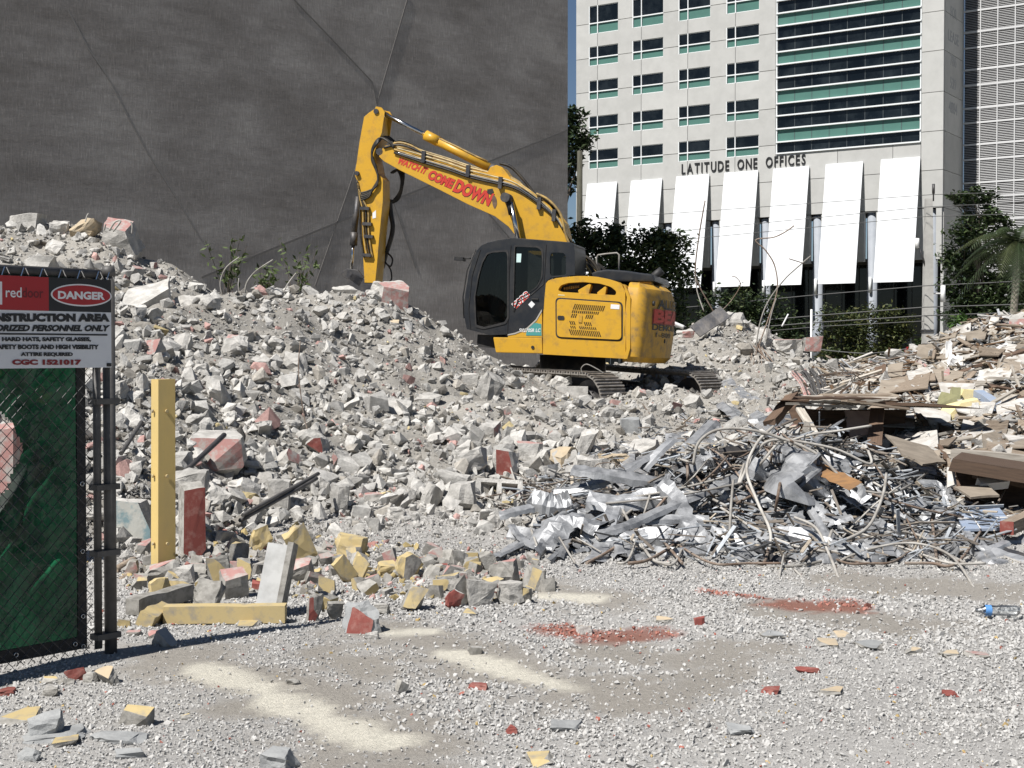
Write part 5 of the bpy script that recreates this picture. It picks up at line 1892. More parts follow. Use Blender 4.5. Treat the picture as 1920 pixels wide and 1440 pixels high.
lump(866, 700, 898, 728, 'small dark grey block on the slope beside the square grey block', 33, [CC], jit=.1, chip=1)
lump(1040, 724, 1102, 754, 'smooth pale concrete beam end under the near track', 34, [CC], d=23.4, jit=.03, chip=0, rough=.01)
lump(1505, 630, 1541, 656, 'bright salmon painted brick on the ridge right of the shrubs', 35, [CC, M['pinkpaint']], FR, d=29.6, jit=.08, chip=1, pt=.6)
lump(1450, 636, 1504, 664, 'pinkish rubble boulder left of the salmon brick', 36, [CC, PK], (0, -.6, 1), d=29.8, chip=2, pt=.8)
lump(1338, 586, 1400, 626, 'large white boulder topping the heap right of the excavator', 37, [CC], d=30.8, chip=3)
lump(1415, 614, 1446, 660, 'tall grey boulder on the flank of the right heap', 38, [CC], d=30.2, chip=3)
lump(1440, 722, 1466, 742, 'squarish pale stone in front of the red pipes', 39, [CC], d=25.5, chip=1)
lump(1268, 618, 1302, 632, 'pink flat brick behind the counterweight', 71, [CC, PK], FR, d=30.4, jit=.08)

# a hollow block lying on the slope
hb = hit1(935, 938)
k = hb.y / FPX
hbw, hbh = 92 * k, 44 * k
e = empty('hollow_block', 'hollow concrete block with two square holes and a red underside', 'concrete block', hb + Vector((0, 0.08, hbh * 0.42)))
e.rotation_euler = (R(-28), R(4), R(8))
rect = [(-hbw / 2, -hbh / 2), (hbw / 2, -hbh / 2), (hbw / 2, hbh / 2), (-hbw / 2, hbh / 2)]
hw = hbw * 0.17
hls = [[(c - hw, -hbh * 0.30), (c + hw, -hbh * 0.30), (c + hw, hbh * 0.32), (c - hw, hbh * 0.32)] for c in (-hbw * 0.20, hbw * 0.23)]
bm_obj('block_body', prism(rect, -0.0, 0.2, 0, holes=hls), CC, e)
m = MB()
m.box(-hbw / 2 + 0.01, hbw / 2 - 0.01, 0.004, 0.19, -hbh / 2 - 0.012, -hbh / 2 - 0.001)
m.build('painted_side', RD, e)
m = MB()
m.box(-hbw / 2 + 0.005, hbw / 2 - 0.005, 0.202, 0.215, -hbh / 2, hbh / 2)
m.build('block_bottom', GB, e)

# ------------------------------------------------------------------ rubble: largest lumps singly, the rest as masses


def in_poly(x, y, poly):
    x, y = np.asarray(x), np.asarray(y)
    c = np.zeros(x.shape, bool)
    n = len(poly)
    for i in range(n):
        (ax, ay), (bx_, by) = poly[i], poly[(i + 1) % n]
        s = (ay > y) != (by > y)
        with np.errstate(divide='ignore', invalid='ignore'):
            c ^= s & (x < (bx_ - ax) * (y - ay) / (by - ay + 1e-12) + ax)
    return c


SCRAP = [(935, 950), (1010, 905), (1080, 872), (1170, 830), (1260, 795), (1370, 775), (1480, 770), (1560, 800), (1660, 850), (1760, 905), (1850, 970), (1890, 1020), (1800, 1050), (1500, 1060), (1300, 1052), (1050, 1030)]
WOODY = [(1540, 690), (1640, 668), (1700, 640), (1790, 610), (1880, 585), (2230, 560), (2230, 1000), (1880, 1000), (1760, 900), (1640, 830), (1480, 770), (1500, 730)]


VOID = [(1486, 770), (1652, 770), (1652, 862), (1560, 812)]
VOID3 = [(1666, 640), (1716, 640), (1712, 700), (1666, 700)]
VOID2 = [(1800, 905), (1990, 915), (1990, 985), (1860, 960)]


def sample_pile(n, x0=-80, x1=2020, y0=395, y1=1075):
    px, py = rs.uniform(x0, x1, n), rs.uniform(y0, y1, n)
    P = hit(px, py, 34)
    ok = ~np.isnan(P[:, 0])
    ok &= P[:, 2] > 0.05
    ok &= ~in_poly(px, py, VOID) & ~in_poly(px, py, VOID2)
    return px[ok], py[ok], P[ok]


def region(px, py):
    if py < 545 and px < 400: return 'on the tall heap behind the fence'
    if px < 420 and py < 720: return 'on the upper slope right of the danger sign'
    if px < 420: return 'on the lower slope behind the yellow post'
    if px < 900 and py < 690: return 'on the upper middle slope under the excavator arm'
    if px < 900 and py < 840: return 'halfway down the middle slope'
    if px < 1000: return 'at the foot of the middle slope'
    if px < 1290 and py > 735: return 'between the excavator tracks and the scrap metal'
    if px < 1560 and py < 735: return 'on the heap right of the excavator'
    if px < 1560: return 'in the rubble below the right-hand heap'
    return 'among the splintered wood of the far right heap'


px, py, P = sample_pile(3000)
keep = []
for i in range(len(px)):
    if in_poly(px[i], py[i], SCRAP) and py[i] > 880: continue
    if in_poly(px[i], py[i], WOODY) and rs.rand() < 0.4: continue
    s = min(78, 28 * math.exp(abs(rs.normal(0, 0.42)))) * (0.6 if P[i][1] > 17.5 else 1.0) * (1.12 if py[i] > 800 else 1)
    if any((px[i] - a) ** 2 + (py[i] - b) ** 2 < (0.55 * (s + c)) ** 2 for a, b, c, _ in keep): continue
    keep.append((px[i], py[i], s, i))
    if len(keep) >= 250: break
for (x, y, s, i) in keep:
    u = rs.rand()
    szw = 'large ' if s > 40 else 'small ' if s < 24 else ''
    bank, desc = (CH_PLAIN, 'grey broken concrete chunk ') if u < 0.8 else ((CH_PINK, 'concrete chunk with faded pink paint ') if u < 0.93 else (CH_TAN, 'concrete chunk with tan stucco face '))
    o = link('concrete_chunk', bank[rs.randint(len(bank))])
    w = s * P[i][1] / FPX
    place(o, Vector(P[i]) + Vector((0, 0.1 * w, w * 0.16)), (w * rs.uniform(.9, 1.3), w * rs.uniform(.7, 1.1), w * rs.uniform(.7, 1.0)), rq(0.6))
    reg = region(x, y)
    tag(o, szw + desc + reg, 'concrete chunk', szw + ('plain' if bank is CH_PLAIN else 'pink' if bank is CH_PINK else 'tan') + ' chunks ' + reg)


def rock_cols(n, lum=(0.66, 1.2)):
    c = np.tile(np.array([0.47, 0.455, 0.425]), (n, 1))
    u = rs.rand(n)
    c[u < 0.035] = (0.47, 0.30, 0.27)
    c[(u > 0.06) & (u < 0.07)] = (0.52, 0.43, 0.24)
    c[(u > 0.085) & (u < 0.11)] = (0.16, 0.15, 0.135)
    c[(u > 0.11) & (u < 0.25)] = (0.36, 0.335, 0.295)
    return c * rs.uniform(*lum, (n, 1))


def mass(name, n, smin, smax, protos, lift, skip_scrap=True, pw=2.2, **kw):
    px, py, P = sample_pile(int(n * 1.17), x0=-220, x1=2230, **kw)
    if skip_scrap:
        ok = ~(in_poly(px, py, SCRAP) & (py > 900))
        px, py, P = px[ok], py[ok], P[ok]
    m = len(P)
    s = smin * (1 - rs.rand(m) * (1 - (smin / smax) ** pw)) ** (-1 / pw) * P[:, 1] / FPX
    s = s * np.where(P[:, 1] > 17.5, 0.68, 1.0)
    sc = s[:, None] * rs.uniform(0.7, 1.3, (m, 3))
    P = P + np.stack([0 * s, 0.05 * s, lift * s], 1)
    o = scatter(name, protos, P, sc, rand_rot(m), rock_cols(m), M['rock'])
    return o


mass('rubble', 13500, 9, 50, ROCKS, 0.24, pw=1.7)
mass('rubble_fines', 46000, 3.5, 12, PEBS, 0.1)
# rubble spilling over the foot of the slope
n = 900
px = rs.uniform(215, 980, n)
py = np.interp(px, [215, 400, 560, 700, 850, 980], [1010, 985, 960, 950, 950, 940]) + rs.normal(0, 26, n)
P = hit(px, py, 20)
s = 9 * (1 - rs.rand(n) * (1 - (9 / 46) ** 1.5)) ** (-1 / 1.5) * P[:, 1] / FPX
scatter('rubble', ROCKS, P + np.stack([0 * s, 0 * s, s * .2], 1), s[:, None] * rs.uniform(.7, 1.3, (n, 3)), rand_rot(n), rock_cols(n), M['rock'])
# the far sides of the heaps, so that they are not bare from elsewhere
n = 5000
x, y = rs.uniform(-14, 14, n), rs.uniform(10, 34, n)
z = hz(x, y)
ok = z > 0.15
x, y, z = x[ok], y[ok], z[ok]
s = rs.uniform(0.06, 0.2, len(x))
scatter('rubble', ROCKS, np.stack([x, y, z], 1), s[:, None] * rs.uniform(.7, 1.3, (len(x), 3)), rand_rot(len(x)), rock_cols(len(x)), M['rock'])
# crumbs thinning out over the lot in front of the heaps
n = 5200
px, py = rs.uniform(200, 1950, n), 960 + 130 * rs.beta(1.2, 2.2, n)
P = hit(px, py, 20)
s = rs.uniform(3, 9, n) * P[:, 1] / FPX
scatter('rubble_fines', PEBS, P, s[:, None] * rs.uniform(.7, 1.3, (n, 3)), rand_rot(n), rock_cols(n), M['rock'])

n = 1500
px = rs.uniform(225, 1010, n)
py = 1000 + 60 * ((px - 240) / 780) + rs.uniform(-25, 115, n) * (1 - 0.35 * (px - 240) / 780)
P = hit(px, py, 20)
s = rs.uniform(5, 19, n) * P[:, 1] / FPX
fc = rock_cols(n)
u = rs.rand(n)
fc[u < .16] = (0.47, 0.37, 0.18)
fc[(u > .16) & (u < .24)] = (0.42, 0.22, 0.19)
scatter('rubble_fines', ROCKS, P + np.stack([0 * s, 0 * s, s * .15], 1), s[:, None] * rs.uniform(.6, 1.3, (n, 3)), rand_rot(n), fc, M['rock'])

# ------------------------------------------------------------------ gravel on the lot
n = 98000
y = 4.55 + 5.6 * rs.beta(1.0, 1.35, n)
x = rs.uniform(-1, 1, n) * (0.40 * y + 1.5)
keepg = rs.rand(n) > 0.86 * np.clip(patch(x, y, EARTH, 0.9) * 1.1, 0, 1)
keepg &= rs.rand(n) > 0.95 * patch(x, y, DUST, 0.6)
keepg &= rs.rand(n) > 0.35 * (vnoise(x, y, 0.5) > 0.35)
x, y = x[keepg], y[keepg]
s = rs.uniform(0.011, 0.023, len(x)) * (1 + 0.3 * vnoise(x, y, 0.8))
s[rs.rand(len(x)) < 0.012] *= 1.9
gc = np.tile(np.array([0.475, 0.465, 0.445]), (len(x), 1)) * rs.uniform(0.78, 1.1, (len(x), 1))
b = (patch(x, y, BRICK, 0.6) * (rs.rand(len(x)) < 0.7))[:, None]
gc = gc * (1 - 0.8 * b) + 0.8 * b * np.array([0.36, 0.10, 0.06])
rd = rs.rand(len(x))
gc[rd < 0.006] = (0.35, 0.13, 0.10)
gc[(rd > 0.006) & (rd < 0.012)] = (0.45, 0.33, 0.15)
scatter('gravel', PEBS, np.stack([x, y, hz(x, y) + s * 0.22], 1), s[:, None] * rs.uniform(.75, 1.35, (len(x), 3)), rand_rot(len(x)), gc, M['gravel'])
n = 30000
y = rs.uniform(9.2, 13.5, n)
x = rs.uniform(-1, 1, n) * (0.40 * y + 1.6)
ok = (hz(x, y) < 0.1) & (rs.rand(n) > 0.9 * np.clip(patch(x, y, EARTH, 0.8), 0, 1))
x, y = x[ok], y[ok]
s = rs.uniform(0.014, 0.032, len(x))
gc = np.tile(np.array([0.455, 0.442, 0.418]), (len(x), 1)) * rs.uniform(0.6, 1.15, (len(x), 1))
scatter('gravel', FINES, np.stack([x, y, hz(x, y) + s * 0.2], 1), s[:, None] * rs.uniform(.75, 1.35, (len(x), 3)), rand_rot(len(x)), gc, M['gravel'])

# ------------------------------------------------------------------ yellow post and the painted blocks round it
pg = g0(306, 1072)
post = empty('wooden_post', 'square mustard yellow painted post standing in the front debris', 'post', pg, R(-53.5))
s_ = 0.063
hgt = W(306, 711, pg.y).z
m = MB()
m.add([(-s_ * 1.0, -s_, -0.15), (s_, -s_, -0.15), (s_, s_, -0.15), (-s_, s_, -0.15), (-s_ * .98 + 0.012, -s_ + .006, hgt), (s_ + 0.012, -s_ + .006, hgt), (s_ + 0.012, s_, hgt + 0.002), (-s_ + 0.012, s_, hgt)],
      [(0, 3, 2, 1), (4, 5, 6, 7), (0, 1, 5, 4), (1, 2, 6, 5), (2, 3, 7, 6), (3, 0, 4, 7)])
m.build('shaft', mat_worn('mustard_post_paint', (0.60, 0.44, 0.165), (0.50, 0.38, 0.17), 5, 0.6, 0.7, bs=0.12, bd=0.003, stretch=(1, 1, .4)), post)
for zz in (0.2, 0.66, 1.1):
    for sx, sy in ((1, 0.02), (-0.02, -1)):
        m = MB()
        c = Vector((s_ * sx + 0.01, s_ * sy * 0.5 if sx == 1 else -s_ - 0.004, zz))
        m.tube([c, c + Vector((0.016, 0, 0) if sx == 1 else (0, -0.014, 0))], 0.012, 8)
        m.build('bolt', M['yellowpaint'], post)

lump(216, 935, 292, 1052, 'upright block with flaking blue paint behind the yellow post', 80, [CC, M['bluepaint']], FR, d=10.6, jit=.05, chip=1, rough=.03, pt=.8, slices=1, cat='concrete block', name='painted_block')
lump(338, 905, 382, 1048, 'tall dark red painted slab standing behind the yellow post', 81, [GB, RD], FR, d=10.3, jit=.05, chip=1, rough=.03, pt=.7, yaw=28, slices=1, cat='concrete block', name='painted_block')
lump(300, 880, 395, 935, 'pale lump lying on top of the dark red slab', 82, [CC, RD], (.6, -1, -.3), d=10.8, chip=3, pt=.9, cat='concrete block', name='painted_block')

FRAG = [  # box in the photograph, base material, paint, painted side, yaw, tilt, label
    (280, 1084, 320, 1126, YL, YL, FR, 20, (0, -8), 'yellow block, first of the row of three by the post foot'),
    (318, 1084, 368, 1120, GB, YL, FR, -12, (-15, 5), 'grey and yellow block, middle of the row of three by the post foot'),
    (362, 1084, 420, 1136, GB, YL, (0, -.3, -1), -20, (-20, 8), 'grey faced block, last of the row of three by the post foot'),
    (388, 1042, 432, 1086, GB, YL, (-.3, -1, 0), 18, (0, -6), 'white topped yellow block above the row of three'),
    (398, 1026, 422, 1052, GB, PK, FR, 15, (0, 10), 'small rounded pink fragment above the row of three'),
    (430, 1014, 467, 1052, GB, YL, UP, 10, (-12, 0), 'scuffed yellow block with grey top above the front debris'),
    (442, 1046, 474, 1086, GB, YL, FR, -10, (0, 0), 'bright yellow square block beside the grey channel'),
    (412, 1070, 464, 1118, GB, PK, UP, 25, (8, -6), 'block with a red top left of the grey channel'),
    (466, 986, 508, 1030, YL, GB, UP, 30, (0, -15), 'yellow block topping the front debris'),
    (536, 984, 586, 1048, YL, RD, RT, 35, (0, -20), 'tilted yellow block with dark red side'),
    (540, 1050, 592, 1090, GB, PK, (-.1, -.4, 1), -15, (14, -8), 'flat slab with pink face right of the grey channel'),
    (596, 1080, 630, 1114, GB, YL, FR, 5, (-8, 4), 'small yellow and grey block in the middle of the front debris'),
    (574, 1112, 603, 1164, GB, RD, FR, 22, (0, 12), 'dark red upright fragment at the front edge of the debris'),
    (592, 1110, 632, 1142, YL, GB, UP, -20, (0, 10), 'pale yellow wedge behind the dark red fragment'),
    (610, 1126, 648, 1160, GB, GB, UP, 25, (10, 0), 'small grey wedge left of the large grey lump'),
    (638, 1126, 716, 1186, SL, RD, (0, -.8, -.8), -18, (-16, -6), 'large grey lump with a rusty red underside at the front'),
    (626, 1002, 688, 1042, YL, YL, FR, -8, (0, 6), 'pair of yellow shards standing behind the front debris'),
    (630, 1040, 662, 1090, YL, YL, FR, 35, (0, -28), 'tall left yellow shard leaning in the front debris'),
    (660, 1042, 690, 1086, YL, YL, FR, -20, (0, 18), 'tall right yellow shard leaning in the front debris'),
    (706, 1054, 746, 1080, YL, YL, UP, 15, (10, 0), 'low yellow shard right of the leaning shards'),
    (720, 1030, 746, 1070, GB, PK, FR, -15, (0, -14), 'pointed pink fragment beside the tall grey block'),
    (742, 1036, 794, 1086, YL, GB, (-.6, -1, .2), 30, (0, -24), 'tall grey block with a yellow end, leaning left'),
    (754, 1096, 800, 1142, GB, YL, FR, -12, (-14, 16), 'rounded yellow plate lying at the front edge'),
    (840, 1032, 880, 1066, GB, GB, UP, 30, (0, 10), 'dark grey wedge at the back right of the front debris'),
    (866, 1042, 904, 1068, GB, YL, FR, 8, (0, 0), 'yellow faced block beside the dark grey wedge'),
    (900, 1032, 930, 1074, GB, CC, FR, 20, (0, -16), 'white and grey upright block at the back right'),
    (918, 1050, 972, 1098, GB, PK, UP, -20, (14, -6), 'large block with a pink top at the right end'),
    (978, 1062, 1024, 1108, GB, YL, (0, -1, -.3), -25, (-10, 4), 'last block on the right, grey with mustard end'),
    (934, 1088, 984, 1132, CC, CC, UP, 0, (0, 0), 'white rough lump at the right end of the front debris'),
    (968, 1100, 998, 1132, GB, YL, FR, -24, (0, 8), 'yellow chip stuck to the white rough lump'),
    (846, 1080, 888, 1132, GB, GB, FR, 40, (0, -30), 'dark tilted block beside the white mortar lump'),
    (868, 1084, 926, 1134, CC, CC, UP, 10, (0, 12), 'white mortar lump in the right half of the front debris'),
    (822, 1074, 870, 1102, CC, YL, UP, -25, (10, -8), 'yellow slab with a dark stain behind the white mortar lump'),
    (834, 1106, 870, 1138, RD, CC, UP, 35, (0, 22), 'thin white topped slab at the front right edge'),
    (276, 1182, 308, 1204, GB, PK, UP, 20, (10, -10), 'pink fragment in front of the long yellow strip'),
    (284, 1188, 336, 1222, GB, SL, UP, -35, (0, 24), 'roof shaped grey fragment in front of the long yellow strip'),
    (446, 1160, 504, 1184, GB, YL, UP, 5, (8, 4), 'curved yellow piece below the long yellow strip'),
    (238, 1190, 264, 1203, GB, PK, UP, 5, (0, 0), 'small flat red piece right of the fence post'),
    (218, 1160, 246, 1180, GB, YL, FR, 5, (0, 0), 'small yellow and grey brick at the fence post foot'),
    (124, 1252, 162, 1282, RD, TN, UP, 18, (0, -14), 'cream topped red brick under the fence'),
    (157, 1260, 186, 1284, GB, CC, UP, 0, (0, 0), 'grey cube under the end of the fence'),
    (182, 1252, 229, 1286, GB, TN, (.2, -.6, 1), -38, (22, 0), 'rough beige slab leaning at the end of the fence'),
    (76, 1278, 124, 1292, GB, YL, UP, 10, (0, -6), 'thin yellowish strip lying under the fence'),
    (80, 1288, 114, 1308, GB, CC, UP, -5, (0, 0), 'pale grey stone in front of the fence bottom'),
    (112, 1280, 140, 1294, GB, TN, UP, 15, (0, 0), 'small tan chip in front of the fence bottom'),
    (-8, 1294, 32, 1312, RD, RD, UP, 12, (0, -8), 'dark red strip at the left edge under the fence'),
    (-6, 1330, 74, 1366, GB, YL, (0, -.5, 1), 16, (18, -8), 'large yellow piece at the left edge of the gravel'),
    (222, 1326, 290, 1364, GB, YL, UP, -6, (16, 3), 'big yellow slab lying alone on the gravel'),
    (338, 1338, 358, 1352, GB, YL, UP, 10, (0, 0), 'small yellow chip on the gravel right of the big yellow slab'),
    (52, 1338, 122, 1390, SL, SL, UP, 22, (14, -10), 'steep grey slab, uppermost of the grey slabs at bottom left'),
    (48, 1370, 166, 1406, SL, SL, UP, 8, (6, -3), 'long grey slab, left of the pair at bottom left'),
    (160, 1376, 286, 1406, SL, SL, UP, -6, (4, 4), 'long grey slab, right of the pair at bottom left'),
    (96, 1390, 150, 1412, GB, YL, UP, 24, (0, -8), 'yellowish sliver between the long grey slabs'),
    (214, 1408, 272, 1432, SL, SL, UP, 14, (0, 0), 'small grey slab below the pair of long slabs'),
    (28, 1400, 78, 1434, SL, SL, UP, -14, (0, 4), 'ribbed grey slab in the bottom left corner'),
    (496, 1406, 556, 1440, SL, SL, UP, -22, (8, 6), 'lone grey slab on the gravel at the bottom'),
    (988, 1410, 1046, 1440, GB, YL, (-.5, -.5, 1), 12, (0, 0), 'grey piece with yellow patch at the bottom middle'),
    (1030, 1352, 1092, 1378, SL, SL, UP, -10, (0, 0), 'flat dark grey stone beside the dark red chip'),
    (1362, 1366, 1414, 1392, SL, SL, UP, 0, (0, 0), 'dark triangular stone on the right gravel'),
    (1424, 1184, 1466, 1204, GB, SL, UP, 5, (0, 0), 'flat grey tile piece left of the beige one'),
    (1528, 1200, 1572, 1220, GB, TN, UP, -14, (4, 0), 'beige tile piece between two grey ones'),
    (1604, 1200, 1662, 1222, GB, SL, UP, 12, (4, 4), 'grey tile piece with dark edge on the right gravel'),
    (1556, 1182, 1604, 1202, GB, TN, UP, 4, (0, 0), 'flat beige piece behind the beige tile piece'),
    (1694, 1214, 1732, 1230, GB, TN, UP, -5, (0, 0), 'small beige flake on the right gravel'),
    (1760, 1222, 1802, 1238, GB, TN, UP, 6, (0, 0), 'flat beige flake beside the pink flake'),
    (1806, 1222, 1852, 1240, GB, PK, UP, -6, (0, 0), 'flat pink flake on the right gravel'),
    (1490, 1256, 1536, 1270, RD, RD, UP, -4, (0, 0), 'thin red brown flake in mid gravel'),
    (1424, 1294, 1466, 1310, RD, RD, UP, 3, (0, 0), 'dark red brick piece in mid gravel'),
    (1768, 1296, 1796, 1310, RD, RD, UP, 10, (0, 0), 'dark red brick crumb at the right'),
    (1534, 1294, 1582, 1314, GB, TN, UP, -16, (0, 0), 'tan strip lying on the gravel'),
    (948, 1360, 972, 1374, RD, RD, UP, 10, (0, 0), 'small dark red chip on the gravel'),
    (878, 1282, 916, 1298, RD, RD, UP, -12, (0, 0), 'slim dark red splinter on the middle gravel'),
    (876, 1212, 906, 1230, GB, CC, UP, 10, (0, 0), 'small grey stone at the head of the pale streak'),
    (740, 1276, 764, 1296, GB, CC, UP, 30, (0, 20), 'white pointed stone on the left gravel'),
    (536, 1276, 564, 1288, GB, CC, UP, 0, (0, 0), 'flat white flake beside the large pale streak'),
    (1300, 1156, 1324, 1172, RD, RD, UP, 20, (0, 0), 'orange red tile chip near the left brick dust'),
    (868, 1142, 900, 1158, GB, YL, UP, -14, (4, 0), 'thin yellow flake in front of the white mortar lump'),
    (1226, 1158, 1262, 1172, GB, TN, UP, 4, (0, 0), 'tan tile chip beside the left brick dust'),
    (1080, 1172, 1112, 1190, CC, TN, UP, 0, (0, 0), 'pale lump lying in the left brick dust'),
    (700, 1132, 732, 1150, GB, CC, UP, 10, (0, 0), 'white piece behind the large grey lump'),
    (684, 1184, 712, 1200, CC, CC, UP, 0, (0, 0), 'white chip in front of the large grey lump'),
    (500, 1084, 540, 1100, GB, PK, UP, 30, (0, 0), 'pink chip at the base of the grey channel'),
    (330, 1060, 366, 1090, CC, CC, UP, 0, (0, 0), 'crumbly white lump against the yellow post'),
    (258, 1058, 344, 1088, GB, PK, UP, 8, (0, -14), 'long pinkish slab across the post foot'),
    (352, 1054, 392, 1082, GB, PK, UP, -20, (0, 8), 'reddish grey chunk right of the post foot'),
    (236, 1048, 262, 1072, GB, PK, FR, 14, (0, 10), 'small red chunk left of the post foot'),
]
for i, (x0, y0, x1, y1, base, pm, side, yaw, tl, lab) in enumerate(FRAG):
    flat = (y1 - y0) < 0.55 * (x1 - x0)
    gd = g0((x0 + x1) / 2, y1).y
    hd = hit1((x0 + x1) / 2, y1 - 1).y
    lump(x0, y0, x1, y1, lab, 300 + i, [base, pm], side, d=min(gd, hd) if y1 < 1140 else gd, jit=.14, chip=[1, 2, 1, 2, 3][i % 5], rough=.065, yaw=yaw * .9, tilt=(tl[0] * 1.1, tl[1] * 1.2), depth=[.35, .9, .6][i % 3] if not flat else 1.0, cat='block fragment', name='block_fragment', pt=.72, cuts=1 if (x1 - x0) < 26 else 2, sink=0.12, thin=flat and y0 > 1140)
# small ones of the front debris that nothing tells apart
for i in range(150):
    px = 240 + 780 * rs.rand()
    py = 1000 + 60 * ((px - 240) / 780) + rs.uniform(-8, 110) * (1 - 0.35 * (px - 240) / 780)
    s = rs.uniform(13, 36)
    u = rs.rand()
    pm, cn = ((YL, 'mustard') if u < 0.42 else (PK, 'pink') if u < 0.6 else (RD, 'dark red') if u < 0.7 else (GB, 'bare grey'))
    w = lump(px, py - s * .8, px + s, py, 'small %s block fragment filling the front debris row' % cn, 500 + i, [GB, pm], [FR, UP, LF, (0, -.6, 1)][i % 4], yaw=rs.uniform(-40, 40), tilt=(rs.uniform(-25, 25), rs.uniform(-25, 25)),
             rough=.03, cat='block fragment', name='block_fragment', pt=.7, cuts=1, chip=[1, 2, 0][i % 3], depth=rs.uniform(.22, 1), group='small %s fragments of the front debris' % cn)
# long yellow strip, grey plank behind it, grey channel
def bar(name, label, cat, A, B, w, h, mat, dA=None, dB=None, lift=0.0, group=None, mat2=None, roll=0.0, cutx=0):
    a = W(*A, dA) if dA else g0(*A)
    b = W(*B, dB) if dB else g0(*B)
    d = b - a
    L = d.length
    m = MB()
    n = 7
    vs, fs = [], []
    for i in range(n):
        t = i / (n - 1)
        jx = 0.01 * rs.normal() * (1 if 0 < i < n - 1 else 0)
        for (yy, zz) in ((-w / 2, -h / 2), (w / 2, -h / 2), (w / 2, h / 2), (-w / 2, h / 2)):
            e_ = rs.uniform(-.5, .5) * w * cutx if i in (0, n - 1) else 0
            vs.append((L * t + e_, yy + jx * .3, zz + jx * .3))
    for i in range(n - 1):
        for j in range(4):
            fs.append((4 * i + j, 4 * i + (j + 1) % 4, 4 * i + 4 + (j + 1) % 4, 4 * i + 4 + j))
    fs += [(3, 2, 1, 0), (4 * n - 4, 4 * n - 3, 4 * n - 2, 4 * n - 1)]
    m.add(vs, fs)
    o = m.build(name, mat)
    x = d.normalized()
    y = Vector((0, 0, 1)).cross(x).normalized()
    z = x.cross(y)
    o.matrix_world = Matrix.Translation(a + Vector((0, 0, lift))) @ Matrix((x, y, z)).transposed().to_4x4() @ Matrix.Rotation(roll, 4, 'X')
    tag(o, label, cat, group)
    return o


bar('painted_strip', 'long mustard yellow painted strip lying at the front of the debris', 'block strip', (309, 1168), (536, 1166), 0.10, 0.095, YL, lift=0.05)
bar('painted_strip', 'grey weathered strip lying behind the long yellow strip', 'block strip', (248, 1155), (352, 1124), 0.09, 0.09, M['greyblock'], lift=0.05)
bar('painted_strip', 'short yellowish strip at the left end of the long yellow strip', 'block strip', (272, 1178), (312, 1158), 0.09, 0.08, YL, lift=0.04, roll=0.4)
ch0 = g0(508, 1152)
e = empty('channel_block', 'grey L shaped channel block standing on end in the front debris', 'channel block', ch0, R(-8))
e.rotation_euler = (R(-16), R(7), R(-8))
hh = W(500, 1020, ch0.y).z
m = MB()
m.box(-0.10, 0.04, 0, 0.025, -0.03, hh)
m.build('wide_face', mat_worn('chalky_block', (0.47, 0.47, 0.46), (0.34, 0.34, 0.33), 7, 0.8, 0.9, bs=0.3, bd=0.004), e)
m = MB()
m.box(0.042, 0.075, -0.085, 0.024, -0.03, hh * 1.03)
m.build('flange', M['greyblock'], e)

# ------------------------------------------------------------------ bars, rods and rebar
def smooth(P_, n=6):
    out = []
    k = len(P_)
    for i in range(k - 1):
        p0, p1, p2, p3 = P_[max(i - 1, 0)], P_[i], P_[i + 1], P_[min(i + 2, k - 1)]
        for j in range(n):
            t = j / n
            out.append(0.5 * ((2 * p1) + (p2 - p0) * t + (2 * p0 - 5 * p1 + 4 * p2 - p3) * t * t + (3 * p1 - p0 - 3 * p2 + p3) * t ** 3))
    return out + [P_[-1]]


def rod(label, pts, r, mat, d=None, lift=0.06, cat='rebar', name='rebar', group=None, n=6):
    P_ = []
    for i, q in enumerate(pts):
        if len(q) == 3: P_.append(W(*q))
        elif d is not None: P_.append(W(q[0], q[1], d))
        else:
            h_ = hit1(*q)
            P_.append(h_ + (Vector((0, 0, CAM_H)) - h_).normalized() * lift)
    m = MB()
    m.tube(smooth(P_), r, n)
    return tag(m.build(name, mat), label, cat, group)


rod('dark round bar leaning behind the yellow post', [(341, 890, 11.0), (421, 815, 11.7)], 0.022, M['darkmetal'], cat='steel bar', name='steel_bar')
rod('upper of the two parallel grey bars at the foot of the slope', [(455, 966, 11.2), (597, 888, 12.6)], 0.018, M['fencepost'], cat='steel bar', name='steel_bar')
rod('lower of the two parallel grey bars at the foot of the slope', [(450, 976, 11.2), (594, 897, 12.5)], 0.018, M['fencepost'], cat='steel bar', name='steel_bar')
rod('short grey bar between fence post and yellow post', [(227, 850, 11), (265, 792, 11.8)], 0.02, M['fencepost'], cat='steel bar', name='steel_bar')
rod('rusty pipe, upper of two left of the post foot', [(215, 1070, 9.5), (252, 1050, 9.8)], 0.028, M['wood'], cat='pipe', name='pipe')
rod('rusty pipe, lower of two left of the post foot', [(218, 1096, 9.2), (250, 1072, 9.5)], 0.026, M['wood'], cat='pipe', name='pipe')
CR = 'bent rebar against the charcoal wall'
rod('tall bent rebar by the wall, left of the three on the crest', [(418, 560, 21.5), (413, 530, 21.5), (424, 502, 21.5), (449, 482, 21.5)], 0.012, M['cable'])
rod('hooked rebar by the wall, middle of the three on the crest', [(462, 562, 21.5), (461, 535, 21.5), (478, 510, 21.5), (512, 487, 21.5)], 0.012, M['cable'])
rod('short rebar by the wall, right of the three on the crest', [(528, 560, 21.8), (538, 535, 21.8), (555, 512, 21.8)], 0.010, M['cable'])
rod('short straight rebar stub left of the middle hooked rebar', [(450, 556, 21.4), (447, 536, 21.4), (448, 522, 21.4)], 0.010, M['cable'])
rod('rebar loop standing on the cracked slab of the tall heap', [(205, 432, 22.4), (216, 416, 22.4), (226, 415, 22.4), (212, 434, 22.4)], 0.016, M['cable'])
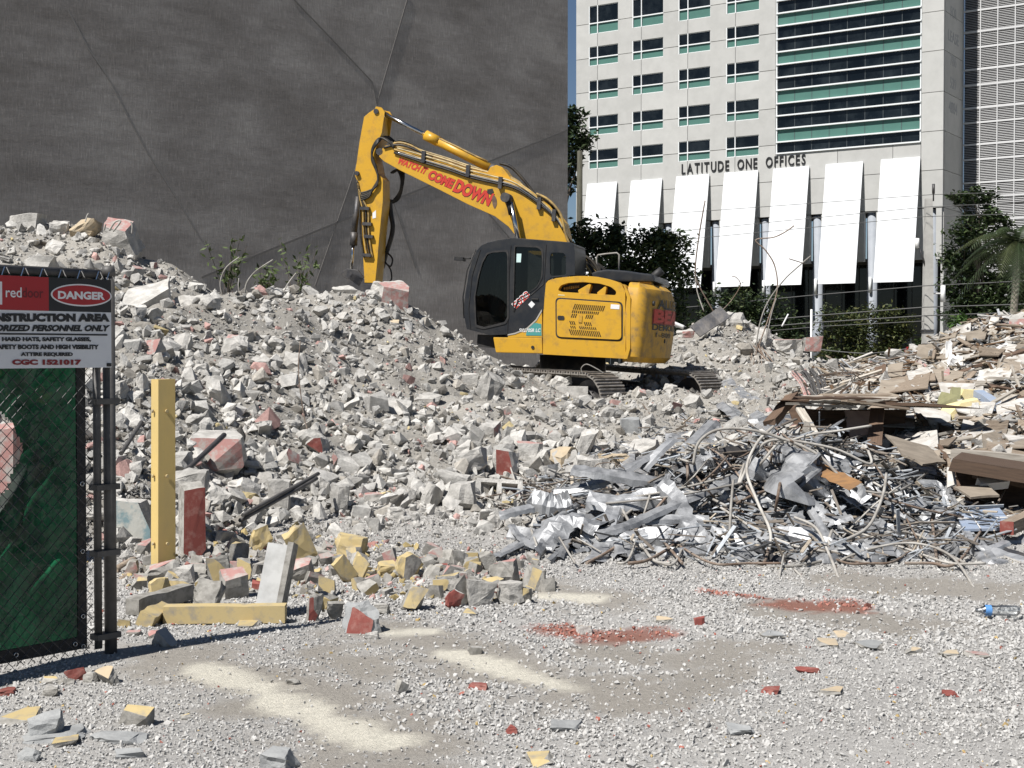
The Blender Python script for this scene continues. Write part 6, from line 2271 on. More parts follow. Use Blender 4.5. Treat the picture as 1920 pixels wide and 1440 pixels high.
rod('hooked rebar end right of the rebar loop', [(247, 438, 22.6), (248, 424, 22.6), (245, 416, 22.6)], 0.014, M['cable'])
rod('thin wire sticking up from the tan boulder', [(160, 416, 23), (163, 405, 23), (166, 400, 23)], 0.010, M['cable'])
rod('rebar stub left of the rebar loop', [(195, 432, 22.5), (198, 420, 22.5)], 0.014, M['cable'])
rod('tall wavy rod rising in front of the third white panel', [(1341, 590, 30), (1308, 530, 30), (1304, 500, 30), (1311, 440, 30), (1322, 376, 30)], 0.016, M['rust'])
rod('short bent rod beside the tall wavy rod', [(1320, 584, 30), (1307, 545, 30), (1303, 505, 30)], 0.014, M['cable'])
rod('rod that rises, bends back and hooks across the fifth white panel', [(1418, 660, 29), (1440, 600, 29), (1457, 545, 29), (1453, 500, 29), (1436, 470, 29), (1417, 450, 29), (1450, 445, 29), (1472, 435, 29), (1489, 423, 29)], 0.015, M['rust'])
rod('long straight rod leaning right beside the hooked rod', [(1416, 665, 29), (1424, 610, 29), (1440, 566, 29), (1470, 525, 29), (1500, 497, 29), (1520, 480, 29)], 0.016, M['cable'])
rod('short twig of rebar crossing the long leaning rod', [(1479, 485, 29), (1508, 494, 29)], 0.012, M['rust'])
rod('upright pale rod in front of the shrubs', [(1436, 640, 29), (1446, 590, 29), (1455, 560, 29), (1440, 620, 29)][:3], 0.014, M['cable'])
rod('thin rod hooked low behind the counterweight heap', [(1345, 590, 30.2), (1370, 565, 30.2), (1388, 535, 30.2), (1380, 520, 30.2), (1372, 519, 30.2)], 0.010, M['rust'])
rod('bright rod stub in front of the olive shrub', [(1466, 612, 29.5), (1478, 589, 29.5)], 0.018, M['white'])
# the fan of rebar bundles on the right heap
for i in range(13):
    x0, y0 = 1418 + rs.uniform(-10, 10), 652 + rs.uniform(-8, 8)
    x1, y1 = 1400 + i * 7 + rs.uniform(-6, 6), 715 + rs.uniform(-6, 34)
    mx_ = (x0 + x1) / 2 + rs.uniform(-12, 12)
    rod('bent rebar of the tangle on the heap right of the excavator', [(x0, y0, 28.6), (mx_, (y0 + y1) / 2, 27.6), (x1, y1, 26.6)], 0.014, M['cable' if i % 2 else 'rust'], group='tangled rebar on the heap right of the excavator', n=5)
for i in range(14):
    x0, y0 = 1480 + i * 4 + rs.uniform(-4, 4), 690 + rs.uniform(-5, 15)
    x1, y1 = 1512 + i * 3 + rs.uniform(-5, 5), 745 + rs.uniform(-6, 6)
    red = i in (0, 1, 3)
    rod('red conduit in the bundle behind the plank stack' if red else 'grey conduit in the bundle behind the plank stack', [(x0, y0, 23.6), ((x0 + x1) / 2 + 3, (y0 + y1) / 2 - 4, 22.6), (x1, y1, 21.4)], 0.016, PK if red else M['fencepost'], cat='conduit', name='conduit', group='bundle of conduits behind the plank stack', n=5)
for i in range(14):
    a = (1560 + rs.uniform(0, 120), 690 + rs.uniform(0, 45))
    b = (a[0] + rs.uniform(-80, 110), a[1] + rs.uniform(-30, 45))
    rod('thin dark rod criss-crossing the low rubble valley', [(a[0], a[1], 22.5), ((a[0] + b[0]) / 2, (a[1] + b[1]) / 2 - rs.uniform(0, 10), 22), (b[0], b[1], 21.5)], 0.010, M['rust'], group='thin rods in the low valley', n=4)
bar('steel_plate', 'dark grey folded steel plate on the heap behind the counterweight', 'steel plate', (1303, 622), (1360, 584), 0.34, 0.03, M['darkmetal'], 29.6, 29.8, roll=0.9)
rod('white pipe lying behind the counterweight', [(1258, 604, 29.5), (1282, 614, 29.5)], 0.05, M['white'], cat='pipe', name='pipe')
rod('thin wire loop on the near track', [(1092, 700, 23.4), (1090, 690, 23.4), (1100, 683, 23.4), (1118, 691, 23.4), (1132, 700, 23.4)], 0.010, M['cable'], cat='wire', name='wire')
rod('thin wire loop in front of the far track', [(1240, 735, 23.5), (1250, 728, 23.5), (1262, 731, 23.5), (1266, 740, 23.5)], 0.010, M['cable'], cat='wire', name='wire')
rod('thin wire rising from the middle slope', [(588, 830), (572, 790, 15.2), (560, 700, 15.4), (563, 640, 15.6)], 0.006, M['rust'], cat='wire', name='wire')

# ------------------------------------------------------------------ the scrap metal heap
def ribbon(label, pts, wpx, mat=None, lift=0.18, crumple=0.03, twist=0.6, group=None, tw0=None, seed=None, name='metal_strip', cat='metal strip', d=None, fold=True):
    P_ = []
    for q in pts:
        if len(q) == 3: P_.append(W(*q))
        else:
            h_ = hit1(*q)
            P_.append(h_ + (Vector((0, 0, CAM_H)) - h_).normalized() * lift)
    P_ = smooth(P_, 5)
    w = wpx * P_[0].y / FPX
    a0 = rs.uniform(-.4, .4) if tw0 is None else tw0
    m = MB()
    vs, fs = [], []
    k = len(P_)
    nc = 4 if fold else 3
    for i, p in enumerate(P_):
        t = (P_[min(i + 1, k - 1)] - P_[max(i - 1, 0)]).normalized()
        view = (Vector((0, 0, CAM_H)) - p).normalized()
        up = (view * 0.55 + Vector((0, 0, 1)) * 0.6)
        s = t.cross(up).normalized()
        nrm = s.cross(t).normalized()
        an = a0 + twist * math.sin(i * 0.45 + a0 * 5)
        sd = s * math.cos(an) + nrm * math.sin(an)
        nn = t.cross(sd).normalized()
        ww = w * (1 - 0.25 * abs(math.sin(i * 1.3 + a0 * 9)))
        for j in range(nc):
            u = j / (nc - 1) - 0.5
            c = rs.normal(0, crumple) * w * (0.5 + abs(u))
            q = p + sd * (u * ww) + nn * c
            if fold and j == nc - 1:
                q = p + sd * (0.5 * ww * 0.85) + nn * (0.28 * ww)
            vs.append(q)
    for i in range(k - 1):
        for j in range(nc - 1):
            fs.append((nc * i + j, nc * i + j + 1, nc * (i + 1) + j + 1, nc * (i + 1) + j))
    n0 = len(vs)
    # thickness: a second skin 2 mm behind
    vs2 = []
    for i in range(k):
        for j in range(nc):
            v = vs[nc * i + j]
            vs2.append(v + Vector((0, 0.0025, -0.0015)))
    m.add(vs + vs2, fs + [tuple(n0 + q for q in reversed(f)) for f in fs])
    o = m.build(name, mat or M['galv'])
    return tag(o, label, cat, group)


ribbon('wide galvanised strip with a bolt hole, bowed across the top of the scrap heap', [(1072, 878, 11.5), (1130, 886, 11.4), (1200, 898, 11.4), (1262, 903, 11.5), (1306, 896, 11.6)], 34, twist=.1, tw0=.1, crumple=.015)
ribbon('long bright strip running diagonally down to the lower left', [(1118, 1002, 10.3), (1180, 982, 10.4), (1230, 960, 10.6), (1300, 930, 10.9), (1370, 900, 11.2), (1440, 862, 11.5)], 28, twist=.15, tw0=.2)
ribbon('short flat strip poking out at the left tip of the scrap heap', [(936, 966, 10.9), (970, 956, 10.9), (1000, 950, 11)], 26, twist=.05, tw0=.1)
ribbon('curled strip lying on the gravel at the left end of the scrap heap', [(958, 982, 10.7), (972, 1002, 10.5), (995, 1020, 10.3), (1036, 1026, 10.2)], 17, twist=.2, tw0=.2)
ribbon('crumpled duct shell with a dark mouth, left end of the scrap heap', [(1000, 1030, 10.3), (1032, 992, 10.4), (1074, 968, 10.5), (1128, 985, 10.4)], 78, twist=.25, tw0=.5, crumple=.06)
ribbon('crumpled pale sheet above the duct shell', [(992, 935, 11.1), (1020, 942, 11), (1050, 946, 11), (1072, 940, 11)], 52, twist=.15, crumple=.06)
ribbon('pale horizontal strip in the lower middle of the scrap heap', [(1190, 976, 10.6), (1260, 972, 10.6), (1330, 974, 10.6)], 24, twist=.1, tw0=0)
ribbon('flat plank shaped stud leaning at upper left of the scrap heap', [(1206, 880, 11.7), (1236, 846, 11.8), (1262, 822, 12)], 24, twist=.05, tw0=.3, crumple=.01)
ribbon('long dark stud under the tubing arch', [(1256, 866, 11.9), (1300, 826, 12.1), (1340, 788, 12.4)], 30, twist=.1, tw0=.3)
ribbon('bright torn sheet in the centre of the scrap heap', [(1512, 925, 11), (1530, 955, 10.9), (1556, 972, 10.8), (1596, 966, 10.8)], 36, twist=.4)
ribbon('bent strip lying out on the gravel at the right end', [(1760, 1022, 10.4), (1820, 1030, 10.3), (1860, 1028, 10.3), (1890, 1014, 10.5)], 22, twist=.2)
ribbon('upright blue grey strip bent in the middle at the right end', [(1702, 908, 11.6), (1754, 906, 11.6), (1768, 935, 11.5), (1780, 962, 11.4)], 20, twist=.15)
ribbon('long strip curving down the right flank of the scrap heap', [(1600, 850, 12.2), (1640, 905, 11.8), (1690, 945, 11.4), (1760, 975, 11.2)], 26, twist=.2)
ribbon('bright strip standing at the lower middle right', [(1446, 1002, 10.4), (1470, 1020, 10.3), (1484, 1042, 10.2)], 24, twist=.4)
ribbon('small white strip on the gravel in the middle', [(1160, 1308, 6.2), (1196, 1310, 6.2), (1230, 1304, 6.25)], 6, M['white'], twist=.05, crumple=.01, fold=False)
ribbon('shallow bent strip at the front edge of the scrap heap', [(1290, 1030, 10.3), (1330, 1014, 10.3), (1380, 1036, 10.2), (1410, 1048, 10.1)], 22, twist=.3)

for lab, pts, w_ in (('broad dented sheet lying low at the left of the scrap heap', [(1090, 1000, 10.4), (1150, 1010, 10.3), (1230, 1004, 10.3), (1290, 1016, 10.2)], 46),
                     ('broad folded sheet behind the diagonal strip on the left', [(1100, 935, 11.1), (1170, 940, 11), (1240, 930, 11), (1310, 945, 10.9)], 50),
                     ('long grey sheet sweeping up the left shoulder of the heap', [(1040, 918, 11.6), (1120, 905, 11.5), (1190, 868, 11.7), (1230, 845, 11.9)], 30),
                     ('wide grey sheet hanging down the front left of the heap', [(1236, 905, 11), (1270, 940, 10.8), (1290, 985, 10.5), (1330, 1030, 10.2)], 44),
                     ('long kinked sheet along the front foot of the heap', [(1330, 1000, 10.4), (1400, 1016, 10.3), (1480, 1000, 10.4), (1560, 1030, 10.2)], 38)):
    ribbon(lab, pts, w_, twist=.3, crumple=.035)
for i in range(100):
    while True:
        x, y = rs.uniform(945, 1870), rs.uniform(780, 1045)
        if in_poly(x, y, SCRAP): break
    L = rs.uniform(90, 300)
    an = rs.normal(0.25 if x > 1450 else -0.2, 0.55)
    pts = [(x + L * (t - .5) * math.cos(an) + rs.normal(0, 5), min(1050, y + L * (t - .5) * math.sin(an) + rs.normal(0, 7))) for t in np.linspace(0, 1, 4)]
    half = 'left' if x < 1250 else 'middle' if x < 1550 else 'right'
    wd = rs.uniform(12, 30) if i % 3 else rs.uniform(32, 62)
    szn = 'broad' if wd > 24 else 'narrow'
    szn = szn + (' rising' if an < -0.25 else ' falling' if an > 0.25 else ' level')
    ribbon(szn + ' galvanised strip tangled in the %s part of the scrap heap' % half, pts, wd, M['galv'] if rs.rand() < .85 else M['darkmetal'], lift=rs.uniform(0.02, 0.28), twist=rs.uniform(.1, .7), crumple=rs.uniform(.01, .06), group=szn + ' strips in the %s part of the scrap heap' % half)

TUBES = [
    ('thick cable arching over the top of the scrap heap', [(1300, 870, 11.4), (1310, 830, 11.4), (1345, 806, 11.4), (1400, 805, 11.4), (1460, 820, 11.4), (1530, 850, 11.3), (1580, 900, 11.2)], 0.017),
    ('cable arching from the peak down the front of the heap', [(1450, 800, 11.6), (1420, 830, 11.3), (1400, 880, 11), (1420, 940, 10.7), (1445, 1000, 10.3), (1436, 1050, 10.0)], 0.016),
    ('cable crossing in an S over the right half of the heap', [(1395, 870, 11.2), (1385, 910, 11), (1410, 860, 11.2), (1450, 825, 11.4), (1560, 840, 11.4), (1630, 870, 11.4), (1628, 845, 11.5)], 0.015),
    ('big loop of cable reaching down on the right', [(1662, 888, 11.3), (1655, 930, 10.9), (1630, 985, 10.5), (1590, 1010, 10.3), (1555, 1020, 10.2), (1560, 995, 10.4)], 0.016),
    ('long cable bowing out over the gravel to the right', [(1520, 1085, 9.7), (1600, 1040, 9.9), (1700, 1018, 10.0), (1780, 1040, 9.7), (1830, 1108, 8.8)], 0.012),
    ('cable lying along the gravel in front of the heap', [(1290, 1060, 9.9), (1400, 1064, 9.7), (1500, 1060, 9.7), (1570, 1048, 9.9), (1640, 1058, 9.7)], 0.013),
    ('stiff cable plunging to the gravel right of centre', [(1490, 970, 10.4), (1530, 990, 10.2), (1555, 1040, 9.8), (1575, 1090, 9.2), (1588, 1116, 8.85)], 0.014),
    ('curled cable end on the gravel, left of the plunging cable', [(1470, 1040, 9.9), (1462, 1080, 9.3), (1466, 1100, 9.05), (1490, 1104, 9.0), (1506, 1088, 9.2), (1488, 1066, 9.5)], 0.010),
    ('thin loop of wire on the gravel beside the plunging cable', [(1568, 1060, 9.7), (1566, 1085, 9.3), (1576, 1098, 9.1), (1586, 1104, 9.0)], 0.008),
    ('bare rod running along the top left of the heap', [(1130, 940, 11.1), (1230, 925, 11), (1320, 905, 11), (1370, 890, 11.1)], 0.012),
    ('twin rod under the bare rod at the top left', [(1136, 944, 11), (1236, 934, 10.9), (1330, 918, 10.9), (1392, 905, 11)], 0.012),
    ('straight rod jutting up to the right from the peak', [(1470, 830, 11.8), (1520, 815, 11.8), (1570, 808, 11.6), (1634, 798, 11.6)], 0.014),
    ('vertical cable in front of the middle of the heap', [(1375, 900, 10.9), (1370, 960, 10.5), (1367, 1040, 10.1)], 0.014),
    ('short bent pipe lying on the lot left of the scrap heap', [(1064, 1114, 8.75), (1095, 1110, 8.8), (1116, 1104, 8.9), (1130, 1095, 9.05)], 0.016),
    ('curved pipe at the front foot of the heap', [(1180, 1006, 10.3), (1210, 1030, 10.1), (1232, 1038, 10), (1226, 1052, 9.9)], 0.014),
    ('thin wire hoop at the top left of the heap', [(1112, 895, 11.6), (1118, 872, 11.6), (1150, 868, 11.6), (1172, 880, 11.6)], 0.006),
]
for lab, pts, r in TUBES:
    rod(lab, pts, r * 0.8, M['cable'] if 'thin' not in lab else M['rust'], cat='cable', name='cable')
for i in range(75):
    while True:
        x, y = rs.uniform(980, 1850), rs.uniform(790, 1040)
        if in_poly(x, y, SCRAP): break
    L = rs.uniform(90, 330)
    an = rs.normal(0.15, 0.7)
    cv = rs.normal(0, 26)
    lf = rs.uniform(0.05, 0.4)
    pts = []
    for t in np.linspace(0, 1, 5):
        qx, qy = x + L * (t - .5) * math.cos(an), y + L * (t - .5) * math.sin(an) - cv * math.sin(math.pi * t)
        pts.append((qx, min(qy, 1056)))
    half = 'left' if x < 1250 else 'middle' if x < 1550 else 'right'
    u = rs.rand()
    rod(('grey cable' if u < .6 else 'rusty wire') + ' tangled in the %s part of the scrap heap' % half, pts, rs.uniform(0.006, 0.013), M['cable'] if u < .6 else M['rust'], lift=lf, cat='cable', name='cable', group=('grey cables' if u < .6 else 'rusty wires') + ' in the %s part of the scrap heap' % half, n=5)
# wire wisps and shreds filling the heap
m = 1500
px, py = rs.uniform(930, 1900, m * 2), rs.uniform(770, 1060, m * 2)
ok = in_poly(px, py, SCRAP)
px, py = px[ok][:m], py[ok][:m]
P = hit(px, py, 20)
BOXP = [(np.array([(x, y, z) for x in (-.5, .5) for y in (-.5, .5) for z in (-.5, .5)]), np.array([(0, 1, 3), (0, 3, 2), (4, 6, 7), (4, 7, 5), (0, 4, 5), (0, 5, 1), (2, 3, 7), (2, 7, 6), (0, 2, 6), (0, 6, 4), (1, 5, 7), (1, 7, 3)]))]
L = rs.uniform(0.05, 0.32, len(P))
sc = np.stack([L, rs.uniform(.004, .035, len(P)), rs.uniform(.003, .012, len(P))], 1)
u = rs.rand(len(P))[:, None]
col = np.where(u < .45, np.array([[.36, .38, .40]]), np.where(u < .72, np.array([[.20, .17, .14]]), np.where(u < .9, np.array([[.07, .07, .07]]), np.array([[.42, .36, .28]])))) * rs.uniform(.6, 1.2, (len(P), 1))
Pm = P + np.stack([0 * L, -rs.uniform(0, .16, len(P)), rs.uniform(0, .14, len(P))], 1)
scatter('metal_shreds', BOXP, Pm, sc, rand_rot(len(P), 0.5), col, mat_attr('metal_shred', 20, .3, 0.6, 0, spec=.4))
ribbon('orange brown varnished board lying in the scrap heap', [(1518, 868, 11.4), (1560, 890, 11.2), (1605, 912, 11)], 42, M['orangewood'], twist=.05, tw0=.15, crumple=.01, name='board', cat='board', fold=False)

# ------------------------------------------------------------------ the splintered wood heap at the right
TBL = [(1472, 750, 16.5, 1716, 760, 16.7, 0.95, .035, 'lowest broad board of the plank stack'), (1482, 748, 16.1, 1700, 758, 16.2, 0.14, .03, 'front narrow board of the plank stack'), (1500, 745, 16.2, 1680, 748, 16.3, 0.16, .03, 'pale middle board of the plank stack'),
       (1540, 742, 16.4, 1660, 741, 16.5, 0.14, .028, 'orange tinted top board of the plank stack'), (1478, 757, 15.6, 1600, 763, 15.7, 0.10, .025, 'splintered front lath of the plank stack'), (1590, 752, 15.7, 1712, 768, 15.7, 0.10, .025, 'dark right lath of the plank stack')]
for i, (x0, y0, d0, x1, y1, d1, w, h, lab) in enumerate(TBL):
    bar('plank', lab, 'plank', (x0, y0), (x1, y1), w * 1.6, h, M[['darkwood', 'greywood', 'greywood', 'wood', 'greywood', 'wood'][i]], d0, d1, roll=rs.uniform(-.06, .06), cutx=.9)
for i in range(12):
    x0 = 1478 + rs.uniform(0, 130)
    x1 = x0 + rs.uniform(50, 120)
    bar('plank', 'splintered lath lying loose on top of the plank stack', 'plank', (x0, 744 + rs.uniform(0, 12)), (min(x1, 1716), 744 + rs.uniform(0, 14)), rs.uniform(.05, .12), .02, M[['greywood', 'wood', 'darkwood', 'greywood'][i % 4]], rs.uniform(15.5, 16.4), rs.uniform(15.5, 16.4), roll=rs.uniform(-.5, .5), cutx=1.5, group='laths on top of the plank stack')
def sheet_thing(label, quad, mat, name='sheet', cat='sheet', thick=0.02, group=None, ragged=True):
    """a flat broken board given by its corners (px, py, depth)"""
    P_ = [W(*q) for q in quad]
    pts = []
    k = len(P_)
    for i in range(k):
        a, b = P_[i], P_[(i + 1) % k]
        pts.append(a)
        if ragged:
            for t in (0.3, 0.62):
                q = a.lerp(b, t)
                cen = sum(P_, Vector()) / k
                pts.append(q + (cen - q) * rs.uniform(-.03, .09))
    nrm = (P_[1] - P_[0]).cross(P_[2] - P_[0]).normalized()
    if nrm.y > 0: nrm = -nrm
    n = len(pts)
    vs = pts + [p - nrm * thick for p in pts]
    fs = [tuple(range(n)), tuple(reversed(range(n, 2 * n)))] + [(i, i + n, (i + 1) % n + n, (i + 1) % n) for i in range(n)]
    bm = bmesh.new()
    bv = [bm.verts.new(v) for v in vs]
    for f in fs: bm.faces.new([bv[i] for i in f])
    bmesh.ops.recalc_face_normals(bm, faces=bm.faces[:])
    bmesh.ops.triangulate(bm, faces=bm.faces[:])
    o = bm_obj(name, bm, mat)
    return tag(o, label, cat, group)


sheet_thing('added dark sheet standing in for the shade under the plank stack', [(1478, 764, 17.0), (1700, 768, 17.1), (1690, 850, 16.9), (1490, 850, 16.9)], M['darkwood'])  # added backing sheet that makes the hollow read as deep shade
sheet_thing('added dark sheet standing in for the shade under the long brown beam', [(1790, 885, 13.55), (2000, 910, 13.35), (2000, 985, 13.2), (1820, 965, 13.3)], M['darkwood'])  # sheet added to keep the space below the beam dark
sheet_thing('pinkish board standing under the plank stack', [(1584, 768, 16.6), (1640, 770, 16.6), (1630, 812, 16.4), (1596, 830, 16.4), (1588, 800, 16.5)], mat_worn('pinkish_board', (.40, .31, .28), (.3, .22, .2), 4, .7, .8))
bar('plank', 'short brown upright holding up the right of the plank stack', 'plank', (1640, 838), (1645, 768), 0.16, 0.05, M['darkwood'], 15.6, 16.2)
bar('plank', 'splintered reddish timber leaning at the left of the plank stack', 'plank', (1444, 794), (1486, 744), 0.12, 0.09, M['darkwood'], 15.6, 16.0, cutx=1)
bar('plank', 'pale leaning lath left under the plank stack', 'plank', (1536, 828), (1497, 762), 0.09, 0.03, M['greywood'], 15, 15.6, cutx=1)
sheet_thing('tan plywood panel standing on the right heap below the pole', [(1722, 646, 23.2), (1768, 640, 23.2), (1762, 676, 22.8), (1740, 682, 22.6), (1714, 684, 22.6)], M['ply'])
sheet_thing('brown cabinet door standing at the valley edge', [(1664, 684, 22.4), (1694, 678, 22.4), (1692, 706, 22), (1664, 706, 22)], M['ply'])
sheet_thing('dark brown board left of the brown cabinet door', [(1640, 688, 22.5), (1662, 682, 22.5), (1658, 712, 22.1), (1638, 716, 22.1)], M['darkwood'])
sheet_thing('large brown board lying in front of the cabinet door', [(1652, 712, 21), (1694, 710, 21), (1724, 736, 19.8), (1690, 744, 19.6), (1640, 744, 19.6)], M['ply'])
sheet_thing('grey beige slab of plaster under the tan panel', [(1700, 700, 21.6), (1730, 688, 21.9), (1762, 690, 21.8), (1760, 716, 20.9), (1726, 718, 20.8), (1704, 712, 20.8)], M['drywall'])
sheet_thing('red painted board standing on the right heap', [(1772, 694, 20.6), (1780, 688, 20.7), (1781, 720, 20.2), (1776, 728, 20.1), (1754, 724, 20.1)], PK)
sheet_thing('beige torn board above the yellow foam', [(1820, 700, 20.4), (1846, 706, 20.4), (1840, 730, 19.8), (1802, 724, 19.8)], M['ply'])
sheet_thing('pale pink plaster slab high on the right heap', [(1800, 656, 22.6), (1836, 648, 22.7), (1838, 666, 22.2), (1812, 670, 22.1)], PK)
sheet_thing('tan board at the very top of the right heap', [(1824, 600, 23.6), (1850, 602, 23.6), (1850, 620, 23.2), (1828, 620, 23.2)], M['ply'])
sheet_thing('large warped plywood sheet in front of the wood heap', [(1660, 814, 14.6), (1740, 836, 14.4), (1774, 866, 13.6), (1730, 870, 13.4), (1692, 852, 13.6)], M['ply'])
sheet_thing('beige panel hanging at the dark hollow', [(1776, 876, 13.2), (1790, 878, 13.2), (1794, 906, 13), (1776, 914, 13)], M['drywall'])
sheet_thing('flat tan board above the blue grey tiles', [(1788, 912, 12.8), (1850, 908, 12.9), (1874, 928, 12.4), (1820, 932, 12.3)], M['ply'])
tl = sheet_thing('blue grey tiled panel with pale joints, right of the scrap heap', [(1788, 960, 11.6), (1874, 952, 11.8), (1890, 972, 11.3), (1876, 990, 10.9), (1808, 992, 10.9)], M['ptile'], 'tile_panel', 'tile panel', ragged=False)
m = MB()
for a, b in (((1816, 958, 11.66), (1838, 991, 10.88)), ((1796, 973, 11.28), (1888, 971, 11.28))):
    m.tube([W(*a) + Vector((0, -.004, .004)), W(*b) + Vector((0, -.004, .004))], 0.006, 4)
m.build('tile_joint', M['grout'], tl)
bt = bar('timber', 'square brown timber with a red painted end at the right edge', 'timber', (1888, 990), (1990, 940), 0.10, 0.10, M['wood'], 10.7, 12.0)
m = MB()
m.box(-0.006, 0.0, -0.052, 0.052, -0.052, 0.052)
m.build('painted_end', RD, bt)
sheet_thing('white plastic pipe half lying in the dark hollow', [(1832, 896, 12.9), (1896, 892, 13), (1894, 902, 12.9), (1840, 908, 12.8)], M['white'], 'pipe_shell', 'pipe', thick=.08, ragged=False)
lump(1762, 752, 1842, 790, 'long pale yellow foam block on the right heap', 901, [M['foam']], d=17.6, jit=.07, chip=1, yaw=-6, tilt=(0, -12), name='foam_block', cat='foam block', depth=.5, rough=.03)
lump(1758, 738, 1796, 772, 'olive foam piece left of the long yellow foam block', 902, [M['olive']], d=18.0, jit=.1, chip=1, tilt=(0, 12), name='foam_block', cat='foam block', rough=.02, depth=.6)
lump(1782, 726, 1800, 766, 'small olive foam piece standing behind the yellow foam block', 903, [M['olive']], d=18.3, jit=.08, chip=1, name='foam_block', cat='foam block', rough=.02, depth=.6)
lump(1796, 728, 1834, 758, 'yellow foam piece standing behind the long foam block', 904, [M['foam']], d=18.4, jit=.1, chip=1, tilt=(0, 10), name='foam_block', cat='foam block', rough=.02, depth=.4)
lump(1772, 640, 1786, 690, 'white plastic bag trailing over the right heap', 905, [M['white']], d=21.9, jit=.16, chip=2, name='plastic_bag', cat='plastic bag', rough=.12, depth=.8)
lump(1776, 668, 1802, 708, 'crumpled white plastic bag right of the red painted board', 906, [M['white']], d=21.2, jit=.16, chip=2, name='plastic_bag', cat='plastic bag', rough=.14, depth=.8)
lump(1720, 722, 1746, 736, 'small white plastic bag left of the foam blocks', 907, [M['white']], d=19.6, jit=.16, chip=2, name='plastic_bag', cat='plastic bag', rough=.12)
lump(1730, 756, 1756, 776, 'grey white plaster lump below the small white bag', 908, [M['drywall']], d=17.8, chip=2)
ribbon('folded white metal gutter leaning on the right heap', [(1846, 690, 21), (1866, 664, 21.4), (1884, 644, 21.8)], 26, M['white'], twist=.05, tw0=.5)
bar('plank', 'pale plank pointing up at the top of the right heap', 'plank', (1856, 636), (1866, 596), 0.14, 0.03, M['drywall'], 22.8, 23.2)
bar('plank', 'white board lying along the top of the right heap', 'plank', (1882, 594), (1925, 604), 0.16, 0.03, M['white'], 23.2, 23.2)
bar('plank', 'white slatted board standing below the right heap', 'plank', (1878, 784), (1896, 742), 0.16, 0.04, M['greywood'], 17.4, 18.0)
bar('plank', 'blue grey beam lying right of the yellow foam', 'plank', (1834, 738), (1876, 766), 0.14, 0.1, M['ptile'], 18.4, 17.8)
bar('plank', 'long brown beam over the dark hollow at the right edge', 'plank', (1775, 862), (1990, 897), 1.1, 0.12, M['darkwood'], 13.3, 13.0, cutx=.3)
bar('plank', 'grey splintered beam above the long brown beam', 'plank', (1790, 850), (1990, 868), 0.2, 0.09, M['greywood'], 13.9, 13.7, cutx=.8)
bar('plank', 'dark plank along the front of the brown beam', 'plank', (1830, 888), (1990, 915), 0.14, 0.1, M['darkwood'], 13.1, 12.9, cutx=.6)
WMATS = ['wood', 'greywood', 'darkwood', 'greywood', 'wood', 'greywood', 'darkwood', 'drywall']
WNAM = {'wood': 'brown plank', 'greywood': 'weathered grey lath', 'darkwood': 'dark brown plank', 'drywall': 'white painted strip'}
cnt = 0
while cnt < 165:
    x, y = rs.uniform(1500, 1960), rs.uniform(585, 960)
    if not in_poly(x, y, WOODY) or in_poly(x, y, VOID) or in_poly(x, y, VOID2) or in_poly(x, y, VOID3): continue
    h_ = hit(x, y, 33)[0]
    if np.isnan(h_[0]): continue
    d = h_[1]
    L = rs.uniform(36, 165) * d / FPX * (0.75 if d > 19 else 1)
    an = rs.uniform(0, 6.28)
    dirv = Vector((math.cos(an), math.sin(an) * .8, rs.normal(0, 0.28)))
    nrm = Vector(slope_n(np.array(h_[0]), np.array(h_[1])))
    dirv = (dirv - nrm * dirv.dot(nrm) * .8).normalized()
    mt = WMATS[rs.randint(len(WMATS))]
    m = MB()
    w, t = rs.uniform(.04, .14) * (d / 18), rs.uniform(.014, .04)
    vs = []
    for i in range(4):
        tt = i / 3 - .5
        for yy, zz in ((-w / 2, -t / 2), (w / 2, -t / 2), (w / 2, t / 2), (-w / 2, t / 2)):
            vs.append((L * tt + (rs.uniform(-.6, .6) * w if i in (0, 3) else 0), yy * (1 if 0 < i < 3 else rs.uniform(.4, 1)), zz))
    fs = [(4 * i + j, 4 * i + (j + 1) % 4, 4 * i + 4 + (j + 1) % 4, 4 * i + 4 + j) for i in range(3) for j in range(4)] + [(3, 2, 1, 0), (12, 13, 14, 15)]
    m.add(vs, fs)
    o = m.build('plank', M[mt])
    z_ = (nrm + Vector((rs.normal(0, .3), rs.normal(0, .3), 0))).normalized()
    y_ = z_.cross(dirv).normalized()
    z_ = dirv.cross(y_)
    o.matrix_world = Matrix.Translation(Vector(h_) + Vector((0, 0, rs.uniform(0.0, .12)))) @ Matrix((dirv, y_, z_)).transposed().to_4x4()
    reg = 'valley' if x < 1680 and y < 780 else 'upper right heap' if y < 730 else 'lower right heap'
    tag(o, WNAM[mt] + ' among the broken wood of the ' + reg, 'plank', WNAM[mt] + 's of the ' + reg)
    cnt += 1
cnt = 0
